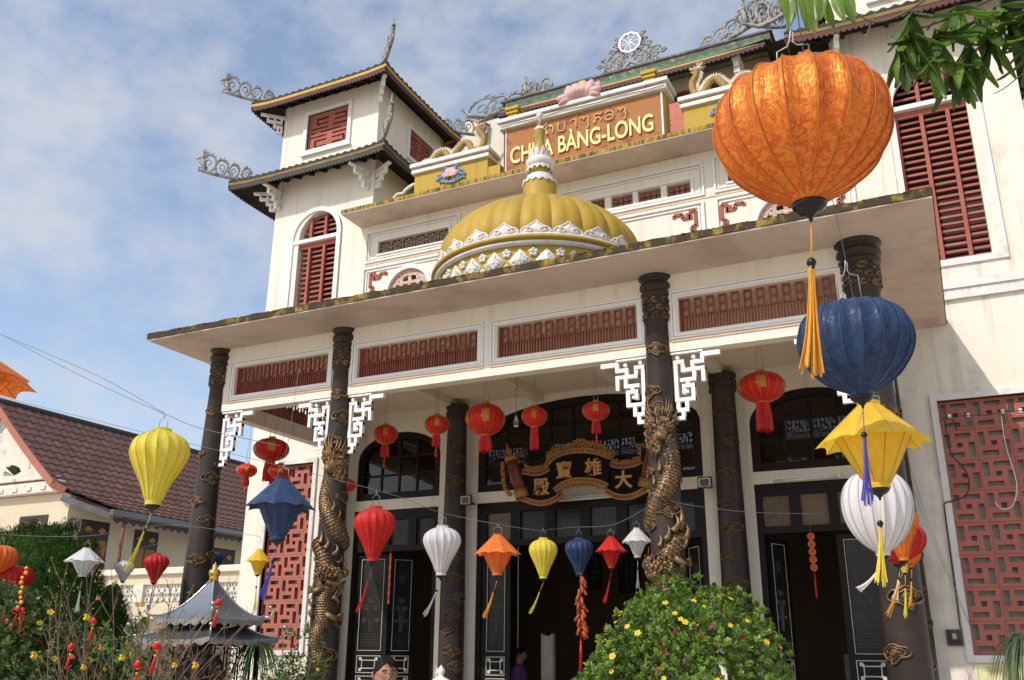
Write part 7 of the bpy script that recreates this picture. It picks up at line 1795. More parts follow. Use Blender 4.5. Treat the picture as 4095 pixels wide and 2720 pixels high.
for (xa, xb) in ((-21.14, -19.21), (-18.89, -16.76), (-16.44, -14.36)):
    n = int((xb - xa) / .186); w = (xb - xa) / n
    for i in range(n):
        for j in range(2): inst(pbm, 'pierced_block', (xa + w * i, 17.62, 2.76 + .21 * j), hs, scale=(w / .186, 1, 1.12))
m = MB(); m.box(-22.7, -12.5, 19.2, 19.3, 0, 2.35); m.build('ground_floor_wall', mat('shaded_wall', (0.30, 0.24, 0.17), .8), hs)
m = MB(); m.prism([(k * .1, -.06 * abs(sin(k * .8))) for k in range(20)] + [(1.9, .25), (0, .6)], (-19.95, 16.9, 1.85), (1, 0, 0), (0, 0, 1), (0, .06, 0)); m.build('awning', mat('pinkish_awning', (0.38, 0.24, 0.20), .8), hs)
m = MB(); m.s = False
R_ = random.Random(8)
for k in range(40): a = R_.uniform(0, 3.1); m.add([(-24.9, 17.7, 6.43), (-24.9 + .35 * cos(a), 17.6 - .1 * R_.random(), 6.43 + .30 * sin(a)), (-24.87 + .38 * cos(a), 17.62, 6.47 + .22 * sin(a))], [(0, 1, 2)])
o = m.build('wall_weed', mat('weed_green', (0.07, 0.13, 0.03), .7)); tag(o, 'small green weed growing on the cornice of the neighbouring house', 'plant')

# ------------------------------------------------------------------ small metal pavilion
pv = thing('metal_pavilion', 'small two tiered grey metal roofed shrine with gilded finial and black ironwork', 'shrine', (-6.72, 7.08, 0))
PX, PYY = -6.70, 7.08
mr = mat('grey_metal_sheet', (0.15, 0.17, 0.205), 0.38, (0.165, 0.19, 0.225), 2, 1, metal=0.3, spec=0.6, bump=.05, dirt=(0.18, 0.19, 0.21), dscale=3, dpos=(.5, .8), damt=.6)
mrd = mat('dark_metal_sheet', (0.10, 0.105, 0.115), 0.42, (0.07, 0.07, 0.08), 2, 1, metal=0.4, dirt=(.2, .2, .22), dscale=4, dpos=(.55, .8), damt=.6)
def tier(z0, z1, r0, r1, mm, name, pw=2.0):
    for k in range(4):
        a0, a1 = pi / 4 + k * pi / 2, pi / 4 + (k + 1) * pi / 2
        def F(a, b):
            r = r1 + (r0 - r1) * (1 - b); z = z0 + (z1 - z0) * b ** pw
            u0 = Vector((cos(a0), sin(a0), 0)) * r * sqrt(2); u1 = Vector((cos(a1), sin(a1), 0)) * r * sqrt(2); p = u0 * (1 - a) + u1 * a
            return Vector((PX, PYY, z + .03 * (2 * a - 1) ** 4 * (1 - b) ** 2)) + p
        m = MB(); m.s = True; m.grid(F, 8, 10); m.build(name, mm, pv)
        m = MB(); m.s = True; m.tube([F(0, b / 10) + Vector((0, 0, .006)) for b in range(11)], .009, 6); m.build('hip_ridge', mat('bright_metal', (0.55, 0.57, 0.6), .25, metal=.8), pv)
        m = MB(); c = F(0, 0); d = Vector((c.x - PX, c.y - PYY, 0)).normalized(); m.s = True
        m.tube([c, c + d * .05 + Vector((0, 0, .01)), c + d * .085 + Vector((0, 0, .05)), c + d * .06 + Vector((0, 0, .085))], [.012, .011, .009, .006], 6); m.sphere(c + d * .05 + Vector((0, 0, .10)), .022, 8, 6); m.build('corner_curl', mat('chrome', (0.75, 0.75, 0.78), .12, metal=1.0), pv)
        m = MB(); n = 22; top = [F(k2 / n, 0) for k2 in range(n + 1)]; vs = []
        for k2, p in enumerate(top): vs += [p, p - Vector((0, 0, .03 + .035 * abs(sin(k2 * pi / 3.6))))]
        m.add(vs, [(2 * i, 2 * i + 1, 2 * i + 3, 2 * i + 2) for i in range(n)]); m.build('scalloped_valance', mat('weathered_valance', (0.16, 0.15, 0.14), .6, (.35, .33, .30), 20, 1), pv)
tier(1.885, 2.26, .365, .02, mr, 'roof_panel', 1.75); tier(1.70, 1.84, .475, .22, mrd, 'lower_roof_panel', 1.5)
m = MB(); m.box(PX - .26, PX + .26, PYY - .26, PYY + .26, 1.80, 1.90); m.build('neck', mat('black_iron', (0.012, 0.012, 0.013), .45, metal=.3), pv)
m = MB(); m.s = True; m.lathe([(.03, 0), (.045, .005), (.04, .02), (.048, .03), (.04, .045), (.052, .065), (.056, .09), (.045, .115), (.02, .125), (.028, .14), (.02, .158), (.006, .175), (0, .19)], (PX, PYY, 2.245), 16); m.build('finial', mat('polished_gold', (0.75, 0.48, 0.12), .22, metal=.9), pv)
bi = MATS['black_iron']
for sx in (-1, 1):
    for sy in (-1, 1):
        m = MB(); m.box(PX + sx * .34 - .018, PX + sx * .34 + .018, PYY + sy * .34 - .018, PYY + sy * .34 + .018, 0, 1.72); m.build('post', bi, pv)
for k in range(4):
    c, s_ = cos(k * pi / 2), sin(k * pi / 2); T = lambda u, v: Vector((PX + c * .34 - s_ * u, PYY + s_ * .34 + c * u, v)); m = MB(); m.s = True
    m.tube([T(-.34, 1.66), T(.34, 1.66)], .012, 6)
    for u in (-.25, -.08, .08, .25):
        m.tube([T(u, 1.0), T(u, 1.66)], .008, 5)
    for u in (-.165, 0, .165):
        for v, q in ((1.58, 1), (1.45, -1), (1.32, 1), (1.2, -1)): m.tube([T(u + q * .06 * (1 - t / 14) * cos(t * .6), v + .06 * (1 - t / 14) * sin(t * .6)) for t in range(12)], .006, 4)
    m.build('ironwork', bi, pv)
m = MB(); m.s = True; R_ = random.Random(6)
for k in range(26): m.sphere((PX + R_.uniform(-.18, .18), PYY + R_.uniform(-.18, .18), R_.uniform(.9, 1.48)), R_.uniform(.05, .11), 8, 6)
o = m.build('incense_urn', bronze_m); tag(o, 'bronze carved urn standing inside the small metal pavilion', 'urn')  # rough lumps added in place of the brown and gold figure

# ------------------------------------------------------------------ plants
def leafmat(name, c1, c2, rough=.5, trans=.35, spec=.5):
    m = bpy.data.materials.new(name); m.use_nodes = True; t = m.node_tree; b = t.nodes['Principled BSDF']
    g = _n(t, 'ShaderNodeTexCoord'); n1 = _n(t, 'ShaderNodeTexNoise'); n1.inputs['Scale'].default_value = 11; n1.inputs['Detail'].default_value = 4
    t.links.new(g.outputs['Object'], n1.inputs['Vector']); r = _n(t, 'ShaderNodeValToRGB'); r.color_ramp.elements[0].position = .38; r.color_ramp.elements[1].position = .62
    r.color_ramp.elements[0].color = (*c1, 1); r.color_ramp.elements[1].color = (*c2, 1); t.links.new(n1.outputs[0], r.inputs[0]); t.links.new(r.outputs[0], b.inputs['Base Color'])
    b.inputs['Roughness'].default_value = rough; b.inputs['Specular IOR Level'].default_value = spec
    tr = _n(t, 'ShaderNodeBsdfTranslucent'); t.links.new(r.outputs[0], tr.inputs[0]); ms = _n(t, 'ShaderNodeMixShader'); ms.inputs[0].default_value = trans
    t.links.new(b.outputs[0], ms.inputs[1]); t.links.new(tr.outputs[0], ms.inputs[2]); t.links.new(ms.outputs[0], t.nodes['Material Output'].inputs[0]); return m
lf_bush = leafmat('bush_leaf', (0.10, 0.20, 0.025), (0.21, 0.33, 0.05)); lf_bush2 = leafmat('bush_leaf_dark', (0.045, 0.10, 0.02), (0.09, 0.17, 0.03)); lf_tip = leafmat('bush_leaf_young', (0.30, 0.42, 0.07), (0.22, 0.36, 0.05)); lf_brown = leafmat('withered_leaf', (0.26, 0.11, 0.04), (0.34, 0.16, 0.09))
lf_hedge = leafmat('hedge_leaf', (0.035, 0.075, 0.015), (0.075, 0.13, 0.025)); lf_hedge2 = leafmat('hedge_leaf_light', (0.10, 0.17, 0.03), (0.15, 0.20, 0.05))
lf_thuja = leafmat('cypress_green', (0.035, 0.085, 0.018), (0.075, 0.16, 0.03), .7, .15, .2); lf_thuja2 = leafmat('cypress_green_light', (0.12, 0.21, 0.045), (0.09, 0.17, 0.035), .7, .15, .2)
lf_kum = leafmat('kumquat_leaf', (0.05, 0.11, 0.025), (0.10, 0.17, 0.045)); lf_mango = leafmat('mango_leaf', (0.13, 0.24, 0.035), (0.22, 0.34, 0.055), .38, .5); lf_mangod = leafmat('mango_leaf_deep', (0.055, 0.12, 0.02), (0.09, 0.165, 0.03), .42, .4)
bark_m = mat('twig_bark', (0.27, 0.17, 0.13), .8, (0.16, 0.10, 0.08), 20, 1, bump=.4); yel_m = mat('yellow_petal', (0.85, 0.62, 0.02), .5, (0.80, 0.52, 0.02), 30, 1, trans=.3)

def leaf(mb, p, d, n, L, W, fold=.25):
    """One folded leaf of four triangles' worth of faces from p along d, with normal n."""
    s = d.cross(n).normalized(); n = s.cross(d)
    mb.add([p, p + d * (L * .45) + s * W - n * (W * fold), p + d * L - n * (L * .10), p + d * (L * .45) - s * W - n * (W * fold), p + d * (L * .5) + n * (W * .1)], [(0, 1, 4), (1, 2, 4), (2, 3, 4), (3, 0, 4)])

def rdir(R_): 
    while True:
        v = Vector((R_.uniform(-1, 1), R_.uniform(-1, 1), R_.uniform(-1, 1)))
        if .1 < v.length < 1: return v.normalized()

def bush(name, label, cat, c, r, count, L, W, mats_, weights, seed, flowers=0, fl_r=.022, cl=14, shell=.82, stuff_top=True, trunk=True, squash=1.0, zmin=0.15):
    R_ = random.Random(seed); root = thing(name, label, cat, (c[0], c[1], 0))
    C = Vector(c); mb = MB(); mb.s = True; k = 0
    lum = [(rdir(R_), R_.uniform(.02, .15)) for _ in range(60)]
    def surf(d):
        q = 1.0
        for (l, a) in lum: q += a * max(0, d.dot(l) - .86) / .14
        return q * .93
    while k < count:
        d = rdir(R_)
        if d.z < -.35: continue
        rr = surf(d) * (R_.uniform(shell, 1.03) if R_.random() < .80 else R_.uniform(.62, shell)); p = C + Vector((d.x * r[0], d.y * r[1], d.z * r[2])) * rr + (Vector((0, 0, R_.uniform(.02, .10))) if R_.random() < .035 else Vector())
        if p.z < zmin: continue
        up = (d + Vector((0, 0, .55)) + rdir(R_) * .5).normalized()
        mb.m = R_.choices(range(len(weights)), weights)[0]; n = R_.randint(max(2, cl - 3), cl + 1); ls = R_.uniform(.6, 1.35)
        for j in range(n):                                   # a sprig: leaves in pairs up a short stem
            a = j * 2.4; t = j / n; side = up.cross(Vector((cos(a), sin(a), .3))).normalized(); dd = (side * (1.1 - .6 * t) + up * (.25 + .9 * t)).normalized()
            leaf(mb, p + up * (L * .7 * t), dd, (up + rdir(R_) * .4).normalized(), L * ls * R_.uniform(.6, 1.15) * (1 - .3 * t), W * ls * R_.uniform(.75, 1.15)); k += 1
    mb.build('foliage', mats_, root, kind='stuff')
    f = MB(); f.s = True
    for j in range(5):
        a = 2 * pi * j / 5; u = Vector((cos(a), sin(a), .25)).normalized(); s = Vector((-sin(a), cos(a), 0))
        f.add([Vector((0, 0, 0)), u * fl_r * .6 + s * fl_r * .48, u * fl_r * 1.05 + s * fl_r * .25, u * fl_r * 1.05 - s * fl_r * .25, u * fl_r * .6 - s * fl_r * .48], [(0, 4, 3, 2, 1)])
    f.sphere((0, 0, fl_r * .12), fl_r * .2, 6, 4); fm = f.mesh('flower', yel_m)
    toc = (Vector((0, 0, 1.6)) - C).normalized(); n = 0
    while n < flowers:
        d = rdir(R_)
        if d.z < -.2 or d.dot(toc) < -.15: continue
        p = C + Vector((d.x * r[0], d.y * r[1], d.z * r[2])) * surf(d) * 1.04
        if p.z < zmin: continue
        e = (d + toc * .4).to_track_quat('Z', 'Y').to_euler(); inst(fm, 'flower', p, root, rot=e, scale=[R_.uniform(.6, 1.15)] * 3); n += 1
    if trunk:
        m = MB(); m.s = True
        for j in range(7): a = j * .9; m.tube(spline([(c[0] + .03 * cos(a), c[1] + .03 * sin(a), 0), (c[0] + .25 * r[0] * cos(a), c[1] + .25 * r[1] * sin(a), c[2] * .5), (c[0] + .6 * r[0] * cos(a), c[1] + .6 * r[1] * sin(a), c[2] + .3 * r[2])], 4), [.035 - .002 * q for q in range(9)], 6)
        m.build('trunk', bark_m, root)
    return root
bush('flowering_bush', 'rounded green bush with small yellow flowers before the right doorway', 'bush', (-1.93, 6.7, 0.92), (.80, .75, 1.05), 40000, .040, .0145, [lf_bush, lf_bush2, lf_tip, lf_brown], (.52, .26, .19, .03), 21, flowers=40, fl_r=.021, cl=9)
bush('hedge_bush', 'dark green hedge with yellow flowers at the lower left corner', 'hedge', (-7.60, 5.6, .90), (1.12, .75, 1.14), 34000, .050, .019, [lf_hedge, lf_hedge2, lf_brown], (.70, .27, .03), 22, flowers=26, fl_r=.026, cl=9)
bush('leafy_shrub', 'bright green broad leaved shrub behind the bare twigs', 'shrub', (-7.9, 7.0, 0.95), (.80, .45, .80), 4200, .085, .026, [leafmat('shrub_leaf', (0.10, 0.24, 0.03), (0.17, 0.33, 0.06)), lf_hedge2], (.7, .3), 23, cl=8, shell=.6)

# cypress: clumps of upright sprays
def cypress(c, rx, rz, label, seed, count):
    R_ = random.Random(seed); root = thing('cypress_tree', label, 'tree', (c[0], c[1], 0), None); mb = MB(); C = Vector(c); k = 0
    lum = [(rdir(R_), R_.uniform(.04, .13)) for _ in range(110)]
    while k < count:
        d = rdir(R_)
        if d.z < -.75: continue
        q = .9
        for (l, a) in lum: q += a * max(0, d.dot(l) - .94) / .06
        prof = 1 if d.z < 0 else (1 - .25 * d.z)
        p0 = C + Vector((d.x * rx * prof, d.y * rx * prof, d.z * rz)) * q * R_.uniform(.92, 1.0)
        if p0.z < .2: continue
        out = Vector((d.x, d.y, 0)); out = out.normalized() if out.length > .05 else Vector((1, 0, 0)); tang = Vector((-out.y, out.x, 0)); mb.m = 1 if R_.random() < .33 else 0
        pl_ = (tang * R_.uniform(-1, 1) + out * R_.uniform(-.2, 1)).normalized()
        for j in range(14):                                   # a rounded upright spray of scale leaves
            q_ = rdir(R_); l = R_.uniform(.020, .042); b = p0 + Vector((q_.x * .035, q_.y * .035, abs(q_.z) * .10 - .04))
            dd = (Vector((0, 0, 1)) + out * .5 + q_ * .55).normalized(); w = dd.cross(out + q_ * .3).normalized() * R_.uniform(.006, .012)
            mb.add([b - w * .5, b + w * .5, b + dd * l * .7 + w, b + dd * l, b + dd * l * .7 - w], [(0, 1, 2, 3, 4)]); k += 1
    mb.build('foliage', [lf_thuja, lf_thuja2], root, kind='stuff')
    m = MB(); m.s = True; m.tube([(c[0], c[1], 0), (c[0], c[1], c[2] + .2)], [.09, .05], 8); m.build('trunk', bark_m, root)
cypress((-10.15, 7.75, 1.72), 1.02, 1.27, 'tall rounded dense green cypress at the left behind the hanging lanterns', 31, 110000)
cypress((-9.55, 8.3, 1.35), .42, .92, 'smaller narrow cypress just right of the big one', 32, 34000)

# ornamental fruit bush with orange kumquats by the left dragon column
bush('kumquat_tree', 'potted kumquat tree with narrow leaves and orange fruit before the left dragon column', 'tree', (-5.52, 6.9, 1.22), (.34, .30, .50), 1700, .075, .011, [lf_kum, lf_bush2, lf_hedge2], (.6, .2, .2), 41, cl=8, shell=.3, zmin=.6)
r = [o for o in COL.objects if o.name.startswith('kumquat_tree')][0]
q = MB(); q.s = True; q.sphere((0, 0, 0), .022, 10, 7); km = q.mesh('kumquat', mat('kumquat_orange', (0.75, 0.25, 0.02), .35)); R_ = random.Random(9)
for k in range(16): d = rdir(R_); inst(km, 'kumquat', (-5.52 + d.x * .36, 6.9 - abs(d.y) * .32, 1.2 + d.z * .45), r, scale=[R_.uniform(.7, 1.1)] * 3)
m = MB(); m.s = True
for k in range(16): d = rdir(R_); m.tube(spline([(-5.52, 6.9, .5), (-5.52 + d.x * .15, 6.9 + d.y * .15, 1.0), (-5.52 + d.x * .36, 6.9 + d.y * .3, 1.45 + d.z * .38)], 4), [.010 - .001 * t for t in range(9)], 5)
m.build('branch', bark_m, r, kind='stuff')
m = MB(); m.s = True; m.lathe([(.14, 0), (.20, .35), (.21, .40), (.17, .40), (.16, .3)], (-5.52, 6.9, .15), 20); m.build('pot', mat('glazed_pot', (0.25, 0.08, 0.04), .3), r)

# bare apricot branches with a few leaves, blossoms and small festival charms
tw = thing('bare_branches', 'tall vase of bare brown branches with sparse leaves, blossom and small red charms', 'branches', (-6.0, 5.4, 0))
R_ = random.Random(12); tips = []
cam_p = Vector((0, 0, 1.6)); side = Vector((.73, .68, 0))
ends = []
for k in range(46):
    u = R_.uniform(-.75, .90); h = 1.62 + .72 * R_.random() ** 1.6 - .12 * abs(u); b0 = Vector((-6.0, 5.4, .7)) + side * (u * .25)
    e = Vector((-6.0, 5.4, h)) + side * u + Vector((R_.uniform(-.2, .2), R_.uniform(-.25, .25), 0)); mid = (b0 + e) / 2 + side * R_.uniform(-.12, .12) + Vector((0, 0, R_.uniform(-.05, .1)))
    p = spline([b0, mid, e], 7); m = MB(); m.s = True; m.tube(p, [.0075 - .0063 * t / (len(p) - 1) for t in range(len(p))], 5)
    for j in range(5):
        i = R_.randint(5, len(p) - 2); d = (p[i + 1] - p[i - 1]).normalized(); s = (d + rdir(R_) * .8).normalized(); L = R_.uniform(.08, .26)
        tp = [p[i], p[i] + s * L * .5 + Vector((0, 0, .01)), p[i] + s * L + Vector((0, 0, .03))]; m.tube(tp, [.0035, .0025, .0012], 4); tips.append(tp[1]); tips.append(tp[2])
    m.build('branch', bark_m, tw)
mb = MB(); mb.s = True
for p in tips:
    if R_.random() < .62:
        for j in range(R_.randint(1, 3)): d = rdir(R_); d.z = abs(d.z) * .5; leaf(mb, p + rdir(R_) * .012, d.normalized(), rdir(R_), R_.uniform(.018, .034), .007)
mb.build('sparse_leaves', lf_bush, tw, kind='stuff')
ap = MB(); ap.s = True
for j in range(7): d = rdir(R_); ap.sphere(d * .018, .013, 6, 4)
apm = ap.mesh('blossom', yel_m); dnm = mat('dry_blossom_orange', (0.60, 0.22, 0.05), .6); apm2 = ap.mesh('dry_blossom', dnm)
for (X, Y, Z) in ((-5.95, 5.02, 1.83), (-5.6, 5.2, 1.93), (-5.62, 5.1, 1.55), (-6.3, 4.9, 1.56), (-5.15, 5.35, 1.50), (-5.3, 5.3, 1.5), (-6.0, 5.1, 1.48)): inst(apm, 'blossom', (X, Y, Z), tw, scale=[R_.uniform(.7, 1.0)] * 3)
for k in range(14): p = R_.choice(tips); inst(apm2, 'dry_blossom', p, tw, scale=[R_.uniform(.5, .8)] * 3)
# small red lantern charms tied to the branches
cg = MB(); cg.s = True; cg.sphere((0, 0, 0), .026, 12, 8, (1, 1, .82))
cgm = cg.mesh('charm_ball', cred); cg2 = MB(); cg2.s = True; cg2.lathe([(.010, .018), (.012, .024), (0, .026)], (0, 0, 0), 10); cg2.lathe([(.010, -.026), (.012, -.020)], (0, 0, 0), 10); cg2.sphere((0, 0, -.052), .010, 8, 6); cgm2 = cg2.mesh('gold_bead', gold_m)
cg3 = MB(); cg3.s = True; cg3.tube([(0, 0, -.055), (-.006, 0, -.09), (-.02, 0, -.15)], [.006, .010, .014], 6); cg3.tube([(0, 0, .05), (0, 0, -.05)], .0016, 4); cgm3 = cg3.mesh('charm_tassel', TAS['red'])
for i, (X, Y, Z, s, lab) in enumerate(((-4.95, 5.3, 1.93, 1.1, 'tiny red lantern charm on a twig before the grey pavilion roof'), (-5.45, 5.25, 1.63, 1.25, 'small red lantern charm low on the twigs below the pavilion eave'), (-5.56, 5.2, 1.50, 1.15, 'lowest small red lantern charm at the bottom of the twigs'), (-5.98, 4.95, 1.62, 1.0, 'small red and gold charm on the leftmost twigs, above its long tassel'), (-5.85, 5.0, 1.80, .9, 'red paper charm halfway up the twigs left of the pavilion'))):
    r = thing('lantern_charm', lab, 'charm', (X, Y, Z), 'small red charms tied to the branches')
    for me, nm in ((cgm, 'charm_ball'), (cgm2, 'gold_bead'), (cgm3, 'charm_tassel')): inst(me, nm, (X, Y, Z), r, scale=[s] * 3)
gs = thing('gold_charm_string', 'string of golden charms with a red bow hanging before the cypress', 'decoration', (-7.3, 5.6, 1.95))
q = MB(); q.s = True
for k in range(9): q2 = MB(); q2.s = True; q2.sphere((-6.83 + .012 * sin(k * 2), 5.1 + .01 * cos(k), 2.22 - .038 * k), .020 + .004 * (k % 2), 8, 6, (1, .6, .8)); q2.build('gold_bauble', mat('orange_gold', (0.75, 0.33, 0.04), .3, (.7, .12, .02), 60, 1, metal=.3), gs)
m = MB(); m.s = True
for s in (-1, 1): m.tube([(-6.81, 5.1, 1.88), (-6.81 + s * .05, 5.09, 1.91), (-6.81 + s * .07, 5.09, 1.88), (-6.81 + s * .02, 5.1, 1.865), (-6.81 + s * .04, 5.1, 1.80), (-6.81 + s * .05, 5.1, 1.74)], [.008, .014, .012, .01, .012, .006], 6, flat=.5)
m.build('red_bow', TAS['red'], gs)
# fern like fronds by the pavilion, palm at the right edge
def fronds(name, label, c, n, L, droop, m_, seed, w=.004, up=.5, cat='plant', spread=1.0, base=None):
    R_ = random.Random(seed); root = thing(name, label, cat, c)
    for k in range(n):
        a = R_.uniform(0, 2 * pi); d = Vector((cos(a) * spread, sin(a) * spread, up * R_.uniform(.6, 1.6))).normalized(); l = L * R_.uniform(.6, 1.1); pts = []
        for t in range(9): q = t / 8; pts.append(Vector(c) + d * (l * q) + Vector((0, 0, -droop * l * q ** 2.2)))
        m = MB(); m.s = True; s = Vector((-d.y, d.x, 0)).normalized(); vs = []
        for t, p in enumerate(pts): ww = w * sin(pi * min(1, (t + .6) / 8.8)) + .0008; vs += [p - s * ww, p + s * ww - Vector((0, 0, ww * .5))]
        m.add(vs, [(2 * i, 2 * i + 1, 2 * i + 3, 2 * i + 2) for i in range(8)]); m.build('frond', m_, root)
    return root
fronds('hanging_grass', 'tuft of hanging narrow green leaves between pavilion and kumquat tree', (-6.28, 7.3, 1.66), 70, .42, 1.5, lf_kum, 51, .006, .25, spread=.5)
r_ = fronds('fine_palm', 'fine leaved grassy palm at the lower right corner', (0.235, 5.95, 1.62), 150, .52, 1.35, leafmat('grassy_palm', (0.05, 0.085, 0.03), (0.11, 0.16, 0.05), .5, .25), 52, .005, 1.0, spread=.42)
m = MB(); m.s = True; m.tube([(0.235, 5.95, 0), (0.235, 5.95, 1.63)], [.05, .03], 8); m.build('stem', bark_m, r_)

# ------------------------------------------------------------------ mango branch in front of the upper right corner
mg = thing('mango_branch', 'leafy mango branch with long drooping leaves hanging in at the upper right', 'tree', (0.5, 2.6, 3.6))
def mango_leaf_mesh(L, W, curl, seed):
    R_ = random.Random(seed); m = MB(); m.s = True; ph = R_.uniform(0, 6)
    def f(a, b):
        t = 2 * a - 1; w = W * sin(pi * min(1, b * .94 + .02)) ** .75 * (1 - .15 * b); wav = .10 * W * sin(b * 14 + ph + t * 2) * abs(t)
        return (w * t, -.30 * W * abs(t) + curl * L * b * b + wav, -L * b)
    m.grid(f, 6, 12); m.tube([(0, -.004 + curl * L * (b / 8) ** 2 - .001, -L * b / 8) for b in range(9)], [.0014 - .00012 * b for b in range(9)], 4); return m
LM = [mango_leaf_mesh(.125 + .012 * (k % 4), .0150 + .0018 * (k % 3), .10 * ((k % 5) - 2), k).mesh('mango_leaf', [lf_mango, lf_mangod][k % 2]) for k in range(10)]
R_ = random.Random(77)
def hang(p, yaw, tilt, roll, s, k): inst(LM[k], 'mango_leaf', p, mg, rot=(tilt, roll, yaw), scale=(s, s, s))
# cluster over the top of the orange lantern
for i, (x, y, z, rl) in enumerate([(-.262, 2.26, 3.385, -.10), (-.243, 2.24, 3.375, .05), (-.205, 2.26, 3.365, -.05), (-.182, 2.27, 3.37, .02), (-.160, 2.28, 3.365, -.12), (-.150, 2.27, 3.37, .18), (-.128, 2.28, 3.37, -.20), (-.112, 2.29, 3.37, -.30), (-.22, 2.3, 3.39, .2), (-.10, 2.28, 3.375, -.15)]):
    hang((x, y, z), R_.uniform(-.4, .4), R_.uniform(-.2, .25), rl, R_.uniform(.9, 1.05), [0, 2, 4, 6, 8][i % 5])
def branch(pts, r0, r1):
    p = spline(pts, 5); n = len(p); m = MB(); m.s = True; m.tube(p, [r0 + (r1 - r0) * i / (n - 1) for i in range(n)], 6); m.build('twig', mat('green_twig', (0.14, 0.14, 0.05), .6, (.16, .10, .06), 10, 1), mg); return p
brs = [branch([(.65, 2.7, 3.75), (.42, 2.62, 3.50), (.22, 2.56, 3.38), (.05, 2.48, 3.30)], .010, .003), branch([(.6, 2.75, 3.7), (.40, 2.65, 3.42), (.26, 2.6, 3.29), (.16, 2.56, 3.21)], .009, .003),
       branch([(.65, 2.7, 3.6), (.50, 2.66, 3.36), (.38, 2.62, 3.26)], .009, .004), branch([(.3, 2.5, 3.62), (.18, 2.47, 3.45), (.08, 2.45, 3.36), (-.03, 2.42, 3.32), (-.10, 2.38, 3.37)], .006, .002), branch([(.0, 2.4, 3.7), (-.08, 2.36, 3.52), (-.13, 2.34, 3.42), (-.2, 2.32, 3.43)], .006, .002)]
def whorl(c, n, s=1.0, lo=0, hi=1.3, dark=.5):
    for k in range(n):
        a = 2 * pi * k / n + R_.uniform(-.4, .4); t = R_.uniform(lo, hi)
        # leaf axis points down and outwards
        d = Vector((cos(a) * sin(t), sin(a) * sin(t), -cos(t))); q = d.to_track_quat('-Z', 'Y').to_euler(); j = R_.randrange(5) * 2 + (1 if R_.random() < dark else 0)
        o = inst(LM[j], 'mango_leaf', Vector(c) + Vector((R_.uniform(-.012, .012), R_.uniform(-.012, .012), R_.uniform(-.012, .012))), mg, rot=q, scale=[s * R_.uniform(.8, 1.1)] * 3)
for c, n, lo, hi in (((.05, 2.48, 3.295), 9, .05, .9), ((.02, 2.47, 3.26), 7, .1, 1.0), ((.12, 2.52, 3.30), 10, .2, 1.3), ((.16, 2.55, 3.205), 11, .05, .9), ((.20, 2.57, 3.26), 10, .1, 1.1), ((.10, 2.50, 3.22), 8, .1, 1.0),
                     ((.26, 2.6, 3.29), 11, .2, 1.3), ((.24, 2.58, 3.35), 10, .3, 1.4), ((.38, 2.62, 3.27), 10, .2, 1.3), ((.33, 2.6, 3.33), 11, .3, 1.4), ((.18, 2.53, 3.37), 9, .3, 1.4), ((.42, 2.62, 3.36), 9, .2, 1.3), ((.30, 2.60, 3.40), 9, .2, 1.4), ((.07, 2.46, 3.35), 6, .3, 1.2), ((.37, 2.6, 3.22), 4, .5, 1.2)):
    whorl(c, n, 1.0, lo, hi, .62)
for pts in ([(.21, 2.55, 3.20), (.22, 2.55, 3.13)], [(.33, 2.6, 3.16), (.27, 2.6, 3.12), (.24, 2.58, 3.10)], [(.06, 2.48, 3.22), (.02, 2.47, 3.19), (.0, 2.47, 3.15)], [(-.03, 2.42, 3.35), (-.06, 2.42, 3.28), (-.075, 2.42, 3.25)]): branch([Vector(p) for p in pts], .002, .001)

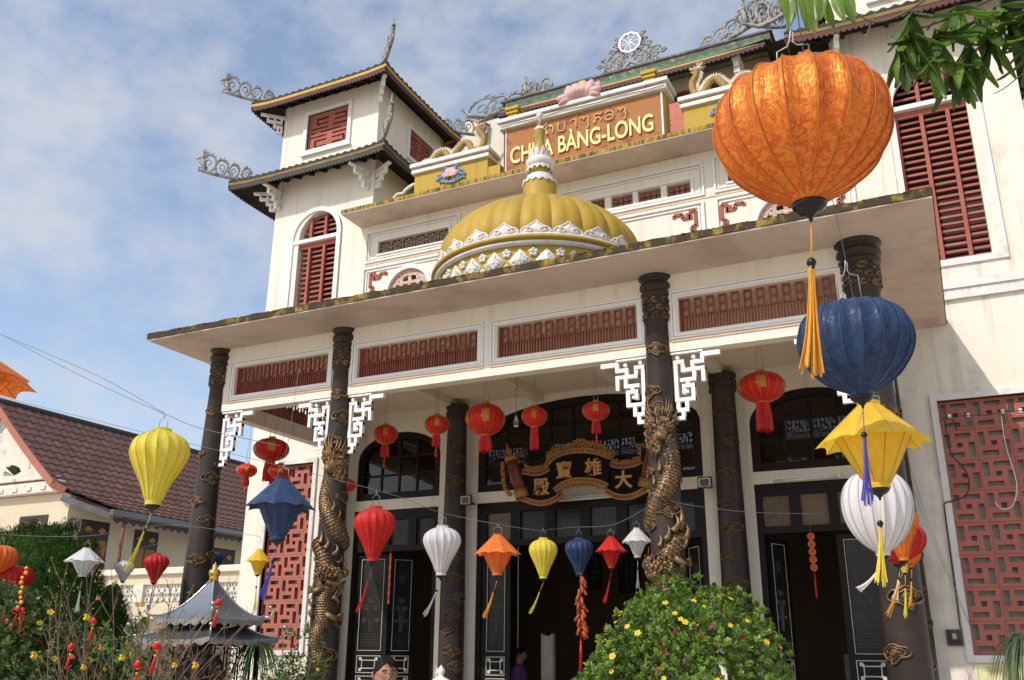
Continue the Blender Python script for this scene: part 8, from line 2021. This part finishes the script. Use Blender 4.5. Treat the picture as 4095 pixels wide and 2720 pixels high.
# ------------------------------------------------------------------ people
skin_m = mat('skin', (0.40, 0.215, 0.14), .5, (0.32, 0.15, 0.10), 26, 1.2, bump=.25, bscale=160, spec=.35); hair_m = mat('black_hair', (0.006, 0.0055, 0.005), .55, (0.010, .009, .008), 60, 1, bump=.3, bscale=120, spec=.2)
def person(name_label, base, yaw, H, shirt, trousers, face=True, glasses=False):
    """Standing figure: skinned skeleton for body and clothes, a modelled head with hair."""
    root = thing('person', name_label, 'person', base); B = Vector(base); c, s = cos(yaw), sin(yaw)
    W = lambda x, y, z: Vector((B.x + (x * c - y * s) * H, B.y + (x * s + y * c) * H, B.z + z * H))
    def skinned(nm, joints, edges, m_, root_i=0):
        me = bpy.data.meshes.new(nm); o = bpy.data.objects.new(nm, me); me.from_pydata([W(*j[:3]) - B for j in joints], edges, []); put(o, B, root)
        md = o.modifiers.new('skin', 'SKIN'); me.skin_vertices.new() if not me.skin_vertices else None
        for i, j in enumerate(joints): me.skin_vertices[0].data[i].radius = (j[3] * H, (j[4] if len(j) > 4 else j[3]) * H); me.skin_vertices[0].data[i].use_root = (i == root_i)
        sb = o.modifiers.new('smooth', 'SUBSURF'); sb.levels = 2; sb.render_levels = 2; me.materials.append(m_)
        return o
    J = [(0, 0, .53, .085, .065), (0, 0, .62, .085, .062), (0, 0, .72, .098, .066), (0, 0, .80, .075, .055), (0, .005, .85, .036),
         (-.10, 0, .795, .046), (-.135, .005, .66, .036), (-.145, -.03, .56, .030), (.10, 0, .795, .046), (.135, .005, .66, .036), (.145, -.03, .56, .030)]
    skinned('shirt', J, [(0, 1), (1, 2), (2, 3), (3, 4), (3, 5), (5, 6), (6, 7), (3, 8), (8, 9), (9, 10)], shirt)
    for sd in (-1, 1):
        skinned('forearm', [(sd * .144, -.028, .57, .023), (sd * .148, -.06, .49, .018), (sd * .148, -.075, .46, .015, .022), (sd * .148, -.083, .43, .010, .022)], [(0, 1), (1, 2), (2, 3)], skin_m)
        for f in range(5):
            y0 = -.068 - .009 * f if f else -.066; l = (.028, .036, .040, .037, .030)[f]
            m = MB(); m.s = True; m.tube([W(sd * .148, y0, .428 if f else .448), W(sd * .146, y0 - (.004 if f else .018), .428 - l * .55 if f else .435), W(sd * .140, y0 - (.006 if f else .022), .428 - l if f else .42)], [.0055 * H, .005 * H, .0035 * H], 6); m.build('finger', skin_m, root)
    skinned('trousers', [(0, 0, .52, .085, .066), (-.05, 0, .47, .055), (-.055, -.005, .27, .040), (-.058, 0, .05, .030), (.05, 0, .47, .055), (.055, -.005, .27, .040), (.058, 0, .05, .030)], [(0, 1), (1, 2), (2, 3), (0, 4), (4, 5), (5, 6)], trousers)
    for sd in (-1, 1): m = MB(); m.s = True; m.sphere(W(sd * .058, -.03, .018), .045 * H, 10, 7, (.5 + .0, 1.1, .45)); m.build('shoe', black_m, root)
    # head: one deformed ellipsoid with brow, nose, mouth, chin and jaw
    hc = (0, -.008, .933); hr = (.046, .057, .067)
    def head(a, b):
        th = 2 * pi * a; ph = pi * b; x = sin(ph) * sin(th); y = -sin(ph) * cos(th); z = -cos(ph)
        k = 1.0
        if z < 0: x *= 1 - .24 * z * z; y *= 1 - (.10 * z * z if y < 0 else -.0 + .22 * z * z)
        fr = max(0, -y)
        g = lambda x0, z0, sx, sz: math.exp(-((x - x0) / sx) ** 2 - ((z - z0) / sz) ** 2)
        out = 0
        if y < 0: out = .20 * g(0, -.18, .13, .16) + .10 * g(0, -.02, .08, .2) + .05 * g(0, .22, .55, .09) - .09 * g(.34, .04, .16, .12) - .09 * g(-.34, .04, .16, .12) + .06 * g(0, -.50, .22, .05) + .05 * g(0, -.60, .2, .05) - .05 * g(0, -.55, .2, .03) + .07 * g(0, -.85, .25, .14) + .04 * g(.5, -.2, .2, .2) + .04 * g(-.5, -.2, .2, .2)
        return W(hc[0] + x * hr[0], hc[1] + (y - out * 1.0) * hr[1], hc[2] + z * hr[2])
    m = MB(); m.s = True; m.grid(head, 48, 32, True); m.tube([W(0, 0, .84), W(0, -.002, .90)], .034 * H, 12); hd = m.build('head', skin_m, root)
    for sd in (-1, 1): m = MB(); m.s = True; m.sphere(W(sd * .0475, .004, .932), .016 * H, 8, 8, (.35, .55, 1)); m.build('ear', skin_m, root)
    if face:
        for sd in (-1, 1):
            m = MB(); m.s = True; m.sphere(W(sd * .0165, -.0545, .937), .0068 * H, 10, 6, (1.25, .5, .45)); m.build('eye', mat('eye_dark', (0.02, 0.015, 0.012), .2), root)
            m = MB(); m.s = True; m.tube([W(sd * .007, -.064, .950), W(sd * .018, -.063, .953), W(sd * .029, -.056, .949)], .0022 * H, 5); m.build('eyebrow', hair_m, root)
        m = MB(); m.s = True; m.tube([W(-.014, -.061, .8965), W(0, -.0655, .8955), W(.014, -.061, .8965)], [.0012 * H, .0026 * H, .0012 * H], 6, flat=.7); m.build('lips', mat('lip', (0.34, 0.13, 0.10), .5), root)
    # hair: cap with parting, swept to the sides
    m = MB(); m.s = True
    def hair(a, b):
        th = 2 * pi * a; fr = max(0, cos(th)); lim = .60 + .0 * fr; end = pi * (.50 - .205 * fr ** 1.2 + .03 * sin(th * 5) * fr + (.17 * max(0, -cos(th))))
        ph = end * (1 - b); r = 1.10 + .05 * sin(th * 9 + ph * 3) * .5 + .03 * sin(th * 23); x = sin(ph) * sin(th); y = -sin(ph) * cos(th); z = cos(ph)
        return W(hc[0] + x * hr[0] * r * .99, hc[1] + .001 + y * hr[1] * (r - .02), hc[2] + z * hr[2] * r)
    m.grid(hair, 60, 14, True); R_ = random.Random(3)
    o = m.build('hair', hair_m, root); sm = o.modifiers.new('thickness', 'SOLIDIFY'); sm.thickness = .006 * H
    m = MB(); m.s = True
    for k in range(46): a = R_.uniform(-1.5, 1.5); ph = R_.uniform(.1, .9); P0 = W(hc[0] + sin(ph) * sin(a) * hr[0] * 1.12, hc[1] - sin(ph) * cos(a) * hr[1] * 1.12, hc[2] + cos(ph) * hr[2] * 1.12); ph2 = ph + .35; a2 = a + .3; m.tube([P0, W(hc[0] + sin(ph2) * sin(a2) * hr[0] * 1.15, hc[1] - sin(ph2) * cos(a2) * hr[1] * 1.14, hc[2] + cos(ph2) * hr[2] * 1.13)], [.0025 * H, .0012 * H], 4)
    m.build('hair_locks', hair_m, root, kind='stuff')
    if glasses:
        m = MB(); m.s = True
        for sd in (-1, 1):
            m.tube([W(sd * (.019 + .0135 * cos(t * pi / 8)), -.070 + .004 * abs(cos(t * pi / 8)), .934 + .0105 * sin(t * pi / 8)) for t in range(17)], .0009 * H, 5, False)
            m.tube([W(sd * .033, -.066, .937), W(sd * .046, -.05, .938), W(sd * .050, .002, .936)], .0010 * H, 5)
        m.tube([W(-.006, -.070, .937), W(0, -.073, .939), W(.006, -.070, .937)], .0010 * H, 5); m.build('glasses', mat('glasses_frame', (0.12, 0.12, 0.13), .3, metal=.6), root)
    return root
person('black haired man with glasses in front of the left doorway', (-3.50, 5.33, 0.0), atan2(-5.33, 3.50) + pi / 2 + .25, 1.568, mat('man_shirt', (0.30, 0.33, 0.38), .8), mat('man_trousers', (0.05, 0.05, 0.06), .8), True, True)
person('person in a purple shirt standing in the dark middle doorway', (-6.42, 13.5, 0.15), 1.9, 1.53, mat('purple_shirt', (0.13, 0.05, 0.20), .8), mat('dark_trousers', (0.03, 0.03, 0.04), .8), True, False)

# top of a stone lantern post between the white column strip and the man
sp_ = thing('stone_lantern_top', 'white stone cap with pointed knob in front of the second engaged column', 'ornament', (-3.70, 6.4, 0))
m = MB(); m.s = True; m.lathe([(.0, 1.33), (.12, 1.345), (.135, 1.365), (.07, 1.405), (.024, 1.43), (.018, 1.445), (.030, 1.46), (.028, 1.48), (.012, 1.50), (0, 1.515)], (-3.70, 6.4, 0), 20); m.build('cap', wallold_m, sp_)
m = MB(); m.box(-3.76, -3.64, 6.34, 6.46, 0, 1.379); m.build('post', trim_m, sp_)
